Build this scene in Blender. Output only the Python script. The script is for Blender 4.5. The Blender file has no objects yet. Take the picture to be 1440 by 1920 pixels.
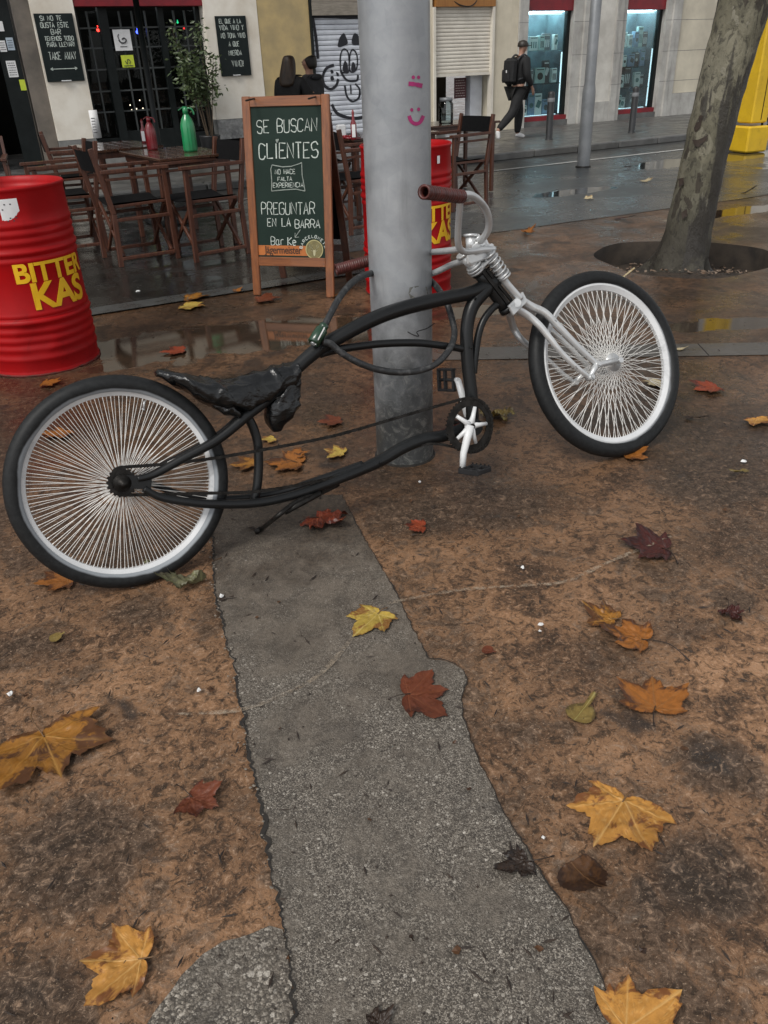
import bpy, math, random
from math import sin, cos, pi, radians as R, sqrt, atan2
from mathutils import Vector as V, Matrix, noise
random.seed(7)
sc = bpy.context.scene
C = sc.collection

# ------------------------------------------------------------------ camera
CAM_H, PITCH, ROLL, FPX = 1.55, R(29.3), R(2.35), 1500.0
fw = V((0, cos(PITCH), -sin(PITCH)))
r0 = V((1, 0, 0)); u0 = r0.cross(fw)
rt = r0 * cos(ROLL) - u0 * sin(ROLL)
up = r0 * sin(ROLL) + u0 * cos(ROLL)
cd = bpy.data.cameras.new('camera'); cam = bpy.data.objects.new('camera', cd); C.objects.link(cam)
cam.matrix_world = Matrix(((rt.x, up.x, -fw.x, 0), (rt.y, up.y, -fw.y, 0), (rt.z, up.z, -fw.z, CAM_H), (0, 0, 0, 1)))
cd.sensor_fit = 'VERTICAL'; cd.sensor_height = 36.0; cd.lens = 36.0 * FPX / 1920.0
cd.clip_end = 500; cd.clip_start = 0.05
sc.camera = cam
sc.render.resolution_x, sc.render.resolution_y = 768, 1024

# ------------------------------------------------------------------ light
SUN_EL, SUN_AZ = R(52), R(215)
w = bpy.data.worlds.new('World'); sc.world = w; w.use_nodes = True
nt = w.node_tree; bg = nt.nodes['Background']
sky = nt.nodes.new('ShaderNodeTexSky'); sky.sky_type = 'NISHITA'; sky.sun_disc = False
sky.sun_elevation = SUN_EL; sky.sun_rotation = SUN_AZ
hs = nt.nodes.new('ShaderNodeHueSaturation'); hs.inputs['Saturation'].default_value = 0.13
nt.links.new(sky.outputs[0], hs.inputs['Color']); nt.links.new(hs.outputs[0], bg.inputs[0])
bg.inputs[1].default_value = 0.115
sd = bpy.data.lights.new('sun', 'SUN'); sd.energy = 1.5; sd.angle = R(20); sd.color = (1, .96, .9)
so = bpy.data.objects.new('sun', sd); C.objects.link(so)
sdir = V((sin(SUN_AZ) * cos(SUN_EL), cos(SUN_AZ) * cos(SUN_EL), sin(SUN_EL)))
so.rotation_euler = sdir.to_track_quat('Z', 'Y').to_euler(); so.location = sdir * 30
sc.view_settings.view_transform = 'Standard'; sc.view_settings.look = 'None'
sc.view_settings.exposure = 0.62; sc.view_settings.gamma = 1
sc.cycles.max_bounces = 8; sc.cycles.transparent_max_bounces = 16

# ------------------------------------------------------------------ survey helpers: photo pixel -> point in the place
CP = V((0, 0, CAM_H))
def ray(x, y): return fw + rt * ((x - 720) / FPX) - up * ((y - 960) / FPX)
def g(x, y, z=0.0):
    d = ray(x, y); return CP + d * ((z - CAM_H) / d.z)
def onp(x, y, P, n):
    d = ray(x, y); return CP + d * ((P - CP).dot(n) / d.dot(n))
TH = R(28.5); FS = V((cos(TH), sin(TH), 0)); FN = V((-FS.y, FS.x, 0)); FO = V((3.57, 20.4, 0))
def fp(s, z, d=0.0):            # facade point: s along the street, z up, d out of the wall towards the street
    return FO + FS * s - FN * d + V((0, 0, z))
def fa(x, y, d=0.0):
    p = onp(x, y, FO - FN * d, FN); return ((p - FO).dot(FS), p.z)

# ------------------------------------------------------------------ objects
def tag(o, label=None, cat=None, group=None, kind=None):
    if label: o['label'] = label
    if cat: o['category'] = cat
    if group: o['group'] = group
    if kind: o['kind'] = kind
    return o
def empty(name, loc, label, cat, group=None, rz=0):
    o = bpy.data.objects.new(name, None); C.objects.link(o); o.location = loc; o.rotation_euler = (0, 0, rz)
    o.empty_display_size = .1
    return tag(o, label, cat, group)
def copy_tree(o, parent=None):
    c = o.copy(); C.objects.link(c); c.parent = parent
    for ch in list(o.children): copy_tree(ch, c)
    return c

class MB:
    def __init__(s): s.v = []; s.f = []; s.sm = []; s.attr = None
    def add(s, vs, fs, smooth=False):
        k = len(s.v); s.v += [V(p) for p in vs]
        for f in fs: s.f.append([i + k for i in f]); s.sm.append(smooth)
        return s
    def box(s, c, d, rz=0, M=None, bev=0.0):
        hx, hy, hz = d[0] / 2, d[1] / 2, d[2] / 2
        b = min(bev, hx * .9, hy * .9, hz * .9)
        if b <= 0:
            P = [V((x, y, z)) for z in (-hz, hz) for x, y in ((-hx, -hy), (hx, -hy), (hx, hy), (-hx, hy))]
            F = [(0, 3, 2, 1), (4, 5, 6, 7), (0, 1, 5, 4), (1, 2, 6, 5), (2, 3, 7, 6), (3, 0, 4, 7)]
        else:
            P = []; F = []
            for z, k in ((-hz, b), (-hz + b, 0), (hz - b, 0), (hz, b)):
                for sx, sy in ((-1, -1), (1, -1), (1, 1), (-1, 1)):
                    if sx * sy > 0: P += [V((sx * (hx - k - (b if k == 0 else 0) * 0), sy * (hy - k - b), z)), V((sx * (hx - k - b), sy * (hy - k), z))] if False else [V((sx * (hx - k), sy * (hy - b - k), z)), V((sx * (hx - b - k), sy * (hy - k), z))]
                    else: P += [V((sx * (hx - b - k), sy * (hy - k), z)), V((sx * (hx - k), sy * (hy - b - k), z))]
            for l in range(3):
                for i in range(8):
                    j = (i + 1) % 8; F.append((l * 8 + i, l * 8 + j, l * 8 + 8 + j, l * 8 + 8 + i))
            F.append(tuple(range(7, -1, -1))); F.append(tuple(range(24, 32)))
        T = (M or Matrix.Identity(4))
        T = Matrix.Translation(V(c)) @ Matrix.Rotation(rz, 4, 'Z') @ T
        return s.add([T @ p for p in P], F)
    def bar(s, a, b, wd, ht, upv=(0, 0, 1), bev=0.0):      # a beam from a to b
        a, b = V(a), V(b); d = b - a; L = d.length; d.normalize()
        x = d.cross(V(upv))
        if x.length < 1e-4: x = d.cross(V((1, 0, 0)))
        x.normalize(); z = x.cross(d)
        M = Matrix((( d.x, x.x, z.x, 0), (d.y, x.y, z.y, 0), (d.z, x.z, z.z, 0), (0, 0, 0, 1)))
        return s.box((a + b) / 2, (L, wd, ht), 0, M, bev)
    def tube(s, pts, r, n=8, closed=False, cap=True, sx=1.0):
        pts = [V(p) for p in pts]; m = len(pts); rr = r if isinstance(r, (list, tuple)) else [r] * m
        if len(rr) != m: rr = [rr[0] + (rr[-1] - rr[0]) * i / (m - 1) for i in range(m)]
        P = []; F = []; prev = None
        for i, p in enumerate(pts):
            if closed: d = pts[(i + 1) % m] - pts[i - 1]
            else: d = pts[min(i + 1, m - 1)] - pts[max(i - 1, 0)]
            d.normalize()
            if prev is None:
                x = d.orthogonal().normalized()
            else:
                x = prev - d * prev.dot(d); x.normalize()
            prev = x; y = d.cross(x)
            for k in range(n):
                a = 2 * pi * k / n; P.append(p + (x * cos(a) * sx + y * sin(a)) * rr[i])
        e = m if closed else m - 1
        for i in range(e):
            for k in range(n):
                a0 = i * n + k; a1 = i * n + (k + 1) % n; b0 = ((i + 1) % m) * n + k; b1 = ((i + 1) % m) * n + (k + 1) % n
                F.append((a0, a1, b1, b0))
        s.add(P, F, True)
        if cap and not closed:
            k = len(s.v) - len(P)
            s.f.append([k + i for i in range(n - 1, -1, -1)]); s.sm.append(False)
            s.f.append([k + (m - 1) * n + i for i in range(n)]); s.sm.append(False)
        return s
    def lathe(s, prof, n=32, M=None, smooth=True, arc=2 * pi):
        M = M or Matrix.Identity(4); P = []; F = []
        full = abs(arc - 2 * pi) < 1e-6; cols = n if full else n + 1
        for (r, z) in prof:
            for k in range(cols):
                a = arc * k / n; P.append(M @ V((r * cos(a), r * sin(a), z)))
        for i in range(len(prof) - 1):
            for k in range(n):
                k1 = (k + 1) % cols
                F.append((i * cols + k, i * cols + k1, (i + 1) * cols + k1, (i + 1) * cols + k))
        return s.add(P, F, smooth)
    def prism(s, poly, z0, z1, M=None):
        M = M or Matrix.Identity(4); n = len(poly)
        P = [M @ V((p[0], p[1], z0)) for p in poly] + [M @ V((p[0], p[1], z1)) for p in poly]
        F = [tuple(range(n - 1, -1, -1)), tuple(range(n, 2 * n))] + [(i, (i + 1) % n, n + (i + 1) % n, n + i) for i in range(n)]
        return s.add(P, F)
    def build(s, name, m, parent=None, local=False, attr=None, smooth_angle=None):
        P = s.v
        if parent is not None and not local:
            inv = (Matrix.Translation(parent.location) @ parent.rotation_euler.to_matrix().to_4x4()).inverted() if parent.parent is None else None
            if inv is None:
                pp = parent.parent
                if parent.type == 'MESH' or parent.type == 'EMPTY':
                    inv = (Matrix.Translation(pp.location) @ pp.rotation_euler.to_matrix().to_4x4() @ Matrix.Translation(parent.location) @ parent.rotation_euler.to_matrix().to_4x4()).inverted()
            P = [inv @ p for p in s.v]
        me = bpy.data.meshes.new(name); me.from_pydata([tuple(p) for p in P], [], s.f); me.update()
        for i, p in enumerate(me.polygons): p.use_smooth = s.sm[i]
        if attr:
            for an, vals in attr.items():
                a = me.attributes.new(an, 'FLOAT', 'POINT'); a.data.foreach_set('value', vals)
        if m is not None: me.materials.append(m)
        o = bpy.data.objects.new(name, me); C.objects.link(o)
        if parent is not None: o.parent = parent
        return o

def cat(pts, n=8, closed=False):          # Catmull-Rom through points (any dimension of Vector)
    pts = [V(p) for p in pts]; m = len(pts); out = []
    rng = range(m if closed else m - 1)
    for i in rng:
        if closed: p0, p1, p2, p3 = pts[i - 1], pts[i], pts[(i + 1) % m], pts[(i + 2) % m]
        else: p0, p1, p2, p3 = pts[max(i - 1, 0)], pts[i], pts[i + 1], pts[min(i + 2, m - 1)]
        for k in range(n):
            t = k / n
            out.append(.5 * ((2 * p1) + (p2 - p0) * t + (2 * p0 - 5 * p1 + 4 * p2 - p3) * t * t + (3 * p1 - p0 - 3 * p2 + p3) * t ** 3))
    if not closed: out.append(pts[-1])
    return out
def lerps(vals, n):                        # radii to go with cat(): linear between knots
    out = []
    for i in range(len(vals) - 1):
        for k in range(n): out.append(vals[i] + (vals[i + 1] - vals[i]) * k / n)
    return out + [vals[-1]]

# ------------------------------------------------------------------ materials
def newmat(name):
    m = bpy.data.materials.new(name); m.use_nodes = True; nt = m.node_tree
    return m, nt, nt.nodes['Principled BSDF'], nt.nodes, nt.links
def c4(c): return (c[0], c[1], c[2], 1)
class NT:                                    # little node writer
    def __init__(s, nt): s.nt = nt
    def n(s, t, **kw):
        x = s.nt.nodes.new(t)
        for k, v in kw.items(): setattr(x, k, v)
        return x
    def l(s, a, b): s.nt.links.new(a, b)
    def coord(s, which='Object', scale=None):
        c = s.n('ShaderNodeTexCoord').outputs[which]
        if scale:
            mp = s.n('ShaderNodeMapping'); mp.inputs['Scale'].default_value = scale; s.l(c, mp.inputs[0]); c = mp.outputs[0]
        return c
    def noise(s, co, sc_, det=4, rough=.55, dist=0):
        x = s.n('ShaderNodeTexNoise'); x.inputs['Scale'].default_value = sc_; x.inputs['Detail'].default_value = det
        x.inputs['Roughness'].default_value = rough; x.inputs['Distortion'].default_value = dist
        if co is not None: s.l(co, x.inputs['Vector'])
        return x.outputs[0]
    def vor(s, co, sc_, feat='F1', out='Distance', rnd=1):
        x = s.n('ShaderNodeTexVoronoi', feature=feat); x.inputs['Scale'].default_value = sc_; x.inputs['Randomness'].default_value = rnd
        if co is not None: s.l(co, x.inputs['Vector'])
        return x.outputs[out]
    def ramp(s, f, *stops):
        x = s.n('ShaderNodeValToRGB'); e = x.color_ramp.elements
        while len(e) < len(stops): e.new(.5)
        for i, (p, c) in enumerate(stops):
            e[i].position = p; e[i].color = c4(c) if isinstance(c, tuple) else (c, c, c, 1)
        s.l(f, x.inputs[0]); return x.outputs[0]
    def mix(s, f, a, b, bt='MIX'):
        x = s.n('ShaderNodeMix', data_type='RGBA', blend_type=bt)
        for ii, v in ((0, f), (6, a), (7, b)):
            sock = x.inputs[ii]
            if isinstance(v, (int, float)): sock.default_value = v if ii == 0 else (v, v, v, 1)
            elif isinstance(v, tuple): sock.default_value = c4(v)
            else: s.l(v, sock)
        return x.outputs[2]
    def math(s, op, a, b=0.0, clamp=False):
        x = s.n('ShaderNodeMath', operation=op, use_clamp=clamp)
        for sock, v in ((x.inputs[0], a), (x.inputs[1], b)):
            if isinstance(v, (int, float)): sock.default_value = v
            else: s.l(v, sock)
        return x.outputs[0]
    def rng(s, f, a, b, c=0.0, d=1.0):
        x = s.n('ShaderNodeMapRange', interpolation_type='SMOOTHSTEP'); s.l(f, x.inputs[0])
        for i, v in enumerate((a, b, c, d)): x.inputs[i + 1].default_value = v
        return x.outputs[0]
    def bump(s, h, strength, dist, bs, normal=None):
        x = s.n('ShaderNodeBump'); x.inputs['Strength'].default_value = strength; x.inputs['Distance'].default_value = dist
        s.l(h, x.inputs['Height'])
        if normal is not None: s.l(normal, x.inputs['Normal'])
        if bs is not None: s.l(x.outputs[0], bs.inputs['Normal'])
        return x.outputs[0]
def pm(name, c1, c2=None, scale=8, rough=.6, r2=None, bump=0.0, bscale=None, metal=0, coat=0, stretch=None, lo=.35, hi=.65, spec=None, bdist=.004):
    m, nt, b, _, _ = newmat(name); N = NT(nt)
    co = N.coord('Object', stretch)
    b.inputs['Metallic'].default_value = metal; b.inputs['Roughness'].default_value = rough
    if coat: b.inputs['Coat Weight'].default_value = coat; b.inputs['Coat Roughness'].default_value = .1
    if spec is not None: b.inputs['Specular IOR Level'].default_value = spec
    nz = N.noise(co, scale, 6, .6)
    N.l(N.ramp(nz, (lo, c1), (hi, c2 or tuple(x * .75 for x in c1))), b.inputs['Base Color'])
    if r2 is not None: N.l(N.rng(nz, lo, hi, rough, r2), b.inputs['Roughness'])
    if bump: N.bump(N.noise(co, bscale or scale * 6, 5, .6), bump, bdist, b)
    return m
def wood(name, c1, c2, axis=2, rough=.5, coat=0):
    st = [14, 14, 14]; st[axis] = 1.2
    m, nt, b, _, _ = newmat(name); N = NT(nt); co = N.coord('Object', tuple(st))
    nz = N.noise(co, 3.0, 6, .65, .6)
    N.l(N.ramp(nz, (.3, c1), (.7, c2)), b.inputs['Base Color']); b.inputs['Roughness'].default_value = rough
    if coat: b.inputs['Coat Weight'].default_value = coat
    N.bump(nz, .25, .002, b); return m
def emit(name, c, s):
    m, nt, b, _, _ = newmat(name); b.inputs['Base Color'].default_value = c4(c)
    b.inputs['Emission Color'].default_value = c4(c); b.inputs['Emission Strength'].default_value = s; return m

# plaza: orange-brown compacted paving, dark damp stains, wetter and painted dimmer towards the road, standing rain in the dips
def ell(N, co, cx, cy, ax, ay, ang=0.0):       # 1 at the centre of an ellipse on the ground, 0 at its rim and beyond
    mp = N.n('ShaderNodeMapping', vector_type='TEXTURE'); mp.inputs['Location'].default_value = (cx, cy, 0); mp.inputs['Rotation'].default_value = (0, 0, ang); mp.inputs['Scale'].default_value = (ax, ay, 1)
    N.l(co, mp.inputs[0]); le = N.n('ShaderNodeVectorMath', operation='LENGTH'); N.l(mp.outputs[0], le.inputs[0]); return N.math('SUBTRACT', 1.0, le.outputs['Value'], True)
def pools(N, co, spots, seed=0.0, amt=1.75):
    acc = None
    for s_ in spots:
        e_ = ell(N, co, *s_); acc = e_ if acc is None else N.math('MAXIMUM', acc, e_)
    nz = N.noise(co, 2.6, 7, .62, .5)
    return N.math('MULTIPLY', N.rng(N.math('ADD', acc, N.math('MULTIPLY', N.math('SUBTRACT', nz, .5), amt)), .12, .24), N.rng(acc, .0, .12))
PLAZA_POOLS = [(-1.15, 5.15, 1.15, .50, .30), (-.35, 5.3, .8, .40, .1), (2.2, 5.05, .5, .16, .05), (.55, 5.6, .5, .22, .2), (3.9, 9.1, 1.0, .22, .4)]
STAINS = [(890, 960, .55, .22, .22), (1330, 900, .35, .25, .22), (1330, 1640, .13, .13, .40), (1345, 1430, .14, .13, .34), (140, 1600, .22, .20, .24), (40, 1210, .22, .14, .22), (560, 1180, .2, .2, .1), (1270, 1190, .20, .12, .16), (1120, 1230, .25, .16, .14), (60, 1880, .16, .14, .22), (1380, 1130, .1, .1, .2), (270, 1150, .28, .10, .14), (1215, 1700, .03, .09, .40), (1300, 1880, .14, .1, .2), (980, 1370, .2, .1, .12)]
def plaza_mat():
    m, nt, b, _, _ = newmat('plaza_ground'); N = NT(nt); co = N.coord('Object')
    big = N.noise(co, .95, 6, .62, .35); mid = N.noise(co, 3.4, 7, .66, .7); med = N.noise(co, 13, 8, .74, .9); fine = N.noise(co, 34, 8, .78, 1.0)
    grit = N.noise(co, 130, 5, .8, .5)
    mm = N.math('ADD', N.math('ADD', N.math('MULTIPLY', mid, .42), N.math('MULTIPLY', med, .30)), N.math('MULTIPLY', fine, .28))
    col = N.ramp(mm, (.40, (.046, .028, .018)), (.455, (.105, .060, .035)), (.515, (.255, .140, .074)), (.59, (.43, .25, .142)))
    # dark mould and damp stains, feathery edges
    k = N.math('ADD', N.math('ADD', big, N.math('MULTIPLY', N.math('SUBTRACT', med, .5), .75)), N.math('ADD', N.math('MULTIPLY', N.math('SUBTRACT', mid, .5), .60), N.math('MULTIPLY', N.math('SUBTRACT', fine, .5), .45)))
    for (px_, py_, ax_, ay_, w_) in STAINS:
        q_ = g(px_, py_); k = N.math('ADD', k, N.math('MULTIPLY', ell(N, co, q_.x, q_.y, ax_, ay_), w_))
    dk = N.rng(k, .455, .60)
    dark = N.mix(N.rng(fine, .40, .60), (.008, .0068, .006), (.070, .054, .042))
    col = N.mix(N.math('MULTIPLY', dk, .80), col, dark)
    bk = N.rng(N.math('ADD', N.noise(co, 2.1, 4, .6, .4), N.math('MULTIPLY', N.math('SUBTRACT', fine, .5), .30)), .615, .68)
    col = N.mix(N.math('MULTIPLY', bk, .80), col, (.026, .024, .023))
    # short dark fibres and pores
    fb = N.noise(N.coord('Object', (1, .38, 1)), 95, 4, .7, 2.2)
    col = N.mix(N.rng(fine, .49, .40, 0, .80), col, (.036, .024, .016)); col = N.mix(N.rng(fine, .55, .66, 0, .55), col, (.44, .29, .19))
    col = N.mix(N.rng(fb, .57, .66, 0, .45), col, (.034, .024, .017))
    col = N.mix(N.rng(grit, .56, .68, 0, .65), col, (.50, .36, .25))
    col = N.mix(N.rng(grit, .44, .34, 0, .60), col, (.022, .016, .012))
    col = N.mix(N.rng(N.noise(co, 2.9, 7, .72, 1.2), .63, .76, 0, .40), col, (.34, .30, .25))
    sx = N.n('ShaderNodeSeparateXYZ'); N.l(co, sx.inputs[0])
    wet = N.rng(N.math('ADD', sx.outputs[1], N.math('MULTIPLY', N.math('SUBTRACT', mm, .5), 5.0)), 1.9, 3.9)
    col = N.mix(N.math('MULTIPLY', wet, .72), col, N.mix(1, col, (.22, .185, .155), 'MULTIPLY'))  # wetness tint, deepened as a vignette painted over the middle ground
    pool = pools(N, co, PLAZA_POOLS)
    col = N.mix(N.math('MULTIPLY', pool, .7), col, (.030, .022, .015))
    N.l(col, b.inputs['Base Color'])
    ro = N.rng(mm, .38, .62, .52, .36); wr = N.rng(N.math('ADD', N.noise(co, 1.9, 6, .62, .3), N.math('MULTIPLY', mm, .25)), .52, .78, .44, .20)
    def fm(f, a, b_):
        x = N.n('ShaderNodeMix'); N.l(f, x.inputs[0])
        for i, v in ((2, a), (3, b_)):
            if isinstance(v, float): x.inputs[i].default_value = v
            else: N.l(v, x.inputs[i])
        return x.outputs[0]
    N.l(fm(pool, fm(wet, ro, wr), .012), b.inputs['Roughness']); N.l(fm(pool, N.rng(wet, 0, 1, 1.28, 1.42), 1.95), b.inputs['IOR'])
    h = N.math('ADD', N.math('MULTIPLY', fine, .7), N.math('MULTIPLY', grit, .45))
    bs = N.n('ShaderNodeBump'); bs.inputs['Distance'].default_value = .009; N.l(h, bs.inputs['Height'])
    N.l(fm(pool, N.rng(wet, 0, 1, .62, .16), .012), bs.inputs['Strength']); N.l(bs.outputs[0], b.inputs['Normal'])
    return m
def aggregate_mat(name, size=330, pebble=120, fade=True, pick=(.80, .86)):
    m, nt, b, _, _ = newmat(name); N = NT(nt); co = N.coord('Object')
    warp = N.n('ShaderNodeTexNoise'); warp.inputs['Scale'].default_value = 210; warp.inputs['Detail'].default_value = 3; N.l(co, warp.inputs['Vector'])
    wv = N.n('ShaderNodeVectorMath', operation='MULTIPLY_ADD'); N.l(warp.outputs['Color'], wv.inputs[0]); wv.inputs[1].default_value = (.009, .009, .009); N.l(co, wv.inputs[2])
    def cells(s_):
        v = N.n('ShaderNodeTexVoronoi'); v.inputs['Scale'].default_value = s_; N.l(wv.outputs[0], v.inputs['Vector']); r_ = N.n('ShaderNodeSeparateColor'); N.l(v.outputs['Color'], r_.inputs[0]); return v.outputs['Distance'], r_.outputs
    d1, c1 = cells(size); d2, c2 = cells(pebble)
    film = N.noise(co, 2.6, 8, .70, .5); med = N.noise(co, 11, 7, .72, .6); fine = N.noise(co, 75, 6, .78)
    cs = N.ramp(c1[0], (.08, (.075, .063, .051)), (.38, (.150, .130, .106)), (.70, (.245, .216, .178)), (.97, (.40, .36, .305)))
    cs = N.mix(N.rng(d1, .45, .70, 0, .85), cs, (.052, .045, .038))
    pk = N.math('MULTIPLY', N.rng(c2[0], *pick), N.rng(d2, .46, .34)); cs = N.mix(pk, cs, N.ramp(c2[1], (.2, (.10, .088, .072)), (.55, (.30, .27, .23)), (.95, (.50, .46, .40))))
    cs = N.mix(N.rng(fine, .52, .38, 0, .6), cs, (.035, .030, .025))
    soft = N.mix(N.rng(med, .35, .65), (.085, .071, .057), (.19, .163, .132)); soft = N.mix(N.rng(fine, .42, .6, .5, 0), soft, (.05, .043, .035))
    cs = N.mix(N.rng(N.math('ADD', film, N.math('MULTIPLY', N.math('SUBTRACT', med, .5), .5)), .44, .62, 0, .78), cs, soft)
    cs = N.mix(N.rng(N.noise(co, 4.3, 5, .6), .58, .70, 0, .5), cs, (.045, .040, .036))
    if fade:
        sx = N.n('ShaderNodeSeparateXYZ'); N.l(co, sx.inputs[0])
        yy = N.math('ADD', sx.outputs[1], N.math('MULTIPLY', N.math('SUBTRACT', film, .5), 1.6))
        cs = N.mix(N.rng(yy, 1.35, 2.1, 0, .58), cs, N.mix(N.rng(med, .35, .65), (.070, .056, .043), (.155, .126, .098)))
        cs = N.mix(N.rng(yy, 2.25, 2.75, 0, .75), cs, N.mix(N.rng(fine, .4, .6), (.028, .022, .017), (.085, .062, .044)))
    N.l(cs, b.inputs['Base Color']); N.l(N.rng(film, .4, .65, .66, .46), b.inputs['Roughness']); b.inputs['Specular IOR Level'].default_value = .3
    N.bump(N.math('ADD', N.math('MULTIPLY', d1, -.6), N.math('MULTIPLY', fine, .7)), .7, .006, b)
    return m
def asphalt_mat(name, c1, c2, r1, r2, bump=.25, spots=None):
    m, nt, b, _, _ = newmat(name); N = NT(nt); co = N.coord('Object')
    big = N.noise(co, .55, 6, .6, .3); mid = N.noise(co, 3.5, 6, .65, .5); fine = N.noise(co, 90, 5, .7)
    col = N.ramp(big, (.35, c1), (.65, c2)); col = N.mix(N.rng(mid, .52, .66, 0, .5), col, tuple(x * .45 for x in c1)); col = N.mix(N.rng(fine, .35, .65, .55, 0), col, (.012, .012, .012))
    ro = N.rng(N.math('ADD', N.math('MULTIPLY', big, .6), N.math('MULTIPLY', mid, .4)), .40, .58, r1, r2); st = bump
    bs = N.n('ShaderNodeBump'); bs.inputs['Distance'].default_value = .004; N.l(N.math('ADD', fine, N.math('MULTIPLY', mid, .6)), bs.inputs['Height']); N.l(bs.outputs[0], b.inputs['Normal']); bs.inputs['Strength'].default_value = bump
    if spots:
        pool = pools(N, co, spots)
        col = N.mix(N.math('MULTIPLY', pool, .6), col, (.014, .014, .014))
        x = N.n('ShaderNodeMix'); N.l(pool, x.inputs[0]); N.l(ro, x.inputs[2]); x.inputs[3].default_value = .02; ro = x.outputs[0]
        N.l(N.rng(pool, 0, 1, bump, .02), bs.inputs['Strength']); N.l(N.rng(pool, 0, 1, 1.5, 1.8), b.inputs['IOR'])
    N.l(col, b.inputs['Base Color']); N.l(ro, b.inputs['Roughness']); return m
def slab_mat(name, cell, c1, c2, joint, ang, rough=(.35, .2), off=.5, ratio=.5):
    m, nt, b, _, _ = newmat(name); N = NT(nt)
    c = N.n('ShaderNodeTexCoord').outputs['Object']; mp = N.n('ShaderNodeMapping'); mp.inputs['Rotation'].default_value = (0, 0, -ang); N.l(c, mp.inputs[0])
    br = N.n('ShaderNodeTexBrick'); br.offset = off; br.inputs['Scale'].default_value = 1; br.inputs['Brick Width'].default_value = cell; br.inputs['Row Height'].default_value = cell * ratio
    br.inputs['Mortar Size'].default_value = .006; br.inputs['Mortar Smooth'].default_value = .3
    br.inputs['Color1'].default_value = c4(c1); br.inputs['Color2'].default_value = c4(c2); br.inputs['Mortar'].default_value = c4(joint)
    N.l(mp.outputs[0], br.inputs['Vector'])
    nz = N.noise(c, 3, 7, .65); fn = N.noise(c, 60, 5, .7)
    col = N.mix(N.rng(nz, .35, .65, 0, .6), br.outputs['Color'], N.mix(1, br.outputs['Color'], (.5, .48, .45), 'MULTIPLY'))
    col = N.mix(N.rng(fn, .4, .65, .4, 0), col, joint)
    N.l(col, b.inputs['Base Color']); N.l(N.rng(nz, .4, .6, rough[0], rough[1]), b.inputs['Roughness'])
    N.bump(N.math('ADD', N.math('MULTIPLY', br.outputs['Fac'], -1.0), N.math('MULTIPLY', fn, .3)), .35, .004, b); return m
def water_mat():
    m = bpy.data.materials.new('rain_water'); m.use_nodes = True; nt = m.node_tree; N = NT(nt)
    for x in list(nt.nodes): nt.nodes.remove(x)
    out = N.n('ShaderNodeOutputMaterial'); tr = N.n('ShaderNodeBsdfTransparent'); gl = N.n('ShaderNodeBsdfGlossy'); mx = N.n('ShaderNodeMixShader'); fr = N.n('ShaderNodeFresnel')
    fr.inputs[0].default_value = 1.45; gl.inputs['Roughness'].default_value = .015; tr.inputs[0].default_value = (.72, .70, .66, 1); gl.inputs['Color'].default_value = (1, 1, 1, 1)
    co = N.coord('Object'); nb = N.bump(N.noise(co, 5, 3), .05, .004, None); N.l(nb, gl.inputs['Normal'])
    N.l(fr.outputs[0], mx.inputs[0]); N.l(tr.outputs[0], mx.inputs[1]); N.l(gl.outputs[0], mx.inputs[2]); N.l(mx.outputs[0], out.inputs[0]); return m
def glass_mat(name='window_glass', tint=(.8, .85, .85), ior=1.5):
    m = bpy.data.materials.new(name); m.use_nodes = True; nt = m.node_tree; N = NT(nt)
    for x in list(nt.nodes): nt.nodes.remove(x)
    out = N.n('ShaderNodeOutputMaterial'); tr = N.n('ShaderNodeBsdfTransparent'); gl = N.n('ShaderNodeBsdfGlossy'); mx = N.n('ShaderNodeMixShader'); fr = N.n('ShaderNodeFresnel')
    fr.inputs[0].default_value = ior; gl.inputs['Roughness'].default_value = .02; tr.inputs[0].default_value = c4(tint)
    N.l(fr.outputs[0], mx.inputs[0]); N.l(tr.outputs[0], mx.inputs[1]); N.l(gl.outputs[0], mx.inputs[2]); N.l(mx.outputs[0], out.inputs[0]); return m
def paint_metal(name, c1, c2, rough=.35, chips=(.05, .03, .02), chipamt=.66, scale=14, coat=.3):
    m, nt, b, _, _ = newmat(name); N = NT(nt); co = N.coord('Object')
    nz = N.noise(co, scale, 7, .7); lo = N.noise(co, 2.2, 5, .6)
    col = N.ramp(lo, (.35, c1), (.65, c2)); col = N.mix(N.rng(nz, chipamt, chipamt + .03), col, chips); grime = N.noise(co, 5, 8, .75, .8); col = N.mix(N.rng(grime, .52, .74, 0, .45), col, tuple(x * .35 for x in c2))
    N.l(col, b.inputs['Base Color']); b.inputs['Coat Weight'].default_value = coat; b.inputs['Coat Roughness'].default_value = .15
    N.l(N.rng(lo, .3, .7, rough, rough + .15), b.inputs['Roughness']); N.bump(nz, .1, .002, b); return m

M = {}
M['black_paint'] = paint_metal('black_frame_paint', (.006, .0065, .007), (.009, .010, .0105), .34, (.05, .046, .042), .70, 26, .12)
M['white_paint'] = paint_metal('white_sprayed_metal', (.62, .63, .63), (.40, .41, .415), .27, (.05, .045, .04), .66, 34, .2)
M['white_paint'].node_tree.nodes['Principled BSDF'].inputs['Metallic'].default_value = .45
M['spoke'] = pm('pale_spoke_metal', (.80, .79, .76), (.62, .61, .58), 12, .34, metal=.1)
M['dark_metal'] = pm('oily_dark_metal', (.030, .028, .026), (.012, .011, .010), 40, .42, metal=.6, bump=.2)
M['rubber'] = pm('black_rubber', (.010, .010, .011), (.018, .018, .019), 20, .62, bump=.15)
M['rim_white'] = paint_metal('white_rim_paint', (.66, .67, .67), (.50, .51, .52), .35, (.10, .09, .08), .70, 30, .2)
for q_ in ('black_paint', 'rubber', 'dark_metal'): M[q_].node_tree.nodes['Principled BSDF'].inputs['Specular IOR Level'].default_value = .28
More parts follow.
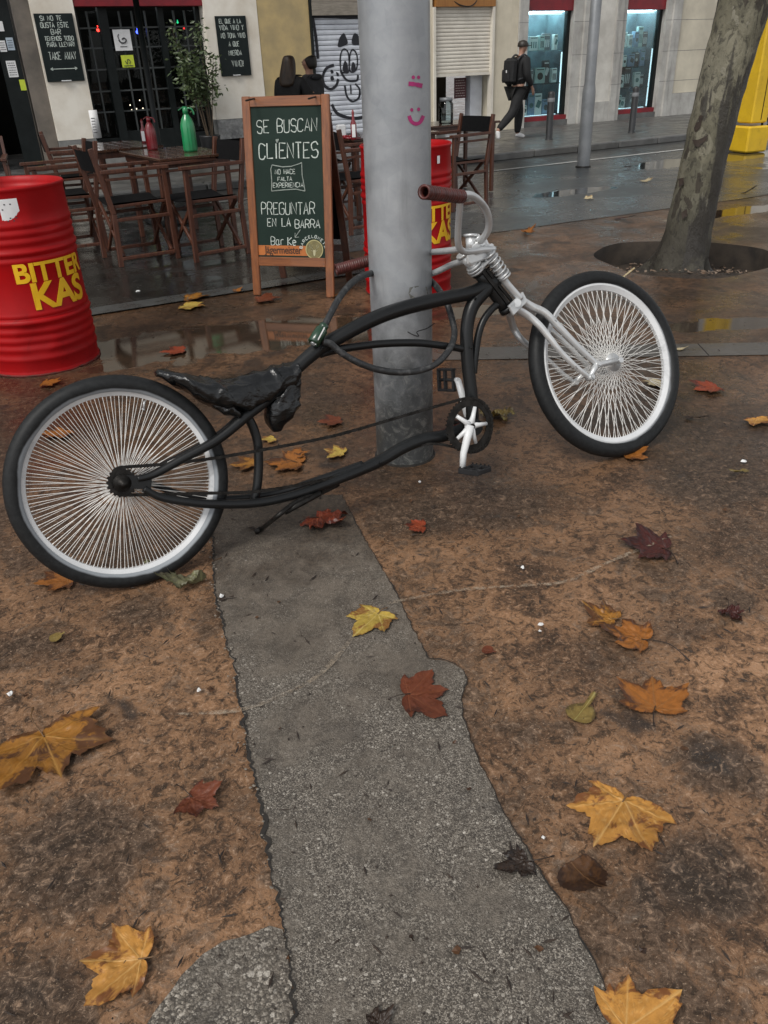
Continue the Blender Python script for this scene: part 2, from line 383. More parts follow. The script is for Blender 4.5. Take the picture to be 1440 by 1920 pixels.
M['leather'] = pm('red_brown_grip_leather', (.085, .016, .012), (.045, .010, .008), 30, .45, bump=.35, bscale=150)
M['cable'] = pm('scuffed_black_sleeve', (.014, .015, .016), (.065, .065, .065), 45, .5, lo=.5, hi=.72, bump=.4, bscale=90)
M['green_plastic'] = pm('dark_green_plastic', (.010, .045, .020), (.006, .025, .012), 8, .3, coat=.4)
M['red_paint'] = paint_metal('red_drum_paint', (.36, .0015, .003), (.26, .0015, .003), .42, (.12, .01, .01), .78, 7, .0)
M['red_paint'].node_tree.nodes['Principled BSDF'].inputs['Specular IOR Level'].default_value = .22
M['yellow_letter'] = pm('yellow_lettering', (.80, .48, .010), (.68, .36, .008), 6, .4, coat=.2)
M['chair_wood'] = wood('chair_wood', (.105, .036, .018), (.036, .012, .007), 2, .42, .2)
M['board_wood'] = wood('board_frame_wood', (.26, .088, .024), (.115, .036, .012), 2, .45, .2)
M['pitwall'] = pm('pit_wall', (.060, .046, .034), (.020, .016, .013), 5, .8, bump=.5, bscale=30)
M['table_wood'] = wood('table_wood', (.075, .032, .016), (.026, .012, .008), 0, .25, .6)
M['black_fabric'] = pm('black_canvas', (.0025, .0025, .003), (.005, .005, .0055), 30, .85, bump=.2, spec=.15)
M['chalk_green'] = pm('green_chalkboard', (.006, .017, .012), (.010, .024, .018), 3, .7, spec=.25)
M['chalk_black'] = pm('dark_chalkboard', (.004, .009, .009), (.009, .014, .014), 4, .5, spec=.25)
M['chalk'] = pm('chalk', (.55, .60, .55), (.35, .40, .37), 60, .9)
M['dark_line'] = pm('black_spray_paint', (.006, .007, .012), (.012, .012, .018), 6, .6)
M['magenta'] = pm('magenta_marker', (.36, .020, .14), (.28, .014, .11), 40, .5)
M['white_wall'] = pm('white_plaster', (.74, .70, .62), (.56, .50, .41), 1.6, .8, bump=.3, bscale=25, lo=.42, hi=.72)
M['yellow_wall'] = pm('ochre_plaster', (.48, .36, .17), (.33, .26, .14), 2.2, .85, bump=.25, bscale=30)
M['cream_wall'] = pm('cream_plaster', (.62, .56, .44), (.50, .45, .35), 1.8, .85, bump=.2, bscale=30)
M['grey_plinth'] = pm('worn_grey_plinth', (.20, .20, .19), (.10, .10, .10), 3, .6, bump=.4, bscale=20)
M['stone'] = None
M['dark_frame'] = pm('dark_green_joinery', (.004, .006, .006), (.009, .012, .012), 5, .45, spec=.25)
M['black'] = pm('black_interior', (.003, .003, .003), (.005, .005, .0045), 4, .9, spec=.1)
M['red_lintel'] = pm('red_painted_board', (.20, .006, .012), (.13, .004, .010), 5, .4)
M['shutter_white'] = pm('pale_shutter_paint', (.62, .65, .70), (.48, .50, .55), 3, .45, metal=.1)
M['shutter_cream'] = pm('cream_shutter', (.66, .62, .54), (.56, .52, .45), 3, .5)
M['paper'] = pm('white_paper', (.72, .72, .72), (.62, .62, .62), 10, .7)
M['lime_paper'] = pm('lime_paper', (.55, .62, .05), (.45, .55, .04), 10, .7)
M['galv'] = None
M['plastic_black'] = None
M['glass'] = glass_mat(ior=1.22)
M['water'] = water_mat()
M['leaf_green'] = pm('leaf_green', (.030, .055, .018), (.075, .10, .035), 25, .45)
M['twig'] = pm('brown_twig', (.09, .06, .035), (.05, .035, .02), 20, .7)
M['skin'] = pm('skin', (.36, .20, .14), (.30, .16, .11), 8, .5)
M['cloth_black'] = pm('black_cloth', (.004, .004, .0045), (.008, .008, .009), 12, .8, bump=.4, bscale=22, bdist=.02)
M['cloth_grey'] = pm('dark_grey_cloth', (.035, .036, .040), (.020, .020, .022), 9, .8, bump=.4, bscale=18, bdist=.02)
M['hair'] = pm('brown_hair', (.045, .026, .014), (.02, .012, .008), 30, .5, stretch=(1, 1, .2))
M['hair_dark'] = pm('dark_hair', (.012, .009, .007), (.02, .015, .01), 30, .5)
M['shoe'] = pm('white_trainer', (.75, .75, .74), (.6, .6, .6), 10, .5)
M['soil'] = pm('dark_soil', (.045, .030, .018), (.018, .012, .008), 14, .9, bump=.8, bscale=40, bdist=.02)
M['kerb'] = pm('kerb_stone', (.115, .115, .112), (.065, .065, .062), 4, .45, r2=.28, bump=.25, bscale=60)
M['line'] = pm('road_line_paint', (.50, .50, .48), (.30, .30, .29), 12, .5)
M['yellow_paint'] = paint_metal('yellow_column_paint', (.66, .42, .012), (.55, .34, .010), .4, (.06, .04, .02), .70, 12, .2)
M['steel'] = pm('grey_steel_post', (.24, .25, .26), (.17, .18, .19), 4, .45, metal=.3)
M['bollard'] = pm('dark_bollard', (.022, .023, .025), (.014, .015, .016), 6, .45)
M['siphon_green'] = pm('green_siphon', (.010, .22, .075), (.008, .15, .05), 6, .3, coat=.5)
M['siphon_red'] = pm('red_siphon', (.20, .006, .012), (.13, .004, .008), 6, .3, coat=.5)
M['foil'] = pm('crumpled_foil', (.35, .35, .34), (.14, .14, .14), 8, .35, metal=.4, bump=.8, bscale=14, bdist=.03)
M['orange_wood'] = wood('orange_wood', (.34, .15, .035), (.22, .09, .02), 2, .5)
M['debris'] = pm('dark_debris', (.035, .022, .014), (.015, .010, .008), 20, .8)
M['black_canopy'] = pm('black_canopy_cloth', (.010, .010, .011), (.016, .016, .017), 6, .8)
def stone_mat():
    m, nt, b, _, _ = newmat('pale_stone'); N = NT(nt); c = N.coord('Object')
    st = N.noise(N.coord('Object', (3, 3, .35)), 1.6, 6, .65); nz = N.noise(c, 2.2, 7, .65)
    col = N.ramp(nz, (.32, (.46, .45, .42)), (.68, (.28, .27, .25)))
    col = N.mix(N.rng(st, .5, .72, 0, .6), col, (.13, .125, .115))
    N.l(col, b.inputs['Base Color']); b.inputs['Roughness'].default_value = .75; N.bump(N.noise(c, 30, 6, .7), .3, .006, b); return m
M['stone'] = stone_mat()
def galv_mat():
    m, nt, b, _, _ = newmat('galvanised_pole'); N = NT(nt); c = N.coord('Object'); sx = N.n('ShaderNodeSeparateXYZ'); N.l(c, sx.inputs[0])
    sp = N.vor(c, 22, out='Color'); spv = N.n('ShaderNodeSeparateColor'); N.l(sp, spv.inputs[0])
    st = N.noise(N.coord('Object', (9, 9, .9)), 1.6, 6, .62); cl = N.noise(c, 6, 7, .66)
    col = N.ramp(cl, (.32, (.245, .262, .280)), (.66, (.345, .360, .375)))
    col = N.mix(N.rng(spv.outputs[0], 0, 1, .0, .10), col, (.50, .52, .54))
    col = N.mix(N.rng(st, .54, .74, 0, .45), col, (.17, .18, .185))
    low = N.rng(N.math('ADD', sx.outputs[2], N.math('MULTIPLY', N.math('SUBTRACT', cl, .5), .9)), .85, .08)
    sc2 = N.noise(c, 24, 8, .8, .8)
    col = N.mix(N.math('MULTIPLY', low, .88), col, N.mix(N.rng(sc2, .48, .64), (.034, .036, .035), (.17, .17, .155)))
    N.l(col, b.inputs['Base Color']); b.inputs['Metallic'].default_value = .35
    N.l(N.rng(cl, .3, .7, .36, .55), b.inputs['Roughness']); N.bump(N.math('ADD', sc2, N.noise(c, 3, 3)), .12, .004, b); return m
M['galv'] = galv_mat()
def bag_mat():
    m, nt, b, _, _ = newmat('black_plastic_film'); N = NT(nt); c = N.coord('Object')
    b.inputs['Base Color'].default_value = (.0035, .004, .0045, 1); b.inputs['Roughness'].default_value = .20; b.inputs['Specular IOR Level'].default_value = .5
    h1 = N.vor(N.coord('Object', (1, 1.6, 1.3)), 16, 'DISTANCE_TO_EDGE'); h2 = N.noise(N.coord('Object', (1, 1, 2.2)), 11, 5, .6, 2.5)
    N.bump(N.math('ADD', N.math('MULTIPLY', h1, 1.2), N.math('MULTIPLY', h2, 1.2)), .24, .02, b); return m
M['plastic_black'] = bag_mat()
def tyre_mat(name, rin, rout, amt):
    m, nt, b, _, _ = newmat(name); N = NT(nt); c = N.coord('Object'); sx = N.n('ShaderNodeSeparateXYZ'); N.l(c, sx.inputs[0])
    rr = N.math('SQRT', N.math('ADD', N.math('MULTIPLY', sx.outputs[0], sx.outputs[0]), N.math('MULTIPLY', sx.outputs[1], sx.outputs[1])))
    nz = N.noise(c, 2.6, 2, .5); n2 = N.noise(c, 9, 3, .5); fn = N.noise(c, 60, 5, .7)
    edge = N.math('SUBTRACT', rr, N.math('MULTIPLY', N.rng(nz, .56, .70), (rout - rin) * .12))
    edge = N.math('SUBTRACT', edge, N.math('MULTIPLY', N.math('SUBTRACT', n2, .5), .012))
    f = N.rng(edge, rin + (rout - rin) * .16, rin + (rout - rin) * .0)
    col = N.mix(N.math('MULTIPLY', f, amt), N.ramp(fn, (.35, (.007, .0075, .008)), (.65, (.014, .015, .0155))), (.26, .28, .30))
    N.l(col, b.inputs['Base Color']); b.inputs['Roughness'].default_value = .55; b.inputs['Specular IOR Level'].default_value = .25; N.bump(fn, .12, .002, b); return m
# ================================================================== SETTING
def sheet(name, pts, z, m, kind='structure', thick=0.0, **kw):
    mb = MB(); mb.add([(p[0], p[1], z) for p in pts], [tuple(range(len(pts)))])
    if thick:
        n = len(pts); mb.add([(p[0], p[1], z) for p in pts] + [(p[0], p[1], z - thick) for p in pts], [(i, n + i, n + (i + 1) % n, (i + 1) % n) for i in range(n)])
    o = mb.build(name, m); tag(o, kind=kind, **kw); return o
def ccw(pts):
    a = sum(pts[i][0] * pts[(i + 1) % len(pts)][1] - pts[(i + 1) % len(pts)][0] * pts[i][1] for i in range(len(pts)))
    return pts if a > 0 else pts[::-1]
PC = V((2.66, 7.02, 0)); PR = .74
def pit_r(a): return PR * (1 + .05 * sin(3 * a + 1) + .02 * sin(7 * a))
mb = MB(); n = 96
rings = [[PC + V((cos(2 * pi * k / n), sin(2 * pi * k / n), 0)) * (pit_r(2 * pi * k / n) if j == 0 else rr) for k in range(n)] for j, rr in enumerate((0, 1.1, 2.2, 5, 15, 50, 190))]
P = [p for rg in rings for p in rg]
mb.add(P, [(j * n + k, (j + 1) * n + k, (j + 1) * n + (k + 1) % n, j * n + (k + 1) % n) for j in range(len(rings) - 1) for k in range(n)])
for f in mb.f: f.reverse()
mb.f = [f if (mb.v[f[1]] - mb.v[f[0]]).cross(mb.v[f[2]] - mb.v[f[1]]).z > 0 else f[::-1] for f in mb.f]
M['plaza'] = plaza_mat()
tag(mb.build('ground', M['plaza']), kind='structure')
# tree pit: ring wall and soil
mb = MB(); P = []; rw = [(0.0, 0), (.035, -.02), (.03, -.25)]
n = 72
for j, (dr, z) in enumerate([(0, .0), (0, -.26)]):
    for k in range(n):
        a = 2 * pi * k / n; P.append(PC + V((cos(a), sin(a), 0)) * (pit_r(a) - dr) + V((0, 0, z)))
mb.add(P, [(k, (k + 1) % n, n + (k + 1) % n, n + k) for k in range(n)], True)
tag(mb.build('tree_pit_edge', M['pitwall']), kind='structure')
mb = MB(); P = [PC + V((0, 0, -.13))]; F = []
for j in range(1, 13):
    for k in range(n):
        a = 2 * pi * k / n; q = PC + V((cos(a), sin(a), 0)) * (pit_r(a) + .01) * j / 12
        side = (q - PC).dot(V((-.25, -.97, 0))) / PR      # soil heaped up at the side nearest the bicycle
        z = -.20 + .195 * max(0, min(1, (side + .10) * 1.2)) + .02 * noise.noise(q * 7) + .03 * max(0, 1 - j / 5)
        P.append(V((q.x, q.y, min(z, -.004) if j > 10 else z)))
for k in range(n): F.append((0, 1 + k, 1 + (k + 1) % n))
for j in range(11):
    for k in range(n): F.append((1 + j * n + k, 1 + (j + 1) * n + k, 1 + (j + 1) * n + (k + 1) % n, 1 + j * n + (k + 1) % n))
mb.add(P, F, True); tag(mb.build('soil', M['soil']), kind='structure')
# litter in the pit and grit on the plaza: beyond counting
mb = MB(); rnd = random.Random(3)
for i in range(420):
    a = rnd.uniform(0, 2 * pi); r = PR * sqrt(rnd.random()) * .93; q = PC + V((cos(a), sin(a), 0)) * r
    if (q - V((2.52, 6.78, 0))).length < .24: continue
    side = (q - PC).dot(V((-.25, -.97, 0))) / PR; z = -.19 + .195 * max(0, min(1, (side + .10) * 1.2))
    s = rnd.uniform(.008, .03); b = rnd.uniform(0, pi)
    mb.add([q + V((cos(b + t) * s * (1 if j % 2 else .5), sin(b + t) * s * (1 if j % 2 else .5), z + rnd.uniform(.0, .02))) for j, t in enumerate((0, 1.6, 3.1, 4.7))], [(0, 1, 2, 3)])
tag(mb.build('leaf_litter', pm('leaf_litter', (.10, .055, .028), (.22, .17, .13), 9, .8)), 'broken brown leaf litter lying in the tree pit', 'litter', kind='stuff')
# grey exposed-aggregate strip across the plaza, chipped along its edges
def jag(pts, amp, step, seed):
    out = []; rr = random.Random(seed)
    for i in range(len(pts) - 1):
        a, b = pts[i], pts[i + 1]; L = (b - a).length; k = max(1, int(L / step)); nrm = V((-(b - a).y, (b - a).x, 0)).normalized()
        for j in range(k):
            p = a.lerp(b, j / k); q = p * 9
            out.append(p + nrm * amp * (noise.noise(q + V((seed, 0, 0))) * .45 + noise.noise(q * 5) * .9 + rr.uniform(-.35, .35)))
    out.append(pts[-1]); return out
LE = [(392, 930), (397, 1000), (400, 1075), (404, 1130), (418, 1165), (428, 1210), (440, 1255), (447, 1300), (455, 1340), (462, 1390), (470, 1430), (480, 1480), (490, 1530), (503, 1600), (513, 1650), (527, 1720), (541, 1790), (546, 1850), (552, 1935)]
RE = [(640, 930), (668, 985), (690, 1025), (720, 1075), (750, 1130), (775, 1185), (803, 1238), (840, 1243), (868, 1258), (876, 1280), (866, 1310), (868, 1345), (885, 1400), (920, 1480), (955, 1545), (990, 1600), (1025, 1660), (1060, 1705), (1085, 1760), (1120, 1820), (1145, 1880), (1152, 1940)]
L3 = jag([g(*p) for p in LE], .0115, .009, 1); R3 = jag([g(*p) for p in RE], .005, .012, 2)
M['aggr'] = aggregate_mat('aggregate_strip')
mbk = MB()
def strip_mesh(Lp, Rp, z):
    m2 = MB(); k = 60; m2.add([], [])
    def res(P_, q):
        D = [0]
        for i in range(1, len(P_)): D.append(D[-1] + (P_[i] - P_[i - 1]).length)
        out = []
        for t in range(q):
            d = D[-1] * t / (q - 1); j = max(i for i in range(len(D)) if D[i] <= d + 1e-9); j = min(j, len(P_) - 2)
            out.append(P_[j].lerp(P_[j + 1], (d - D[j]) / max(1e-9, D[j + 1] - D[j])))
        return out
    q = 190; a = res(Lp, q); b = res(Rp, q)
    P = [V((p.x, p.y, z)) for p in a + b]; E = [V((p.x, p.y, -.002)) for p in a + b]
    m2.add(P, [(i, i + 1, q + i + 1, q + i)[::-1] for i in range(q - 1)])
    m2.add(P + E, [(i, i + 1, 2 * q + i + 1, 2 * q + i) for i in range(q - 1)] + [(q + i, 3 * q + i, 3 * q + i + 1, q + i + 1) for i in range(q - 1)])
    m2.f = [f for f in m2.f]
    return m2, a, b
m2, la, rb = strip_mesh(L3, R3, .006)
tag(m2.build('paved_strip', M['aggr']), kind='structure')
# open crack along the left edge, hairline joint along the right
def crack(P_, w, z, seed, name, m, off=0.0):
    mb = MB(); vs = []; rr = random.Random(seed)
    for i, p in enumerate(P_):
        d = (P_[min(i + 1, len(P_) - 1)] - P_[max(i - 1, 0)]).normalized(); nn = V((-d.y, d.x, 0))
        ww = w * (.25 + max(0, .7 + 1.5 * noise.noise(p * 11 + V((seed, 0, 0))))) * rr.uniform(.7, 1.3)
        vs += [p + nn * (ww + off) + V((0, 0, z)), p - nn * (ww * .5 - off) + V((0, 0, z))]
    mb.add(vs, [(2 * i, 2 * i + 1, 2 * i + 3, 2 * i + 2) for i in range(len(P_) - 1)])
    return tag(mb.build(name, m), kind='structure')
M['gap'] = pm('dark_joint', (.010, .009, .008), (.022, .018, .014), 60, .9)
zs = [V((p.x, p.y, 0)) for p in L3]; crack(zs[16:], .0040, .0095, 5, 'ground_crack', M['gap'])
crack([V((p.x, p.y, 0)) for p in R3], .0016, .0095, 9, 'ground_joint', M['gap'])
# broken corner with large pale stones, lower left
PT = [(541, 1790), (546, 1850), (552, 1935), (270, 1935), (295, 1895), (340, 1830), (380, 1790), (420, 1765), (475, 1752), (505, 1738), (530, 1745)]
pp = ccw([(p.x, p.y) for p in jag([g(*p) for p in PT + [PT[0]]], .005, .02, 4)[:-1]])
sheet('paving_patch', pp, .0035, aggregate_mat('coarse_patch', 190, 62, False, (.70, .76)))
KN = [(803, 1238), (840, 1243), (868, 1258), (877, 1280), (866, 1312), (845, 1290)]
# pale scraped arc across strip and ground
def ribbon(P_, w, z, seed, name, m):
    mb = MB(); vs = []
    for i, p in enumerate(P_):
        d = (P_[min(i + 1, len(P_) - 1)] - P_[max(i - 1, 0)]).normalized(); nn = V((-d.y, d.x, 0)); ww = w * (.6 + .5 * noise.noise(p * 16 + V((seed, 0, 0))))
        vs += [p + nn * ww + V((0, 0, z)), p - nn * ww + V((0, 0, z))]
    mb.add(vs, [(2 * i, 2 * i + 1, 2 * i + 3, 2 * i + 2) for i in range(len(P_) - 1)])
    return tag(mb.build(name, m), kind='structure')
def scrape_mat():
    m, nt, b, _, _ = newmat('pale_scrape'); N = NT(nt); co = N.coord('Object')
    b.inputs['Base Color'].default_value = (.30, .24, .175, 1); b.inputs['Roughness'].default_value = .8
    N.l(N.math('MULTIPLY', N.rng(N.noise(co, 55, 8, .8), .42, .62), N.rng(N.noise(co, 4, 4), .3, .6, .25, .8)), b.inputs['Alpha']); return m
M['scrape'] = scrape_mat()
arc = cat([V(tuple(g(*p))) for p in ((330, 1345), (450, 1337), (540, 1305), (600, 1270), (650, 1215), (700, 1150), (745, 1133), (860, 1112), (980, 1103), (1060, 1095), (1150, 1055), (1260, 1010))], 14)
ribbon(arc, .012, .0125, 2, 'scrape_mark', M['scrape'])
arc2 = cat([V(tuple(g(*p))) for p in ((745, 1375), (800, 1372), (858, 1368))], 6)
# flush kerb band behind the bicycle
ka, kb = g(620, 668), g(1700, 650)
d = (kb - ka).normalized(); nn = V((-d.y, d.x, 0))
ka = ka + d * .32; kw = .115
segs = []; L = (kb - ka).length; x = 0; i = 0
mb = MB()
while x < L:
    l = min(.95, L - x); a = ka + d * (x + .004); b = ka + d * (x + l - .004)
    mb.add([a - nn * kw + V((0, 0, .004)), b - nn * kw + V((0, 0, .004)), b + nn * kw + V((0, 0, .004)), a + nn * kw + V((0, 0, .004))], [(0, 1, 2, 3)]); x += l
tag(mb.build('kerb_band', pm('flush_kerb', (.085, .078, .070), (.045, .041, .037), 5, .5, r2=.25, bump=.3, bscale=70)), kind='structure')
sheet('kerb_bed', ccw([tuple((ka - nn * kw)[:2]), tuple((kb - nn * kw)[:2]), tuple((kb + nn * kw)[:2]), tuple((ka + nn * kw)[:2])]), .002, M['gap'])
# wide wet asphalt between plaza and the far kerb
far = FO - FN * 4.15                                          # line of the far kerb
def fl(P0, s): return P0 + FS * s
e1, e2, e3 = V((-.35, 7.55, 0)), g(900, 440), g(1300, 385); dd = (e3 - e2).normalized()
M['asphalt'] = asphalt_mat('wet_asphalt', (.050, .054, .056), (.080, .085, .086), .38, .22, .3, [(5.4, 13.9, 2.0, .55, .5), (2.6, 11.0, .8, .25, .45), (7.5, 13.5, 2.2, .7, .5)])
M['asphalt2'] = asphalt_mat('road_asphalt', (.050, .051, .050), (.036, .037, .037), .42, .28)
rd0 = V((2.05, 13.6, 0)); rdir = (V((5.41, 15.33, 0)) - rd0).normalized()
edge = jag([e2 - dd * 4.5, e2 + dd * 60], .05, .5, 8)
edge = [edge[0] - dd * 12 - dd * 12] + edge
mb = MB(); q = [rd0 + FS * ((p - rd0).dot(FS)) for p in edge]; n = len(edge)
mb.add([(p.x, p.y, .004) for p in edge] + [(p.x, p.y, .004) for p in q], [(i, i + 1, n + i + 1, n + i) for i in range(n - 1)])
tag(mb.build('road_margin', M['asphalt']), kind='structure')
sheet('road', ccw([tuple(fl(rd0, -60)[:2]), tuple(fl(rd0, 80)[:2]), tuple(fl(far, 80)[:2]), tuple(fl(far, -60)[:2])]), .006, M['asphalt2'])
sheet('road_marking', ccw([tuple((fl(rd0, s) + FN * t)[:2]) for s, t in ((-60, -.05), (80, -.05), (80, .05), (-60, .05))]), .0105, M['line'])
# bar terrace slabs
tA, tB = g(150, 597), g(480, 545); td = (tB - tA).normalized(); tn = V((-td.y, td.x, 0))
T0 = tA - td * 9; T1 = tB + td * 1.15
M['slabs'] = slab_mat('terrace_slabs', .78, (.017, .017, .016), (.025, .0245, .022), (.007, .007, .006), atan2(td.y, td.x), (.30, .13))
M['slab_edge'] = pm('slab_border', (.062, .064, .062), (.040, .040, .038), 6, .4, r2=.22, bump=.2, bscale=60)
sheet('terrace_paving', ccw([tuple((T0 + tn * .22)[:2]), tuple((T1 + tn * .22)[:2]), tuple((T1 + tn * 6.9)[:2]), tuple((T0 + tn * 6.9)[:2])]), .012, M['slabs'])
mb = MB(); x = 0; L = (T1 - T0).length
while x < L - .05:
    l = min(.98, L - x); a = T0 + td * (x + .004); b = T0 + td * (x + l - .004); z = V((0, 0, .012))
    mb.add([a + z, b + z, b + tn * .214 + z, a + tn * .214 + z], [(0, 1, 2, 3)]); x += l
tag(mb.build('terrace_kerb', M['slab_edge']), kind='structure')
sheet('terrace_bed', ccw([tuple(T0[:2]), tuple(T1[:2]), tuple((T1 + tn * .22)[:2]), tuple((T0 + tn * .22)[:2])]), .0095, M['gap'])
# far pavement with real kerb stones
M['paveslab'] = slab_mat('pavement_tiles', .42, (.085, .083, .078), (.115, .112, .105), (.04, .04, .038), TH, (.5, .28))
sheet('pavement', ccw([tuple(fl(far + FN * .22, s)[:2]) for s in (-60, 80)] + [tuple(fl(far + FN * 9, s)[:2]) for s in (80, -60)]), .12, M['paveslab'])
mb = MB()
s = -40
while s < 60:
    c = far + FS * (s + .5) + FN * .11
    mb.box((c.x, c.y, .06), (.985, .22, .124), TH, bev=.018); s += 1
tag(mb.build('kerb', M['kerb']), kind='structure')
# ================================================================== BUILDINGS
def fbox(mb, s0, s1, z0, z1, d0, d1, bev=0):       # box on the facade, d = distance out of the wall line
    c = fp((s0 + s1) / 2, (z0 + z1) / 2, (d0 + d1) / 2)
    return mb.box(c, (abs(s1 - s0), abs(d1 - d0), abs(z1 - z0)), TH, bev=bev)
def fbuild(root, name, m, *boxes, bev=0, **kw):
    mb = MB()
    for b in boxes: fbox(mb, *b, bev=bev)
    o = mb.build(name, m, root)
    return o
WT = 9.5
# --- bar building, s -30 .. -5.24
bar = empty('bar_building', fp(-9, .12), 'white and ochre plastered corner of the bar with dark glazed fronts', 'building')
fbuild(bar, 'wall', M['white_wall'], (-10.24, -9.55, .56, 2.9, -.5, 0), )
fbuild(bar, 'wall', M['white_wall'], (-7.31, -6.29, .72, 2.9, -.5, 0))
fbuild(bar, 'wall', M['yellow_wall'], (-6.285, -5.24, .12, 2.9, -.5, -.01))
fbuild(bar, 'upper_wall', pm('weathered_render', (.42, .38, .31), (.30, .27, .22), 1.3, .85, bump=.2), (-34, -5.24, 2.905, WT, -.8, .02))
fbuild(bar, 'plinth', M['grey_plinth'], (-10.24, -9.55, .12, .555, -.5, .012))
fbuild(bar, 'plinth', M['foil'], (-7.31, -6.29, .38, .715, -.5, .014))
fbuild(bar, 'plinth', M['black'], (-7.31, -6.29, .12, .375, -.5, .0))
fbuild(bar, 'reveal', pm('brown_reveal', (.17, .145, .12), (.09, .08, .068), 2.5, .8, bump=.3), (-10.52, -10.245, .12, 2.9, -.5, -.06))
fbuild(bar, 'wall', M['black'], (-34, -11.6, .12, 2.9, -.5, -.1))
# dark room behind the openings
fbuild(bar, 'interior', M['black'], (-12, -5.3, .05, .118, -4, -.45), (-12, -5.3, .12, 2.9, -4.1, -4.0), (-12.05, -12, .12, 2.9, -4, -.5), (-5.3, -5.25, .12, 2.9, -4, -.5))
fbuild(bar, 'lintel', M['red_lintel'], (-9.548, -7.312, 2.555, 2.895, -.3, -.02))
# glazed front: stiles, rails and muntins
wn = fbuild(bar, 'window', M['dark_frame'], (-9.55, -9.47, .3, 2.555, -.34, -.24), (-9.12, -8.97, .12, 2.555, -.36, -.22), (-8.08, -7.98, .12, 2.555, -.34, -.24), (-7.39, -7.312, .12, 2.555, -.34, -.24), (-9.47, -9.12, .3, .52, -.33, -.25), (-8.97, -8.08, .12, .62, -.33, -.25), (-7.98, -7.39, .12, .52, -.33, -.25))
mu = MB()
for z in (.95, 1.28, 1.62, 1.95, 2.25):
    for a, b in ((-9.47, -9.12), (-8.97, -8.08), (-7.98, -7.39)): fbox(mu, a, b, z - .012, z + .012, -.32, -.28)
for s in (-9.30, -8.75, -8.53, -8.3, -7.78, -7.58): fbox(mu, s - .012, s + .012, .62, 2.5, -.325, -.275)
MM = pm('grey_glazing_bar', (.05, .055, .055), (.03, .035, .035), 5, .5)
mu.build('glazing_bars', MM, bar)
fbuild(bar, 'pane', M['glass'], (-9.47, -7.39, .55, 2.5, -.303, -.297))
fbuild(bar, 'sill', M['grey_plinth'], (-9.5, -7.35, .12, .26, -.22, -.02))
# open dark door leaf beyond the pilaster with notices on it
fbuild(bar, 'door', M['dark_frame'], (-10.86, -10.56, .14, 2.7, -.16, -.10))
def card(root_name, s0, s1, z0, z1, d, m, label, cat='notice', group=None, tilt=0):
    mb = MB(); c = fp((s0 + s1) / 2, (z0 + z1) / 2, d); mb.box((0, 0, 0), (s1 - s0, .004, z1 - z0))
    o = mb.build(root_name, m); o.location = c; o.rotation_euler = (0, tilt, TH); return tag(o, label, cat, group)
M['ink'] = pm('dark_print', (.05, .05, .06), (.03, .03, .03), 20, .8)
def lines_on(o, w_, h_, rows, m, seed, kind='printed_text'):
    mb = MB(); rr = random.Random(seed)
    for i in range(rows):
        z = h_ / 2 - h_ * (i + 1) / (rows + 1); x = -w_ * .38
        while x < w_ * .36:
            l = rr.uniform(.08, .2) * w_; l = min(l, w_ * .4 - x); mb.box((x + l / 2, -.0032, z), (l, .002, h_ * .25 / rows)); x += l + w_ * .05
    mb.build(kind, m, o, local=True)
c = card('paper_notice', -10.79, -10.64, 1.56, 1.80, -.094, M['paper'], 'white paper notice stuck low on the dark door leaf, lowest of the white ones'); lines_on(c, .15, .24, 6, M['ink'], 1)
c = card('paper_notice', -10.83, -10.73, 1.93, 2.09, -.094, M['paper'], 'small pale notice on the dark door edge, left of a pair'); lines_on(c, .1, .16, 4, M['ink'], 2)
c = card('paper_notice', -10.71, -10.60, 1.95, 2.13, -.094, pm('pale_blue_paper', (.42, .50, .58)), 'pale blue notice on the dark door edge, right of a pair'); lines_on(c, .1, .16, 4, M['ink'], 3)
c = card('paper_notice', -10.80, -10.70, 2.22, 2.36, -.094, M['paper'], 'topmost small white card on the dark door leaf')
c = card('yellow_notice', -10.65, -10.56, 1.36, 1.52, -.094, M['lime_paper'], 'lime yellow sticker at the foot of the notices on the dark door')
c = card('door_poster', -8.93, -8.63, 1.90, 2.22, -.21, M['paper'], 'white poster with a black bird drawing hung on the dark glazed door', 'poster')
mb = MB()
mb.tube(cat([(-.07, -.006, .0), (-.03, -.006, -.04), (.03, -.006, -.04), (.06, -.006, 0), (.03, -.006, .03), (-.01, -.006, .01)], 5), [.012] * 26, 5); mb.tube([(-.06, -.006, 0), (-.075, -.006, .06), (-.055, -.006, .09)], .008, 5); mb.box((.0, -.006, -.1), (.12, .002, .012))
mb.build('bird_drawing', M['ink'], c, local=True)
c = card('door_poster', -8.86, -8.64, 1.64, 1.83, -.21, M['lime_paper'], 'lime yellow poster with dark scribble below the bird poster', 'poster')
mb = MB(); mb.tube(cat([(-.05, -.006, .01), (-.02, -.006, -.04), (0, -.006, .03), (.04, -.006, .0), (.02, -.006, -.04)], 5), .006, 5); mb.box((0, -.006, -.07), (.16, .002, .012)); mb.build('scribble', M['ink'], c, local=True)
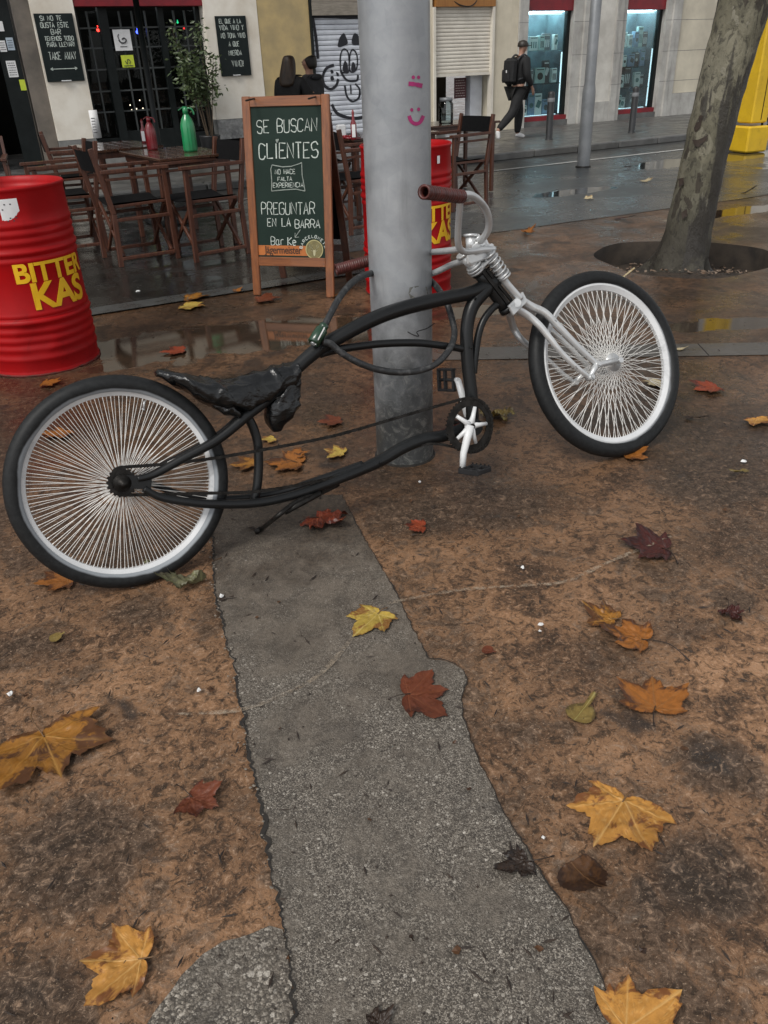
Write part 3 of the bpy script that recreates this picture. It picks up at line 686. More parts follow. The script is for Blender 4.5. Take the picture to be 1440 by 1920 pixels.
# fairy lights inside the bar
for i, (px, py, col, lab) in enumerate([(184, 56, (1, .03, .02), 'glowing red bulb over the left of the dark bar window'), (258, 60, (.05, .08, 1), 'glowing blue bulb high in the dark bar window'), (333, 42, (.02, .5, .2), 'dim green bulb high at the right of the bar window'), (345, 53, (.8, .03, .03), 'dim red bulb just below the green one')]):
    s, z = fa(px, py, -.45); mb = MB(); k = .030 if i < 2 else .018
    mb.lathe([(0, -k)] + [(k * cos(a), k * sin(a)) for a in (-1, -.5, 0, .5, 1)] + [(0, k)], 12); mb.tube([(0, 0, k * .8), (0, 0, k * 2.2)], .008, 6)
    o = mb.build('light_bulb', emit('bulb_%d' % i, col, 6 if i < 2 else 1.6)); o.location = fp(s, z, -.45); tag(o, lab, 'light bulb', 'coloured bulbs in the bar window')
for i, (px, py) in enumerate([(262, 188), (244, 197), (256, 204), (268, 203), (247, 206), (309, 88)]):
    s, z = fa(px, py, -.6); mb = MB(); mb.lathe([(0, -.012), (.012, 0), (0, .012)], 8)
    o = mb.build('small_lamp', emit('warm_%d' % i, (1, .8, .6), 3)); o.location = fp(s, z, -.6); tag(o, 'tiny warm lamp glinting inside the dark bar', 'lamp', 'tiny lamps deep inside the bar')

# --- shuttered building s -5.24 .. -.87
shb = empty('shuttered_building', fp(-3, .12), 'pale building with a painted roller shutter and a half open cream one', 'building')
fbuild(shb, 'wall', M['cream_wall'], (-3.35, -2.46, .12, 2.9, -.4, 0), (-.90, -.44, .12, 2.9, -.4, 0))
fbuild(shb, 'upper_wall', pm('upper_render', (.50, .46, .38), (.40, .36, .30), 1.1, .85, bump=.2), (-5.238, -.44, 2.905, WT + .6, -.8, .01))
fbuild(shb, 'dark_strip', M['dark_frame'], (-5.238, -5.19, .12, 2.9, -.4, .03))  # narrow dark strip where the two buildings meet
fbuild(shb, 'shutter_box', pm('dusty_beige_metal', (.26, .23, .19), (.17, .15, .12), 6, .6, stretch=(1, 1, 8)), (-5.19, -3.35, 2.38, 2.60, -.3, .05), (-5.19, -3.35, 2.605, 2.9, -.3, .02))
def shutter(root, s0, s1, z0, z1, pitch, m, name='shutter', d=-.06):
    mb = MB(); z = z0
    while z < z1 - .001:
        zt = min(z + pitch, z1)
        a, b = fp(s0, 0, d), fp(s1, 0, d)
        prof = [(0, z), (.012, z + .15 * pitch), (.016, z + .5 * pitch), (.012, z + .85 * pitch), (0, zt)]
        vs = []
        for (o, zz) in prof: vs += [a - FN * o + V((0, 0, zz)), b - FN * o + V((0, 0, zz))]
        mb.add(vs, [(2 * i, 2 * i + 1, 2 * i + 3, 2 * i + 2) for i in range(4)], False); z = zt
    return mb.build(name, m, root)
sh1 = shutter(shb, -5.19, -3.35, .12, 2.38, .088, M['shutter_white'])
mb = MB()
for i in range(26): fbox(mb, -5.19, -3.35, .12 + .088 * i - .005, .12 + .088 * i + .005, -.063, -.057)
mb.build('slat_gaps', M['dark_line'], sh1)
# spray painted face on the shutter
def spray(pts, wd, closed=False, d=-.040, parent=sh1, n=7, m=None, name='spray_painted_face', dst=None):
    Q = [fa(x, y, 0) for x, y in pts]; Q = cat([V((s, z, 0)) for s, z in Q], n, closed)
    mb = dst if dst is not None else MB(); vs = []; L = len(Q)
    for i, p in enumerate(Q):
        t = (Q[(i + 1) % L] - Q[i - 1]) if closed else (Q[min(i + 1, L - 1)] - Q[max(i - 1, 0)]); t.normalize(); nn = V((-t.y, t.x, 0)) * wd * (.9 + .25 * noise.noise(p * 7))
        for q in (p + nn, p - nn): vs.append(fp(q.x, q.y, d))
    F = [(2 * i, 2 * i + 1, 2 * i + 3, 2 * i + 2) for i in range(L - 1)] + ([(2 * L - 2, 2 * L - 1, 1, 0)] if closed else [])
    mb.add(vs, F); return mb
def blob(dst, pts, d=-.040, n=6):
    Q = cat([V((*fa(x, y, 0), 0)) for x, y in pts], n, True); dst.add([fp(q.x, q.y, d) for q in Q], [tuple(range(len(Q)))])
fm = MB()
spray([(586, 30), (640, 31), (700, 36), (728, 70), (730, 140), (720, 185), (700, 212), (668, 222), (636, 214), (624, 196)], .034, dst=fm)
spray([(588, 32), (594, 70), (598, 110)], .034, dst=fm)
spray([(640, 133), (652, 150), (670, 151), (673, 140)], .022, dst=fm)
spray([(648, 160), (652, 180), (662, 190), (674, 184), (676, 168), (668, 157)], .022, dst=fm); spray([(659, 159), (660, 176)], .018, dst=fm)
spray([(641, 132), (640, 105), (646, 92), (655, 100), (656, 132), (648, 136)], .017, True, dst=fm); spray([(657, 130), (658, 102), (664, 93), (671, 104), (671, 126), (664, 135)], .017, True, dst=fm)
blob(fm, [(644, 128), (648, 114), (653, 120), (654, 133), (648, 137)], -.0385); blob(fm, [(660, 128), (663, 116), (668, 122), (668, 132), (663, 136)], -.0385)
blob(fm, [(636, 88), (638, 72), (646, 62), (651, 70), (653, 82)], -.0395); blob(fm, [(662, 82), (663, 68), (668, 62), (677, 70), (682, 80), (676, 84)], -.0395)
spray([(628, 122), (614, 128), (607, 144), (610, 160), (622, 167), (632, 160), (636, 148)], .030, dst=fm)
blob(fm, [(621, 132), (625, 131), (627, 136), (623, 138)], -.0385); blob(fm, [(621, 145), (626, 143), (628, 149), (623, 151)], -.0385); blob(fm, [(632, 135), (636, 137), (637, 142), (633, 141)], -.0385)
fm.build('spray_painted_face', M['dark_line'], sh1)
# cream shutter, half raised
fbuild(shb, 'shutter_frame', M['shutter_cream'], (-.96, -.902, .12, 2.50, -.1, .04), (-2.458, -2.40, .12, 2.5, -.1, .04))
sh2 = shutter(shb, -2.40, -.96, 1.30, 2.50, .068, M['shutter_cream'])
mb = MB()
for i in range(1, 18): fbox(mb, -2.4, -.96, 1.30 + .068 * i - .004, 1.30 + .068 * i + .004, -.063, -.057)
mb.build('slat_gaps', pm('slat_shade', (.28, .25, .21)), sh2)
fbuild(shb, 'shutter_bar', M['shutter_cream'], (-2.40, -.96, 1.24, 1.298, -.08, -.02))
fbuild(shb, 'sign_board', M['orange_wood'], (-2.40, -.90, 2.505, 2.72, -.1, .045))
fbuild(shb, 'header', M['cream_wall'], (-2.46, -.90, 2.725, 2.9, -.4, 0))
fbuild(shb, 'interior', pm('dim_interior', (.05, .035, .022), (.03, .02, .014), 3, .7), (-2.45, -.90, .12, 2.5, -1.9, -1.85), (-2.46, -2.41, .12, 2.5, -1.85, -.1), (-2.45, -.9, .10, .125, -1.85, -.1))
fbuild(shb, 'cupboard', M['orange_wood'], (-2.2, -1.75, .5, 2.2, -1.6, -1.2))
fbuild(shb, 'side_panel', M['shutter_white'], (-1.28, -.965, .12, 1.24, -.5, -.30))
o = card('menu_board', -1.68, -1.36, .80, 1.20, -.35, pm('dark_red_board', (.07, .008, .012), (.05, .006, .010), 4, .5), 'dark red menu board hanging under the half open cream shutter', 'menu board')
lines_on(o, .32, .40, 7, pm('pale_print', (.45, .38, .36)), 8)
mb = MB(); mb.tube(cat([fp(*fa(848, 0, .03), .03), fp(*fa(862, 9, .05), .05), fp(*fa(880, 12, .05), .05), fp(*fa(892, 4, .04), .04), fp(*fa(898, -12, .03), .03)], 6), .012, 6)
tag(mb.build('loose_cable', M['rubber']), 'black cable drooping over the top of the cream shutter', 'cable')

# --- stone building with two lit shop windows s -.44 .. 30
stb = empty('stone_building', fp(3, .12), 'pale stone building with tall lit shop windows set between pillars', 'building')
fbuild(stb, 'pillar', M['cream_wall'], (-.438, -.25, .12, 2.9, -.5, 0))
fbuild(stb, 'pillar', M['stone'], (-.248, -.01, .12, 2.9, -.5, .05))
mb = MB()
for a, b, d in ((1.30, 1.56, .04), (1.56, 1.72, .10), (2.52, 2.72, .10), (2.72, 2.88, .04)): fbox(mb, a, b, .12, 2.9, -.5, d)
mb.build('pillar', M['stone'], stb)
fbuild(stb, 'pillar', pm('whitish_stone', (.60, .58, .53), (.42, .40, .36), 2, .8, bump=.2), (1.72, 2.52, .55, 2.9, -.5, .06))
fbuild(stb, 'pillar_base', M['stone'], (1.725, 2.515, .12, .548, -.5, .09))
mb = MB()
for a, b, d in ((4.16, 4.34, .04), (4.34, 4.60, .10)): fbox(mb, a, b, .12, 2.9, -.5, d)
mb.build('pillar', M['stone'], stb)
fbuild(stb, 'wall', pm('ashlar_cream', (.58, .53, .42), (.44, .40, .32), 1.5, .8, bump=.15), (4.60, 6.0, .62, 2.9, -.5, .05))
fbuild(stb, 'wall_base', M['stone'], (4.60, 6.0, .12, .615, -.5, .08))
fbuild(stb, 'pillar', M['stone'], (6.0, 6.5, .12, 2.9, -.5, .10))
fbuild(stb, 'window_recess', M['black'], (6.5, 7.9, .12, 2.9, -.5, -.2))
fbuild(stb, 'wall', M['white_wall'], (7.9, 14, .62, 2.9, -.5, .05), (14, 40, .12, 2.9, -.5, .05))
fbuild(stb, 'wall_base', M['grey_plinth'], (7.9, 14, .12, .615, -.5, .08))
fbuild(stb, 'upper_wall', M['stone'], (-.438, 40, 2.905, WT + 1.2, -.8, .03))
mb = MB()
for z in (.9, 1.55, 2.2):
    for a, b, d in ((1.30, 1.56, .041), (1.56, 1.72, .101), (2.52, 2.72, .101), (2.72, 2.88, .041), (4.16, 4.34, .041), (4.34, 4.60, .101), (-.248, -.01, .051), (4.60, 6.0, .051)): fbox(mb, a, b, z - .005, z + .005, .0, d)
mb.build('stone_joints', M['grey_plinth'], stb)
# glazing bars and shopfronts
M['shop_glass'] = glass_mat('shop_glass', (.86, .93, .93), 1.35)
M['led'] = emit('cool_led', (.70, .90, 1.0), 1.0); M['led2'] = emit('window_light', (.70, .90, 1.0), .55)
M['shelf'] = glass_mat('glass_shelf', (.80, .90, .90), 1.4)
M['navy'] = pm('display_back', (.09, .15, .17), (.025, .05, .065), 2.5, .5)
boxm = [pm('pack_white', (.70, .78, .76), (.58, .66, .64), 9, .5), pm('pack_mint', (.42, .58, .55), (.32, .46, .44), 9, .5), pm('pack_grey', (.16, .19, .20), (.10, .12, .13), 9, .5), pm('pack_blue', (.20, .33, .46), (.13, .22, .33), 9, .5), pm('pack_dark', (.03, .035, .04), (.02, .022, .025), 9, .4)]
artm = [pm('pack_print_dark', (.03, .05, .05)), pm('pack_print_teal', (.06, .18, .17)), pm('pack_print_pale', (.60, .66, .66))]
rnd = random.Random(21)
for wi, (s0, s1, nm) in enumerate(((-.008, 1.298, 'first'), (2.882, 4.158, 'second'))):
    wroot = fbuild(stb, 'shop_lintel', M['red_lintel'], (s0, s1, 2.42, 2.9, -.25, -.02)); fbuild(stb, 'shop_sill', M['red_lintel'], (s0, s1, .235, .33, -.25, -.03))
    pb = MB(); fbox(pb, s0 + .02, s1 - .02, .33, 2.42, -.145, -.14); pb.build('shop_pane', M['shop_glass'], stb)
    fbuild(stb, 'window_frame', M['dark_frame'], (s0, s0 + .02, .33, 2.42, -.2, -.1)); fbuild(stb, 'window_frame', M['dark_frame'], (s1 - .09, s1, .33, 2.42, -.2, -.1))
    fbuild(stb, 'threshold', M['kerb'], (s0, s1, .12, .233, -.3, .02))
    fbuild(stb, 'display_back', M['navy'], (s0, s1, .33, 2.9, -.95, -.92), (s0 - .01, s0, .33, 2.42, -.92, -.2), (s1, s1 + .01, .33, 2.42, -.92, -.2), (s0, s1, .30, .33, -.95, -.26))
    lb = MB(); fbox(lb, s1 - .108, s1 - .096, .36, 1.62 if wi == 0 else 1.62, -.22, -.19); lb.build('light_strip', M['led'], stb)
    lb = MB(); fbox(lb, s0 + .3, s1 - .15, 2.36, 2.385, -.35, -.22); lb.build('light_strip', M['led'], stb)
    lb = MB(); fbox(lb, s0 + .02, s1 - .02, 2.41, 2.42, -.9, -.3); lb.build('added_ceiling_glow', emit('added_window_fill', (.72, .93, 1), 8.0), stb)  # unseen glowing ceiling, added to brighten the boxes below
    lb = MB(); fbox(lb, s0 + .1, s1 - .13, .335, .345, -.3, -.26); lb.build('light_strip', M['led'], stb)
    shelves = (.78, 1.64) if wi else (.98, 1.64)
    for z in shelves: fbuild(stb, 'shelf', M['shelf'], (s0 + .02, s1 - .11, z, z + .025, -.85, -.2))
    if wi: fbuild(stb, 'shelf', M['shelf'], (s0 + .02, s1 - .4, 1.22, 1.245, -.85, -.3))
    rows = [(.345, .30), (shelves[0] + .027, .30), (1.667, .30)] + ([(1.247, .28)] if wi else [(1.35, .24)])
    for ri, (z, hmax) in enumerate(rows):
        s = s0 + .06
        while s < s1 - .25:
            w_ = rnd.uniform(.12, .27); h_ = rnd.uniform(.22, hmax + .16); w_ = min(w_, s1 - .15 - s); dp = rnd.uniform(.08, .14); d_ = -rnd.uniform(.26, .40)
            if wi == 0 and ri == 3: s += w_ + .1; continue
            mb = MB(); mb.box((0, 0, h_ / 2), (w_, dp, h_), bev=.006)
            bm_ = rnd.choice(boxm[:2] + boxm[:4] + boxm if ri else boxm[:4]); o = mb.build('product_box', bm_); c = fp(s + w_ / 2, z + .001, d_ - dp / 2); o.location = c; o.rotation_euler = (0, 0, TH + rnd.uniform(-.15, .15))
            shelf = ['floor of', 'lower shelf of', 'top shelf of', 'middle shelf of'][ri]
            tag(o, 'boxed household product on the %s the %s lit shop window' % (shelf, nm), 'product box', 'boxes on the %s the %s shop window' % (shelf, nm))
            pr = MB(); k = rnd.random()
            if k < .35: pr.lathe([(0, 0), (min(w_, h_) * .28, 0), (min(w_, h_) * .28, .003)], 16, Matrix.Translation((0, -dp / 2 - .002, h_ * .45)) @ Matrix.Rotation(pi / 2, 4, 'X'))
            elif k < .7: 
                for q in (-.25, 0, .25): pr.box((w_ * q, -dp / 2 - .002, h_ * .4), (w_ * .14, .003, h_ * .45))
            else: pr.box((w_ * .1, -dp / 2 - .002, h_ * .5), (w_ * .5, .003, h_ * .35), M=Matrix.Rotation(.4, 4, 'Y'))
            pr.box((0, -dp / 2 - .002, h_ * .88), (w_ * .7, .003, h_ * .06))
            pr.build('printed_picture', artm[2] if bm_ in (boxm[2], boxm[4]) else rnd.choice(artm[:2]), o, local=True)
            s += w_ + rnd.uniform(.0, .03)
# ================================================================== BICYCLE
BT = V((cos(R(26.4)), sin(R(26.4)), 0)); BNH = V((-BT.y, BT.x, 0)); BU = V((0, 0, 1)) * cos(R(13.2)) + BNH * sin(R(13.2)); BN = BT.cross(BU)
if BN.y > 0: BN = -BN                       # BN points from the frame plane to the viewer's side
BC = V((-.873, 2.398, .353))
def pl(x, y, off=0.0): return onp(x, y, BC + BN * off, BN)
bike = empty('lowrider_bicycle', (.05, 2.85, 0), 'long low black chopper bicycle with white fork and dense spokes leaning on the grey pole', 'bicycle')
def trace(pts, k=8):           # (px, py, off) knots -> smooth curve in the place
    K = [pl(*p) for p in pts]; return cat(K, k)
def ftube(pts, rad, k=8, n=12, dst=None):
    P_ = trace(pts, k); rr = lerps(rad, k) if isinstance(rad, (list, tuple)) else rad
    (dst if dst is not None else fr).tube(P_, rr, n)
fr = MB()
# main beam: rear dropout - stay - seat - top tube - head
ftube([(258, 898, .055), (290, 889, .055), (341, 861, .055), (408, 824, .055), (463, 779, .045), (500, 748, .03), (549, 697, .008), (580, 668, 0), (612, 645, 0), (692, 602, 0), (753, 579, 0), (830, 560, 0), (885, 548, 0), (925, 527, 0)], [.011, .013, .015, .017, .019, .021, .024, .026, .027, .0275, .0275, .027, .027, .027])
ftube([(262, 893, -.06), (345, 853, -.06), (412, 815, -.06), (463, 770, -.045), (505, 735, -.02), (549, 697, -.004)], [.011, .013, .015, .016, .016, .018])
# down tube
ftube([(930, 524, 0), (905, 548, 0), (885, 575, 0), (876, 610, 0), (875, 650, 0), (879, 700, 0), (884, 745, 0), (886, 790, 0)], [.030, .030, .028, .026, .026, .026, .026, .026])
ftube([(946, 566, 0), (928, 574, 0), (908, 598, 0), (897, 628, 0), (891, 668, 0), (888, 700, 0)], [.016, .015, .0145, .0145, .0145, .014])
# curved middle tube
ftube([(600, 664, 0), (630, 656, 0), (675, 649, 0), (722, 644, 0), (783, 643, 0), (830, 648, 0), (872, 655, 0)], .0145)
# head tube
ftube([(897, 509, 0), (950, 580, 0)], .026, 4, 16); ftube([(895, 507, 0), (899, 512, 0)], .031, 2, 16); ftube([(947, 575, 0), (952, 583, 0)], .031, 2, 16)
# chain stays
ftube([(270, 916, .055), (300, 932, .055), (350, 941, .055), (400, 945, .05), (480, 943, .045), (555, 927, .035), (632, 899, .015), (707, 867, 0), (754, 840, 0), (790, 825, 0), (835, 816, 0), (876, 800, 0)], [.012, .013, .015, .016, .0165, .017, .020, .024, .025, .025, .025, .028])
ftube([(280, 905, -.06), (350, 930, -.06), (430, 936, -.055), (520, 925, -.04), (600, 900, -.015), (680, 872, 0)], [.011, .013, .015, .016, .017, .018])
# curved strut behind the rear wheel
ftube([(462, 778, .0), (474, 800, .0), (483, 830, .0), (485, 866, .0), (483, 905, .0), (477, 940, .0)], .0165)
# bottom bracket shell and dropouts
bb = pl(881, 799, 0)
fr.tube([bb - BN * .045, bb + BN * .045], .033, 20)
for off in (.055, -.06):
    a, b = pl(236, 903, off), pl(284, 905, off); fr.bar(a, b, .008 if False else .045, .007, BN)
for (x, y, o_) in ((600, 652, .012), (877, 652, .012), (708, 866, .0), (884, 560, .0), (466, 778, .03)):     # weld beads
    c_ = pl(x, y, o_)
    fr.tube([c_ + BN * .028 + (BT * cos(t) + BU * sin(t)) * .004 for t in (0, 1.6, 3.1, 4.7)], .003, 5)
fr.build('frame', M['black_paint'], bike)

def wheel(c, yaw, lean, Ro, rt_, rr, mode, label=None):
    t = V((cos(yaw), sin(yaw), 0)); nh = V((-sin(yaw), cos(yaw), 0)); u = V((0, 0, 1)) * cos(lean) + nh * sin(lean); n = t.cross(u)
    e = bpy.data.objects.new('wheel', None); C.objects.link(e); e.parent = bike
    Mx = Matrix(((t.x, u.x, n.x, 0), (t.y, u.y, n.y, 0), (t.z, u.z, n.z, 0), (0, 0, 0, 1))); e.location = c - bike.location; e.rotation_euler = Mx.to_euler()
    if label: e['label'] = label
    N_ = 120; Rm = Ro - rt_
    ty = MB(); prof = []
    for k in range(21):
        a = pi * (-.80 + 1.60 * k / 20)
        q = 1 + (.03 if abs(a) < .75 and k % 2 else 0) * 0
        prof.append((Rm + rt_ * cos(a) * 1.0, rt_ * 1.04 * sin(a)))
    ty.lathe(prof, N_); ty.build('tyre', tyre_mat('tyre_paint', rr, Ro, .95 if mode else .9), e, local=True)
    # fine tread grooves
    rm = MB(); w_ = rt_ * .62
    rm.lathe([(rr - .002, -w_), (rr + .007, -w_ * 1.02), (rr + .007, -w_ * .86), (rr - .004, -w_ * .80), (rr - .014, -w_ * .45), (rr - .016, 0), (rr - .014, w_ * .45), (rr - .004, w_ * .80), (rr + .007, w_ * .86), (rr + .007, w_ * 1.02), (rr - .002, w_)], N_)
    rm.lathe([(rr - .020, -w_ * .4), (rr - .020, w_ * .4)], N_); rm.lathe([(rr - .001, -w_), (rr - .020, -w_ * .38)], N_); rm.lathe([(rr - .001, w_), (rr - .020, w_ * .38)], N_)
    rm.build('rim', M['rim_white'], e, local=True)
    hb = MB(); hr = .030 if not mode else .040; hw = .042 if mode else .030
    hb.lathe([(0, -hw - .03), (.008, -hw - .03), (.008, -hw - .008), (.018, -hw - .006), (.018, -hw), (hr, -hw), (hr, -hw + .004), (.017, -hw + .010), (.016, 0), (.017, hw - .010), (hr, hw - .004), (hr, hw), (.018, hw), (.018, hw + .006), (.008, hw + .008), (.008, hw + .03), (0, hw + .03)], 32)
    if mode: hb.lathe([(.0, -hw - .004), (.030, -hw - .004), (.034, -hw)], 32)
    hb.build('hub', M['white_paint'] if mode else M['dark_metal'], e, local=True)
    sp = MB(); nn = 144; rb = rr - .016
    for k in range(nn):
        side = 1 if k % 2 else -1; a = 2 * pi * (k + .5) / nn
        if mode:   # pairs that meet near the rim and cross near the hub
            a = 2 * pi * (k // 2 + .5) / (nn / 2) + (.015 if k % 2 else -.015); da = (1 if (k % 4) in (0, 3) else -1) * R(38); hq = hr * .95
        else:
            da = (1 if (k % 4) < 2 else -1) * R(3); hq = hr * .95
        p0 = V((hq * cos(a + da), hq * sin(a + da), side * hw * .93)); p1 = V((rb * cos(a), rb * sin(a), side * .003)); pm_ = p1.lerp(p0, .045)
        sp.tube([p0, pm_], .00125, 4, cap=False); sp.tube([pm_, p1], [.0018, .0020], 5, cap=False)
    sp.build('spokes', M['spoke'], e, local=True)
    return e, t, u, n
rwh, *_ = wheel(V((-.873, 2.398, .353)), R(26.4), R(13.2), .3615, .0295, .3145, 0, 'rear wheel with greased dark hub and sprocket')
FC = V((1.001, 3.348, .366)); fwh, ft, fu, fn = wheel(FC, R(28.6), R(27.4), .4085, .0325, .3430, 1, 'front wheel turned aside with white hub and crossed spokes')
fnn = fn if fn.y < 0 else -fn               # towards the viewer
# valve stem with a blob of paint
mb = MB(); a = pl(271, 751, .0); b = pl(269, 766, .0); mb.tube([a, b], .004, 8); mb.tube([b, pl(268, 769, 0)], .006, 8); mb.build('valve', M['white_paint'], bike)
# sprocket and axle nut
mb = MB(); c0 = pl(230, 906, .058)
MB_ = Matrix(((BT.x, BU.x, BN.x, c0.x), (BT.y, BU.y, BN.y, c0.y), (BT.z, BU.z, BN.z, c0.z), (0, 0, 0, 1)))
def gear(dst, Mx, r, teeth, th, ri):
    P = []; 
    for z in (-th / 2, th / 2):
        for k in range(teeth * 4):
            a = 2 * pi * k / (teeth * 4); rr = r + (.0045 if k % 4 in (1, 2) else -.0015); P.append(Mx @ V((rr * cos(a), rr * sin(a), z)))
        for k in range(teeth * 4):
            a = 2 * pi * k / (teeth * 4); P.append(Mx @ V((ri * cos(a), ri * sin(a), z)))
    n = teeth * 4; F = []
    for k in range(n):
        j = (k + 1) % n; F += [(k, j, n + j, n + k), (2 * n + k, 3 * n + k, 3 * n + j, 2 * n + j), (k, 2 * n + k, 2 * n + j, j), (n + k, n + j, 3 * n + j, 3 * n + k)]
    dst.add(P, F)
gear(mb, MB_ @ Matrix.Translation((0, 0, -.012)), .046, 18, .005, .02); mb.lathe([(.030, -.012), (.030, .0), (.016, .004), (.016, .016), (.009, .016), (.009, .026), (0, .026)], 20, MB_)
mb.build('sprocket', M['dark_metal'], bike)
# crank set
co = .058; cc = pl(881, 798, co)
MC = Matrix(((BT.x, BU.x, BN.x, cc.x), (BT.y, BU.y, BN.y, cc.y), (BT.z, BU.z, BN.z, cc.z), (0, 0, 0, 1)))
mb = MB(); gear(mb, MC, .107, 44, .005, .078)
mb.build('chainring', M['dark_metal'], bike)
mb = MB(); mb.tube([cc - BN * .12, cc + BN * .02], .011, 12); mb.lathe([(0, .024), (.010, .024), (.010, .014)], 16, MC); mb.build('crank_axle', M['dark_metal'], bike)
sp = MB(); bt_ = pl(867, 878, co + .022); dv = bt_ - cc; a0 = atan2(dv.dot(BU), dv.dot(BT))
sp.lathe([(0, .012), (.020, .012), (.025, .006), (.025, .0), (0, 0)], 20, MC)
for q in (36, -36, 108, -108, 180):
    b = cc + (BT * cos(a0 + R(q)) + BU * sin(a0 + R(q))) * .076 + BN * .003; sp.tube([cc + BN * .006, cc.lerp(b, .5) + BN * .005, b], [.016, .0095, .0075], 8)
sp.tube([pl(881, 798, co + .008), pl(876, 822, co + .012), pl(869, 850, co + .018), bt_], [.020, .0165, .014, .0125], 10)
sp.build('crank_arm', M['rim_white'], bike); mb = MB(); mb.lathe([(0, .019), (.009, .019), (.009, .012)], 16, MC); mb.build('crank_bolt', M['dark_metal'], bike)
sp = MB(); fa_ = pl(859, 713, -.075); sp.tube([pl(881, 798, -.062), pl(870, 755, -.068), fa_], [.016, .014, .013], 10); sp.tube([fa_ + BN * .002, fa_ - BN * .016], .011, 10); sp.build('crank_arm', M['rim_white'], bike)
def pedal(c, ax, fwd, w_=.095, l_=.085):     # ax: out along the spindle, fwd: along the tread
    ax = ax.normalized(); fwd = (fwd - ax * fwd.dot(ax)).normalized(); upv = ax.cross(fwd); mb = MB()
    mb.tube([c, c + ax * (w_ + .01)], .007, 8)
    for s in (-1, 1): mb.bar(c + ax * .012 + fwd * s * l_ / 2, c + ax * (w_ + .01) + fwd * s * l_ / 2, .010, .022, upv, .002)
    for q in (.018, .018 + w_ * .5, w_ + .008): mb.bar(c + ax * q - fwd * l_ / 2, c + ax * q + fwd * l_ / 2, .010, .018, upv, .002)
    for s in (-1, 1):
        for q in range(5): mb.box(c + ax * (.02 + q * w_ / 5) + fwd * s * l_ / 2 + upv * .013, (.006, .006, .008))
    return mb.build('pedal', M['rubber'], bike)
pax = (BN + BT * .25 + V((.35, -.1, -.02))).normalized(); pedal(bt_, pax, BT + V((0, 0, -.10)))
pedal(fa_ - BN * .012, -BN - BT * .25, BU + BT * .1)
# chain
def chain(path, name='chain'):
    mb = MB(); P_ = path; D = [0]
    for i in range(1, len(P_)): D.append(D[-1] + (P_[i] - P_[i - 1]).length)
    L = D[-1]; k = int(L / .0135); j = 0; pos = []
    for i in range(k + 1):
        d = L * i / k
        while j < len(D) - 2 and D[j + 1] < d: j += 1
        pos.append(P_[j].lerp(P_[j + 1], (d - D[j]) / max(1e-9, D[j + 1] - D[j])))
    for i in range(k):
        o = .0045 if i % 2 else .0022
        for s in (-1, 1): mb.bar(pos[i] + BN * o * s, pos[i + 1] + BN * o * s, .0095, .0012, BN) if False else mb.bar(pos[i] + BN * o * s, pos[i + 1] + BN * o * s, .010, .0014, BN)
        mb.tube([pos[i] - BN * .0055, pos[i] + BN * .0055], .0045, 6)
    return mb.build(name, M['dark_metal'], bike)
cu = trace([(209, 893, .046), (216, 880, .046), (232, 876, .046), (300, 871, .046), (372, 863, .046), (414, 857, .046), (506, 841, .048), (600, 823, .05), (660, 808, .052), (773, 775, .056), (849, 753, .058), (875, 747, .058), (900, 751, .058), (916, 770, .058), (922, 798, .058), (914, 830, .058), (898, 845, .05), (876, 848, .045), (850, 838, .035), (805, 832, .02), (754, 844, .0), (707, 868, .0), (640, 892, .02), (494, 920, .048), (372, 925, .046), (250, 928, .046), (220, 926, .046), (207, 910, .046), (207, 898, .046)], 8)
chain(cu)
# kick stand
mb = MB(); mb.tube(cat([pl(612, 917, .01), pl(590, 926, .03), pl(555, 941, .06), pl(520, 968, .10), g(490, 992, .02)], 6), [.009] * 24 + [.011], 8); mb.bar(pl(600, 921, .02), pl(632, 905, .0), .03, .02); mb.tube([g(491, 991, .022), g(478, 998, .012)], .0115, 8)
mb.tube([pl(535, 960, .085), pl(600, 925, .045)], .011, 8)
mb.build('kickstand', M['dark_metal'], bike)

# ---- springer fork: steering stem, springs, four blades, yokes
W = M['white_paint']
def tb(name, pts, rad, m=W, k=8, n=12):
    mb = MB(); P_ = cat(pts, k); mb.tube(P_, lerps(rad, k) if isinstance(rad, (list, tuple)) else rad, n); return mb.build(name, m, bike)
axN = FC + fnn * .078; axF = FC - fnn * .078          # axle ends
def fpl(x, y, off): return onp(x, y, FC + fnn * off, fnn)       # on a plane parallel to the front wheel
yk = pl(975, 566, .03)
mb = MB(); mb.tube([axN + fnn * .012, axF - fnn * .012], .0075, 10); mb.tube([axN, axN + fnn * .014], .013, 6); mb.tube([axF, axF - fnn * .014], .013, 6); mb.build('axle', W, bike)
def blade(p_up, path_px, off, r0_, r1_, dst):
    K = [p_up] + [fpl(x, y, o) for x, y, o in path_px]; P_ = cat(K, 8); n_ = len(P_); rr = [r0_ + (r1_ - r0_) * (i / (n_ - 1)) ** 1.3 for i in range(n_)]; dst.tube(P_, rr, 12)
mb = MB(); blade(pl(972, 560, .0), [(997, 575, .075), (1022, 587, .080), (1047, 612, .082), (1070, 636, .082), (1095, 661, .082), (1118, 682, .08)], 0, .0175, .0115, mb); mb.build('fork_blade', W, bike)
mb = MB(); blade(pl(962, 576, .03), [(990, 592, .085), (1012, 611, .09), (1032, 636, .092), (1052, 661, .092), (1080, 688, .092), (1103, 706, .09)], 0, .0160, .0105, mb); mb.build('fork_blade', W, bike)
mb = MB(); blade(pl(954, 583, -.03), [(962, 612, -.08), (976, 635, -.085), (1000, 655, -.085), (1027, 676, -.085), (1052, 699, -.085), (1077, 718, -.085)], 0, .0160, .0105, mb); mb.build('fork_blade', W, bike)
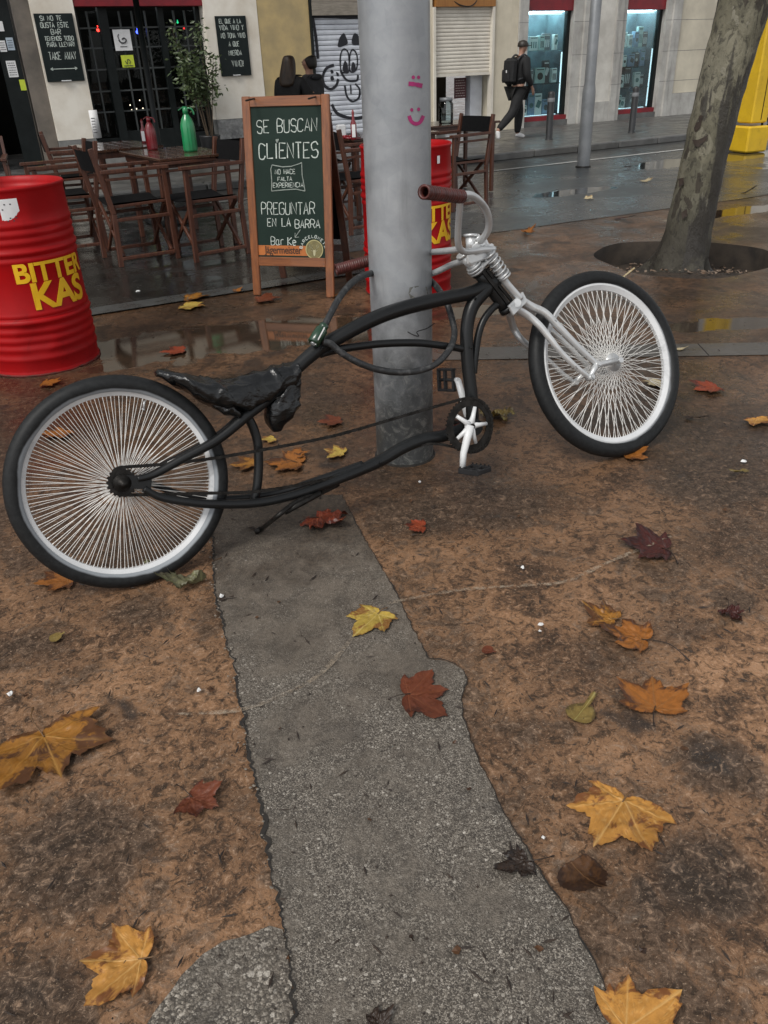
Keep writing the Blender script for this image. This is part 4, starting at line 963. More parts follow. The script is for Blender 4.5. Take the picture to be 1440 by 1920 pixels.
mb = MB(); blade(pl(975, 566, -.04), [(1000, 590, -.082), (1025, 612, -.085), (1050, 635, -.085), (1078, 662, -.085), (1105, 690, -.085)], 0, .0160, .0105, mb); mb.build('fork_blade', W, bike)
for s, ptA, ptB in ((1, (1118, 684, .082), (1106, 708, .092)), (-1, (1105, 690, -.085), (1077, 718, -.085))):
    A_, B_ = fpl(*ptA), fpl(*ptB); ax = axN if s > 0 else axF
    mb = MB()
    mb.tube([B_, A_, ax], [.0125, .015, .013], 8); 
    for q in (A_, B_): mb.tube([q - fnn * .018, q + fnn * .018], .012, 8); mb.tube([q + fnn * s * .018, q + fnn * s * .026], .008, 6)
    mb.build('rocker_link', W, bike)
# yoke between the blades
mb = MB(); mb.bar(pl(957, 583, .05), pl(984, 556, .03), .045, .012, BN, .003); mb.bar(pl(957, 583, -.04), pl(984, 556, -.04), .045, .012, BN, .003); mb.tube([pl(970, 568, .055), pl(970, 568, -.06)], .016, 10)
mb.tube([pl(952, 584, .0), pl(968, 575, 0)], .024, 12); mb.build('fork_yoke', W, bike)
# upper tubes
tb('spring_rod', [pl(893, 444, .035), pl(922, 478, .035), pl(945, 524, .032) if False else pl(943, 522, .035), pl(976, 561, .035)], .0145)
tb('spring_rod', [pl(905, 470, -.045), pl(930, 505, -.045), pl(975, 562, -.045)], .013)
mb = MB(); mb.bar(pl(905, 508, .030), pl(958, 576, .030), .014, .008, BN); mb.bar(pl(913, 506, .020), pl(964, 570, .020), .012, .008, BN); mb.build('steering_leg', M['dark_metal'], bike)
def spring(a, b, r, turns, wr, m, name='coil_spring'):
    d = (b - a); L = d.length; d.normalize(); x = d.orthogonal().normalized(); y = d.cross(x); P_ = []
    for i in range(turns * 16 + 1):
        t = i / (turns * 16); P_.append(a + d * L * t + (x * cos(2 * pi * turns * t) + y * sin(2 * pi * turns * t)) * r)
    mb = MB(); mb.tube(P_, wr, 6); mb.build(name, m, bike)
spring(pl(919, 479, .035), pl(944, 516, .035), .0255, 5, .0036, W)
spring(pl(908, 487, -.045), pl(938, 528, -.045), .022, 6, .0034, M['dark_metal'])
mb = MB()
for (x, y) in ((917, 477), (943, 514), (946, 518)):
    a = pl(x, y, .035); d = (pl(976, 561, .035) - pl(893, 444, .035)).normalized(); mb.tube([a - d * .004, a + d * .004], .0275, 16)
mb.build('spring_seat', W, bike)
# upper yoke plate, headset, stem
mb = MB()
d = (pl(950, 580, 0) - pl(897, 509, 0)).normalized()
mb.bar(pl(893, 505, 0), pl(925, 474, .02), .07, .011, d, .003)
for q, r_ in ((.0, .034), (.012, .037), (.024, .033)):
    a = pl(897, 509, 0) - d * (.006 + q); mb.tube([a - d * .004, a + d * .004], r_, 18)
mb.tube([pl(895, 505, 0), pl(869, 479, 0)], .023, 14); mb.tube([pl(869, 479, 0), pl(866, 475, 0)], .027, 12)
mb.build('headset', W, bike)
mb = MB(); mb.tube([pl(884, 470, .015), pl(883, 443, .015)], .021, 14); mb.tube([pl(883, 444, .015), pl(883, 439, .015)], .028, 8); mb.bar(pl(880, 472, .01), pl(912, 452, .03), .05, .045, BN, .008); mb.bar(pl(872, 486, .01), pl(925, 468, .02), .05, .035, BN, .006)
mb.tube([pl(905, 455, .05), pl(905, 455, -.03)], .011, 8)
mb.build('stem', W, bike)
# handlebar: one closed loop on each side, grips trailing back
tb('handlebar', [pl(926, 467, .03), pl(900, 469, .07), pl(875, 472, .10), pl(864, 468, .12), pl(859, 455, .135), pl(859, 430, .16), pl(861, 400, .19), pl(863, 376, .21)], .0122)
tb('handlebar', [pl(860, 366, .215), pl(882, 366, .20), pl(900, 378, .18), pl(913, 398, .15), pl(917, 420, .12), pl(912, 438, .09), pl(900, 452, .05)], .0135)
tb('handlebar', [pl(862, 467, .11), pl(840, 470, .02), pl(818, 472, -.10), pl(792, 474, -.26), pl(760, 478, -.34), pl(725, 484, -.38), pl(690, 490, -.40)], .012)
tb('handlebar', [pl(872, 488, .0), pl(845, 497, -.08), pl(815, 511, -.17), pl(780, 520, -.30), pl(740, 512, -.37), pl(705, 496, -.40)], .012)
def grip(a, b, r=.0225):
    mb = MB(); d = (b - a); L = d.length; d.normalize(); x = d.orthogonal().normalized(); y = d.cross(x); n_ = 90; P = []; F = []
    prof = [(0, .93)] + [(i / n_, 1 + .035 * sin(i * 1.15)) for i in range(1, n_)] + [(1, 1.08), (1.0, .72), (.93, .66)]
    for t, k in prof:
        for j in range(18):
            an = 2 * pi * j / 18; tt = t
            P.append(a + d * L * (t + (.03 * cos(an) if 0 < t < 1 else 0) * 0) + (x * cos(an) + y * sin(an)) * r * k * (1 + .02 * sin(an * 2 + t * 60)))
    for i in range(len(prof) - 1):
        for j in range(18): F.append((i * 18 + j, i * 18 + (j + 1) % 18, (i + 1) * 18 + (j + 1) % 18, (i + 1) * 18 + j))
    mb.add(P, F, True); return mb.build('grip', M['leather'], bike)
grip(pl(866, 369, .213), pl(795, 360, .33)); grip(pl(692, 489, -.40), pl(630, 506, -.43), .023)

# ---- plastic bag pulled over the saddle
mb = MB()
def loft(mb, secs, n=56, k=10, fold=.012, seed=0.0, cap=True, BU=BU, BT=BT):
    K = [V((*s[0], )) for s in secs]; ctr = cat(K, k); hh = lerps([s[1] for s in secs], k); ww = lerps([s[2] for s in secs], k); P = []; F = []; m = len(ctr)
    for i, c in enumerate(ctr):
        for j in range(n):
            a = 2 * pi * j / n; ca, sa = cos(a), sin(a); p = c + BU * hh[i] * (abs(sa) ** .85) * (1 if sa > 0 else -1) + BN * ww[i] * (abs(ca) ** .8) * (1 if ca > 0 else -1)
            q = p * 9 + V((seed, 0, 0)); r1 = 1 - abs(noise.noise(V((q.x * 1.3, q.y * 1.3, q.z * .8)))) * 2; r2 = 1 - abs(noise.noise(q * 2.3)) * 2; r3 = noise.noise(q * 5)
            dn = (BU * sa + BN * ca); cr = max(0, 1 - abs(noise.noise(V((q.x * .9 + q.z * .8, q.y * .9, q.z * .5 - q.x * .5)))) * 5); c2 = max(0, 1 - abs(noise.noise(V((q.x * 1.9 - q.z, q.y * 1.5, q.z + 4)))) * 6); P.append(p + dn * fold * (cr * .95 + c2 * .5 + r3 * .12 - .25) + BT * fold * .5 * noise.noise(q * .9 + V((9, 9, 9))))
    for i in range(m - 1):
        for j in range(n): F.append((i * n + j, i * n + (j + 1) % n, (i + 1) * n + (j + 1) % n, (i + 1) * n + j))
    if cap: P += [ctr[0], ctr[-1]]; F += [(len(P) - 2, (j + 1) % n, j) for j in range(n)] + [(len(P) - 1, (m - 1) * n + j, (m - 1) * n + (j + 1) % n) for j in range(n)]
    mb.add(P, F, True)
def S(x, y, off, h, w_): return (pl(x, y, off), h, w_)
loft(mb, [S(292, 702, .0, .006, .012), S(312, 706, .0, .017, .045), S(340, 715, .0, .028, .08), S(375, 730, .0, .042, .10), S(410, 740, .0, .052, .10), S(445, 741, .0, .058, .085), S(480, 730, .0, .058, .065), S(515, 714, .0, .050, .05), S(540, 704, 0, .040, .045), S(558, 695, 0, .026, .035)], fold=.010)
loft(mb, [S(552, 700, .0, .012, .02), S(540, 724, .0, .050, .035), S(531, 748, .0, .066, .045), S(527, 772, .0, .058, .045), S(522, 792, .0, .034, .03), S(520, 808, .0, .006, .008)], fold=.010, seed=4, BU=BT, BT=BU)
loft(mb, [S(395, 757, .03, .010, .02), S(415, 764, .04, .024, .03), S(436, 771, .045, .020, .03), S(450, 779, .045, .006, .01)], fold=.010, seed=7)
bag = mb.build('plastic_bag', M['plastic_black']); tag(bag, 'crumpled black plastic bag pulled over the bicycle saddle', 'plastic bag')

# ---- lock: green cylinder and thick sleeved cable looped round pole and frame
lock = empty('bicycle_lock', pl(595, 632, .05), 'thick black sleeved lock with a green cylinder looped round frame and pole', 'bicycle lock')
mb = MB(); a, b = pl(587, 644, .045), pl(604, 617, .03); d = (b - a).normalized()
mb.tube([a, a + d * .004, b - d * .004, b], [.018, .0225, .0225, .019], 18); mb.tube([b, b + d * .018], .017, 12)
lb_ = mb.build('lock_body', M['green_plastic'], lock)
mb = MB(); mb.tube([a - d * .003, a + d * .001], .009, 12); mb.build('keyhole', M['white_paint'], lock)
mb = MB(); mb.box(pl(600, 630, .0685), (.004, .004, .07), M=Matrix.Rotation(.55, 4, 'Y')); mb.build('pale_stripe', M['paper'], lock)
mb = MB()
cp = trace([(604, 619, .03), (618, 592, .01), (634, 562, -.03), (652, 538, -.09), (672, 521, -.16), (694, 513, -.24), (722, 511, -.33), (752, 512, -.36), (784, 517, -.33), (808, 527, -.24), (824, 545, -.13), (838, 568, -.075), (848, 600, -.04), (852, 628, .0), (842, 656, .04), (818, 682, .06), (785, 695, .06), (745, 698, .06), (705, 692, .06), (668, 678, .06), (638, 660, .055), (620, 645, .05), (606, 641, .045)], 8)
mb.tube(cp, [.0125 * (1 + .05 * noise.noise(p * 40)) for p in cp], 12); mb.build('cable', M['cable'], lock)

# ================================================================== BIG POLE
pole = empty('light_pole', (.1025, 3.165, 0), 'thick grey galvanised pole rising from the plaza behind the bicycle', 'light pole')
# base centre: the surveyed foot is the near rim
pole.location = (.106, 3.185 + .105, 0)
PRAD = .1275
mb = MB(); mb.lathe([(PRAD, -.02), (PRAD, .02), (PRAD * .995, .5), (PRAD * .99, 1.5), (PRAD * .97, 5), (PRAD * .9, 8)], 64); sh = mb.build('shaft', M['galv'], pole, local=True)
mb = MB(); mb.lathe([(PRAD + .010, -.01), (PRAD + .009, .003), (PRAD + .004, .006), (PRAD - .002, .007)], 48); mb.build('base_joint', M['gap'], pole, local=True)
mb = MB(); mb.tube([(0, 0, 8), (0, 0, 8.4), (.5, -.3, 8.9), (1.3, -.8, 9.1)], .06, 12); mb.build('bracket', M['steel'], pole, local=True)
mb = MB(); mb.box((1.6, -.98, 9.05), (.75, .32, .12), -.55, bev=.04); mb.build('lamp_head', M['steel'], pole, local=True)
def onpole(x, y, off=.0012):       # pixel -> point on the pole's surface
    d = ray(x, y); c = V((pole.location.x, pole.location.y)); o = V((0, 0)); dx = V((d.x, d.y)); r_ = PRAD * .993 + off
    A_ = dx.dot(dx); B_ = -2 * dx.dot(c); C_ = c.dot(c) - r_ * r_; D_ = B_ * B_ - 4 * A_ * C_
    t = (-B_ - sqrt(max(D_, 0))) / (2 * A_); return CP + d * t
def polestroke(mb, pts, wd):
    Q = cat([V((x, y, 0)) for x, y in pts], 8); vs = []
    for i, p in enumerate(Q):
        t = (Q[min(i + 1, len(Q) - 1)] - Q[max(i - 1, 0)]).normalized(); nn = V((-t.y, t.x, 0)) * wd * (1 + .25 * noise.noise(p * .3))
        vs += [onpole(*(p + nn)[:2]), onpole(*(p - nn)[:2])]
    mb.add(vs, [(2 * i, 2 * i + 1, 2 * i + 3, 2 * i + 2) for i in range(len(Q) - 1)])
def poledot(mb, x, y, r_): mb.add([onpole(x + r_ * cos(a * pi / 6), y + r_ * 1.15 * sin(a * pi / 6)) for a in range(12)], [tuple(range(12))])
mb = MB(); poledot(mb, 775, 145, 3.2); poledot(mb, 785, 145, 3.0); polestroke(mb, [(766, 157), (778, 158), (792, 161)], 4.2); mb.build('magenta_face', M['magenta'], pole)
mb = MB(); poledot(mb, 772, 206, 3.0); poledot(mb, 785, 205, 3.0); polestroke(mb, [(767, 217), (771, 227), (779, 232), (788, 229), (794, 217)], 3.4); mb.build('magenta_face', M['magenta'], pole)
mb = MB(); mb.add([onpole(x, y) for x, y in ((768, 539), (783, 536), (800, 538), (803, 552), (796, 562), (782, 560), (771, 563), (766, 550))], [tuple(range(8))]); mb.build('sticker_remnant', pm('sticker_residue', (.19, .19, .17), (.09, .09, .08), 60, .8, bump=.4), pole)
mb = MB(); polestroke(mb, [(764, 622), (775, 628), (785, 630), (782, 622), (800, 616), (815, 606)], 1.0); mb.build('scratch', M['ink'], pole)
# ================================================================== LETTERING
GL = {
'A': '04 26 44|12 32', 'B': '00 06 36 45 33 03|33 42 41 30 00', 'C': '45 36 16 05 01 10 30 41', 'D': '00 06 26 44 42 20 00', 'E': '46 06 00 40|03 33',
'F': '46 06 00|03 33', 'G': '45 36 16 05 01 10 30 41 43 23', 'H': '06 00|46 40|03 43', 'I': '20 26', 'J': '46 41 30 10 01', 'K': '06 00|46 03 40', 'L': '06 00 40',
'M': '00 06 23 46 40', 'N': '00 06 40 46', 'O': '16 05 01 10 30 41 45 36 16', 'P': '00 06 36 45 44 33 03', 'Q': '16 05 01 10 30 41 45 36 16|22 40',
'R': '00 06 36 45 44 33 03|23 40', 'S': '45 36 16 05 04 13 33 42 41 30 10 01', 'T': '06 46|26 20', 'U': '06 01 10 30 41 46', 'V': '06 20 46', 'W': '06 10 23 30 46',
'X': '06 40|46 00', 'Y': '06 23 46|23 20', 'Z': '06 46 00 40', 'a': '34 14 03 01 10 30|34 31 40', 'r': '04 00|03 14 34', 'e': '02 32 33 14 03 01 10 30', 'i': '20 23', '!': '26 22|21 20', '?': '05 16 36 45 34 22 21|20 20',
' ': '', '.': '20 21'}
GL['A'] = '00 26 40|12 32'
def chalk(mb, text, x, z, h, wd=None, sw=.004, slant=0.0, jit=.06, rise=0.0, seed=1, y=-.001, gap=.32):
    rr = random.Random(seed); wd = wd or h * .62; n = len(text)
    for ch in text:
        for st in GL.get(ch, '').split('|'):
            if not st: continue
            P_ = []
            for tok in st.split():
                u, v_ = int(tok[0]) / 4, int(tok[1]) / 6
                P_.append(V((x + (u - (.3 if ch in 'I!' else 0) + rr.uniform(-jit, jit)) * wd + v_ * h * slant, y, z + (v_ + rr.uniform(-jit, jit) * .7) * h)))
            Q = cat(P_, 3) if ch in 'CDGOQSUJPBRare' and len(P_) > 3 else P_
            vs = []
            for i, p in enumerate(Q):
                t = (Q[min(i + 1, len(Q) - 1)] - Q[max(i - 1, 0)])
                if t.length < 1e-6: t = V((1, 0, 0))
                t.normalize(); nn = V((-t.z, 0, t.x)) * sw * rr.uniform(.35, .6); vs += [p + nn, p - nn]
            mb.add(vs, [(2 * i, 2 * i + 1, 2 * i + 3, 2 * i + 2) for i in range(len(Q) - 1)])
        x += wd * (1 + gap) * (.55 if ch in 'I!' else 1); z += rise * wd
    return x
def twidth(text, wd, gap=.32): return sum(wd * (1 + gap) * (.55 if c in 'I!' else 1) for c in text) - wd * gap
def chalk_c(mb, text, xc, z, h, wtot, **kw):
    wd = wtot / max(1e-6, twidth(text, 1.0)); chalk(mb, text, xc - wtot / 2, z, h, wd=wd, **kw)
def textmesh(s, size, bold=.0, ext=.001, shear=0, space=1.0):
    cu = bpy.data.curves.new('lettering', 'FONT'); cu.body = s; cu.size = size; cu.offset = bold; cu.extrude = ext; cu.align_x = 'LEFT'; cu.shear = shear; cu.space_character = space
    o = bpy.data.objects.new('lettering_tmp', cu); C.objects.link(o); dg = bpy.context.evaluated_depsgraph_get(); dg.update()
    me = bpy.data.meshes.new_from_object(o.evaluated_get(dg)); bpy.data.objects.remove(o); return me
import bmesh
def slice_mesh(me, step):
    bm = bmesh.new(); bm.from_mesh(me); xs = [v.co.x for v in bm.verts]; x = min(xs) + step
    while x < max(xs):
        bmesh.ops.bisect_plane(bm, geom=bm.verts[:] + bm.edges[:] + bm.faces[:], plane_co=(x, 0, 0), plane_no=(1, 0, 0)); x += step
    bm.to_mesh(me); bm.free(); return me
def mesh_obj(me, name, m, parent):
    me.materials.clear(); me.materials.append(m); o = bpy.data.objects.new(name, me); C.objects.link(o); o.parent = parent; me.name = name; return o

# ---- wall chalkboards
def wall_board(s0, s1, z0, z1, label, rows, d=.006):
    mb = MB(); mb.box((0, 0, 0), (s1 - s0, .02, z1 - z0), bev=.003); o = mb.build('chalkboard', M['chalk_black']); o.location = fp((s0 + s1) / 2, (z0 + z1) / 2, d + .012); o.rotation_euler = (0, 0, TH)
    tag(o, label, 'chalkboard'); mb = MB(); W_ = s1 - s0; H_ = z1 - z0
    for i, (t, zf, hf, wf, xf) in enumerate(rows): chalk_c(mb, t, W_ * xf, H_ * zf - H_ / 2, H_ * hf, W_ * wf, sw=.011, y=-.0118, seed=i + 3, jit=.035)
    return o, mb, W_, H_
o, mb, W_, H_ = wall_board(-10.215, -9.60, 1.465, 2.455, 'dark chalkboard reading SI NO TE GUSTA ESTE BAR above a two way arrow',
    [('SI NO TE', .90, .065, .55, -.08), ('GUSTA ESTE', .80, .07, .72, -.02), ('BAR', .70, .07, .25, -.02), ('TENEMOS TODO', .61, .06, .75, .03), ('PARA LLEVAR!', .52, .065, .72, .05), ('TAKE AWAY', .33, .11, .72, .03)])
for a, b in (((-.22, .19), (.22, .19)), ((-.22, .19), (-.18, .21)), ((-.22, .19), (-.18, .17)), ((.22, .19), (.18, .21)), ((.22, .19), (.18, .17))): mb.bar((a[0], -.0118, a[1] - H_ / 2), (b[0], -.0118, b[1] - H_ / 2), .002, .011)
mb.build('chalk_lettering', M['chalk'], o, local=True); mb = MB(); mb.box((0, -.02, -H_ / 2 + .012), (.16, .03, .014)); mb.build('chalk_ledge', M['paper'], o, local=True)
o, mb, W_, H_ = wall_board(-7.125, -6.535, 1.435, 2.39, 'dark chalkboard beside the leafy plant chalked EL QUE A LA VIDA VINO',
    [('EL QUE A LA', .88, .07, .70, -.03), ('VIDA VINO Y', .77, .08, .78, .0), ('NO TOMA VINO', .64, .08, .78, .02), ('A QUE', .50, .08, .34, .02), ('MIERDA', .35, .08, .42, .03), ('VINO!', .16, .10, .38, .08)])
mb.build('chalk_lettering', M['chalk'], o, local=True); mb = MB(); mb.box((0, -.02, -H_ / 2 + .012), (.14, .03, .014)); mb.build('chalk_ledge', M['paper'], o, local=True)

# ================================================================== RED DRUMS
M['rust'] = pm('rusty_edge', (.06, .016, .010), (.16, .012, .010), 16, .8, bump=.5)
def drum(loc, label, a0, sticker):
    R_, H_ = .325, 1.035; e = empty('oil_drum', loc, label, 'oil drum', 'red oil drums on the terrace')
    pr = [(0, .004), (R_ - .006, .004), (R_ + .004, 0), (R_ + .006, .012), (R_, .022), (R_, .03)]
    z = .03
    def rib(zc, amp, wd): return [(R_, zc - wd), (R_ + amp * .7, zc - wd * .5), (R_ + amp, zc), (R_ + amp * .7, zc + wd * .5), (R_, zc + wd)]
    for zc in (.10, .16, .21, .26, .315, .355): pr += rib(zc, .0065 if zc not in (.315,) else .012, .020)
    for zc in (.655, .70, .755, .80, .845): pr += rib(zc, .0065 if zc != .70 else .012, .020)
    pr += [(R_, .90), (R_, H_ - .03), (R_ + .004, H_ - .018), (R_ + .010, H_ - .006), (R_ + .004, H_ + .003), (R_ - .006, H_), (R_ - .010, H_ - .03), (R_ - .012, H_ - .055), (0, H_ - .055)]
    def dent(an, z_): return .0065 * noise.noise(V((cos(an) * 2.1 + loc[0], sin(an) * 2.1, z_ * 3.2))) - .010 * max(0, 1 - ((an - (a0 + .75)) ** 2 * 14 + (z_ - .86) ** 2 * 160)) - .012 * max(0, 1 - ((an - (a0 + .1)) ** 2 * 9 + (z_ - .22) ** 2 * 120))
    mb = MB(); mb.lathe(pr, 128)
    for v_ in mb.v:
        if (v_.x or v_.y) and v_.length > .1 and sqrt(v_.x ** 2 + v_.y ** 2) > .29: an_ = atan2(v_.y, v_.x); k_ = dent(an_, v_.z); q_ = sqrt(v_.x ** 2 + v_.y ** 2); v_.x += k_ * v_.x / q_; v_.y += k_ * v_.y / q_
    bd = mb.build('barrel', M['red_paint'], e, local=True)
    mb = MB(); mb.lathe([(R_ - .004, .0), (R_ + .0085, .0), (R_ + .0095, .009), (R_ + .006, .013)], 96); mb.build('rusty_rim', M['rust'], e, local=True)
    # bungs
    mb = MB(); mb.lathe([(.03, 0), (.03, .018), (0, .018)], 20, Matrix.Translation((.2, .1, H_ - .055))); mb.build('bung', M['dark_metal'], e, local=True)
    for txt, size, zb, aa, bold in (('BITTER', .150, .543, a0, .0048), ('KAS', .202, .390, a0 + .20, .0065)):
        me = slice_mesh(textmesh(txt, size, bold, .001, 0, .98), .012)
        for v_ in me.vertices:
            an = aa + v_.co.x * 1.0 / R_; rr_ = R_ + .0035 + v_.co.z + dent(an, zb + v_.co.y); yy = v_.co.y * 1.0
            v_.co = V((rr_ * cos(an), rr_ * sin(an), zb + yy))
        me.update(); mesh_obj(me, 'lettering', M['yellow_letter'], e)
    def patch(a1, a2, z0, z1, m, name, off=.002):
        mb = MB(); n_ = 10; P = [V(((R_ + off) * cos(a1 + (a2 - a1) * i / n_), (R_ + off) * sin(a1 + (a2 - a1) * i / n_), zz)) for zz in (z0, z1) for i in range(n_ + 1)]
        mb.add(P, [(i, i + 1, n_ + 2 + i, n_ + 1 + i) for i in range(n_)], True); return mb.build(name, m, e, local=True)
    if sticker:
        a1, a2 = sticker; patch(a1, a2, .855, .985, M['paper'], 'sticker')
        for i, z_ in enumerate((.87, .885, .93, .955)): 
            k = a1 + .03
            while k < a2 - .05: patch(k, k + .025, z_, z_ + .006, M['ink'], 'sticker_print', .003) if (int(k * 40) + i) % 3 == 0 else None; k += .045
    else:
        patch(a0 + .62, a0 + .70, .92, .97, M['paper'], 'sticker_scrap')
    return e
drum((-2.088, 4.90, 0), 'big red oil drum lettered BITTER KAS with a white sticker, cut by the left edge', R(-77), (R(-74), R(-57)))
drum((.262, 6.29, .004), 'red oil drum with BITTER KAS lettering half hidden behind the thick grey pole', R(-86), None)

# ================================================================== A-BOARD
def aboard():
    A, B, Bk = g(477, 553), g(626, 558), g(655, 526); c = (A + B) / 2; ang = atan2((B - A).y, (B - A).x)
    e = empty('sandwich_board', (c.x, c.y, 0), 'wooden framed green sandwich board chalked SE BUSCAN CLIENTES', 'sandwich board', None, ang)
    Wd = .665; H_ = 1.385; th_ = R(7.5); top = V((0, H_ * sin(th_), H_ * cos(th_)))
    def F_(x, h, d=0): return V((x, h * sin(th_) - d * cos(th_), h * cos(th_) + d * sin(th_)))
    Mf = Matrix.Rotation(-th_, 4, 'X')
    ft = .062
    for s in (-1, 1):
        mb = MB(); mb.bar(F_(s * (Wd - ft) / 2, .0), F_(s * (Wd - ft) / 2, H_), .026, ft, (1, 0, 0), .004); mb.build('leg', M['board_wood'], e, local=True)
    for h, nm in ((H_ - .036, 'top_rail'), (.255, 'bottom_rail')):
        mb = MB(); mb.bar(F_(-(Wd - 2 * ft) / 2, h), F_((Wd - 2 * ft) / 2, h), .024, .066, F_(0, 1) - F_(0, 0), .003); mb.build(nm, wood('rail_wood_' + nm, (.26, .088, .024), (.115, .036, .012), 0, .45, .2), e, local=True)
    px0, px1, h0, h1 = -(Wd - 2 * ft) / 2, (Wd - 2 * ft) / 2, .288, H_ - .069
    mb = MB(); mb.bar(F_(0, h0, -.004), F_(0, h1, -.004), px1 - px0, .010, F_(0, 0, 1) - F_(0, 0, 0)) ; pn = mb.build('writing_panel', M['chalk_green'], e, local=True)
    # lettering is drawn flat (x, height) and laid on the sloping panel
    def lay(mb, name, m, off): 
        for i, p in enumerate(mb.v): mb.v[i] = F_(p.x, p.z + h0, off - p.y * 0 + (abs(p.y)))
        return mb.build(name, m, e, local=True)
    PW, PH = px1 - px0, h1 - h0; mb = MB()
    X = lambda u: px0 + u * PW          # u, v: fractions of the panel
    Z = lambda v_: v_ * PH
    def ln(t, u0, u1, vb, vt, sw, seed): chalk_c(mb, t, X((u0 + u1) / 2), Z(vb), Z(vt) - Z(vb), (u1 - u0) * PW, sw=sw, y=0, seed=seed, jit=.045, rise=.02, slant=.03)
    ln('SE BUSCAN', .08, .93, .835, .915, .0065, 1); ln('CLIENTES', .09, .93, .668, .765, .0085, 2)
    ln('NO HACE', .31, .60, .567, .597, .0042, 3); ln('FALTA', .345, .55, .522, .548, .0042, 4); ln('EXPERIENCIA', .27, .71, .478, .508, .0042, 5)
    ln('PREGUNTAR', .08, .86, .295, .375, .006, 6); ln('EN LA', .16, .50, .215, .27, .0068, 7); ln('BARRA', .57, .93, .205, .26, .0062, 8)
    ln('Bar', .20, .40, .085, .14, .0055, 9); ln('Ke', .45, .58, .085, .14, .0065, 10)
    def poly(pts, sw): 
        for a, b in zip(pts, pts[1:]): mb.bar((X(a[0]), 0, Z(a[1])), (X(b[0]), 0, Z(b[1])), .0005, sw)
    poly([(.25, .60), (.27, .628), (.42, .615), (.55, .618), (.67, .635), (.70, .642), (.70, .56), (.735, .455), (.60, .468), (.40, .462), (.245, .455), (.255, .53), (.25, .60)], .006)
    poly([(.645, .195), (.56, .14)], .005); poly([(.56, .14), (.62, .143)], .005); poly([(.56, .14), (.565, .172)], .005)
    poly([(.36, .772), (.345, .792), (.365, .787), (.38, .795), (.36, .772)], .008)
    for i, ch in enumerate('BARCELONETA'):
        a = R(168 - i * 15.2); cx, cz = .825, .052; x = X(cx) + cos(a) * .098; z = Z(cz) + sin(a) * .098; t = MB(); chalk(t, ch, -.007, -.009, .020, wd=.013, sw=.005, y=0, seed=i); b = a - pi / 2
        mb.add([V((x + p.x * cos(b) - p.z * sin(b), 0, z + p.x * sin(b) + p.z * cos(b))) for p in t.v], t.f)
    lay(mb, 'chalk_lettering', M['chalk'], .0035)
    # printed band with brand lettering and round stag emblem
    mb = MB(); mb.add([(X(0), 0, Z(.012)), (X(.76), 0, Z(.012)), (X(.76), 0, Z(.082)), (X(0), 0, Z(.082))], [(0, 1, 2, 3)]); lay(mb, 'orange_band', pm('orange_print', (.42, .13, .025), (.34, .10, .02), 10, .5), .0022)
    me = textmesh('Jägermeister', .084, .0009, .0003, 0, .95); xs = [v_.co.x for v_ in me.vertices]; k = (.56 * PW) / (max(xs) - min(xs))
    for v_ in me.vertices: v_.co = F_(X(.10) + v_.co.x * k, h0 + Z(.026) + v_.co.y * .92, .0045 + v_.co.z)
    mesh_obj(me, 'band_lettering', pm('dark_brown_print', (.045, .018, .008)), e)
    def disc(r_, seg=40): return [(X(.84) + r_ * cos(2 * pi * i / seg), 0, Z(.058) + r_ * sin(2 * pi * i / seg)) for i in range(seg)]
    mb = MB(); mb.add(disc(.070), [tuple(range(40))]); lay(mb, 'emblem_rim', pm('pale_gold', (.40, .36, .17), (.33, .29, .13), 20, .5), .0042)
    mb = MB(); mb.add(disc(.063), [tuple(range(40))]); lay(mb, 'emblem', pm('dull_gold', (.20, .17, .065), (.13, .11, .045), 26, .5), .0048)
    mb = MB(); ox, oz = X(.84), Z(.058)
    def st(pts, w_): 
        for a, b in zip(pts, pts[1:]): mb.bar((ox + a[0], 0, oz + a[1]), (ox + b[0], 0, oz + b[1]), .0004, w_)
    for s in (-1, 1):
        st([(s * .006, -.005), (s * .018, .010), (s * .034, .016), (s * .040, .038)], .0045); st([(s * .020, .010), (s * .016, .034)], .004); st([(s * .032, .016), (s * .030, .036)], .0035); st([(s * .010, -.012), (s * .026, -.008)], .006)
    mb.add([(ox - .012, 0, oz - .004), (ox + .012, 0, oz - .004), (ox + .007, 0, oz - .040), (ox, 0, oz - .048), (ox - .007, 0, oz - .040)], [(0, 1, 2, 3, 4)])
    lay(mb, 'stag_head', pm('emblem_line', (.42, .40, .24), (.36, .33, .2), 20, .5), .0054)
    # back frame
    inv = (Matrix.Translation(e.location) @ e.rotation_euler.to_matrix().to_4x4()).inverted(); yb = (inv @ V((Bk.x, Bk.y, 0))).y
    for s in (-1, 1):
        mb = MB(); mb.bar((s * (Wd / 2 - .045), yb, 0), (s * (Wd / 2 - .045), top.y + .028, top.z - .04), .024, .055, (1, 0, 0), .003); mb.build('leg', M['chair_wood'], e, local=True)
    mb = MB(); mb.bar((0, yb + (top.y + .03 - yb) * .25, .25 * top.z), (0, top.y + .045, top.z - .05), Wd - .15, .008, (0, 1, .3)); mb.build('back_panel', M['black'], e, local=True)
    mb = MB(); mb.bar((-Wd / 2 + .07, yb + (top.y - yb) * .2, .2 * top.z), (Wd / 2 - .07, yb + (top.y - yb) * .2, .2 * top.z), .022, .05); mb.build('back_rail', M['chair_wood'], e, local=True)
    for s in (-1, 1):
        mb = MB(); mb.tube([(s * (Wd / 2 - .10), .02, top.z - .02), (s * (Wd / 2 - .10), .05 + top.y, top.z - .012)], .006, 8); mb.build('hinge', M['dark_metal'], e, local=True)
aboard()

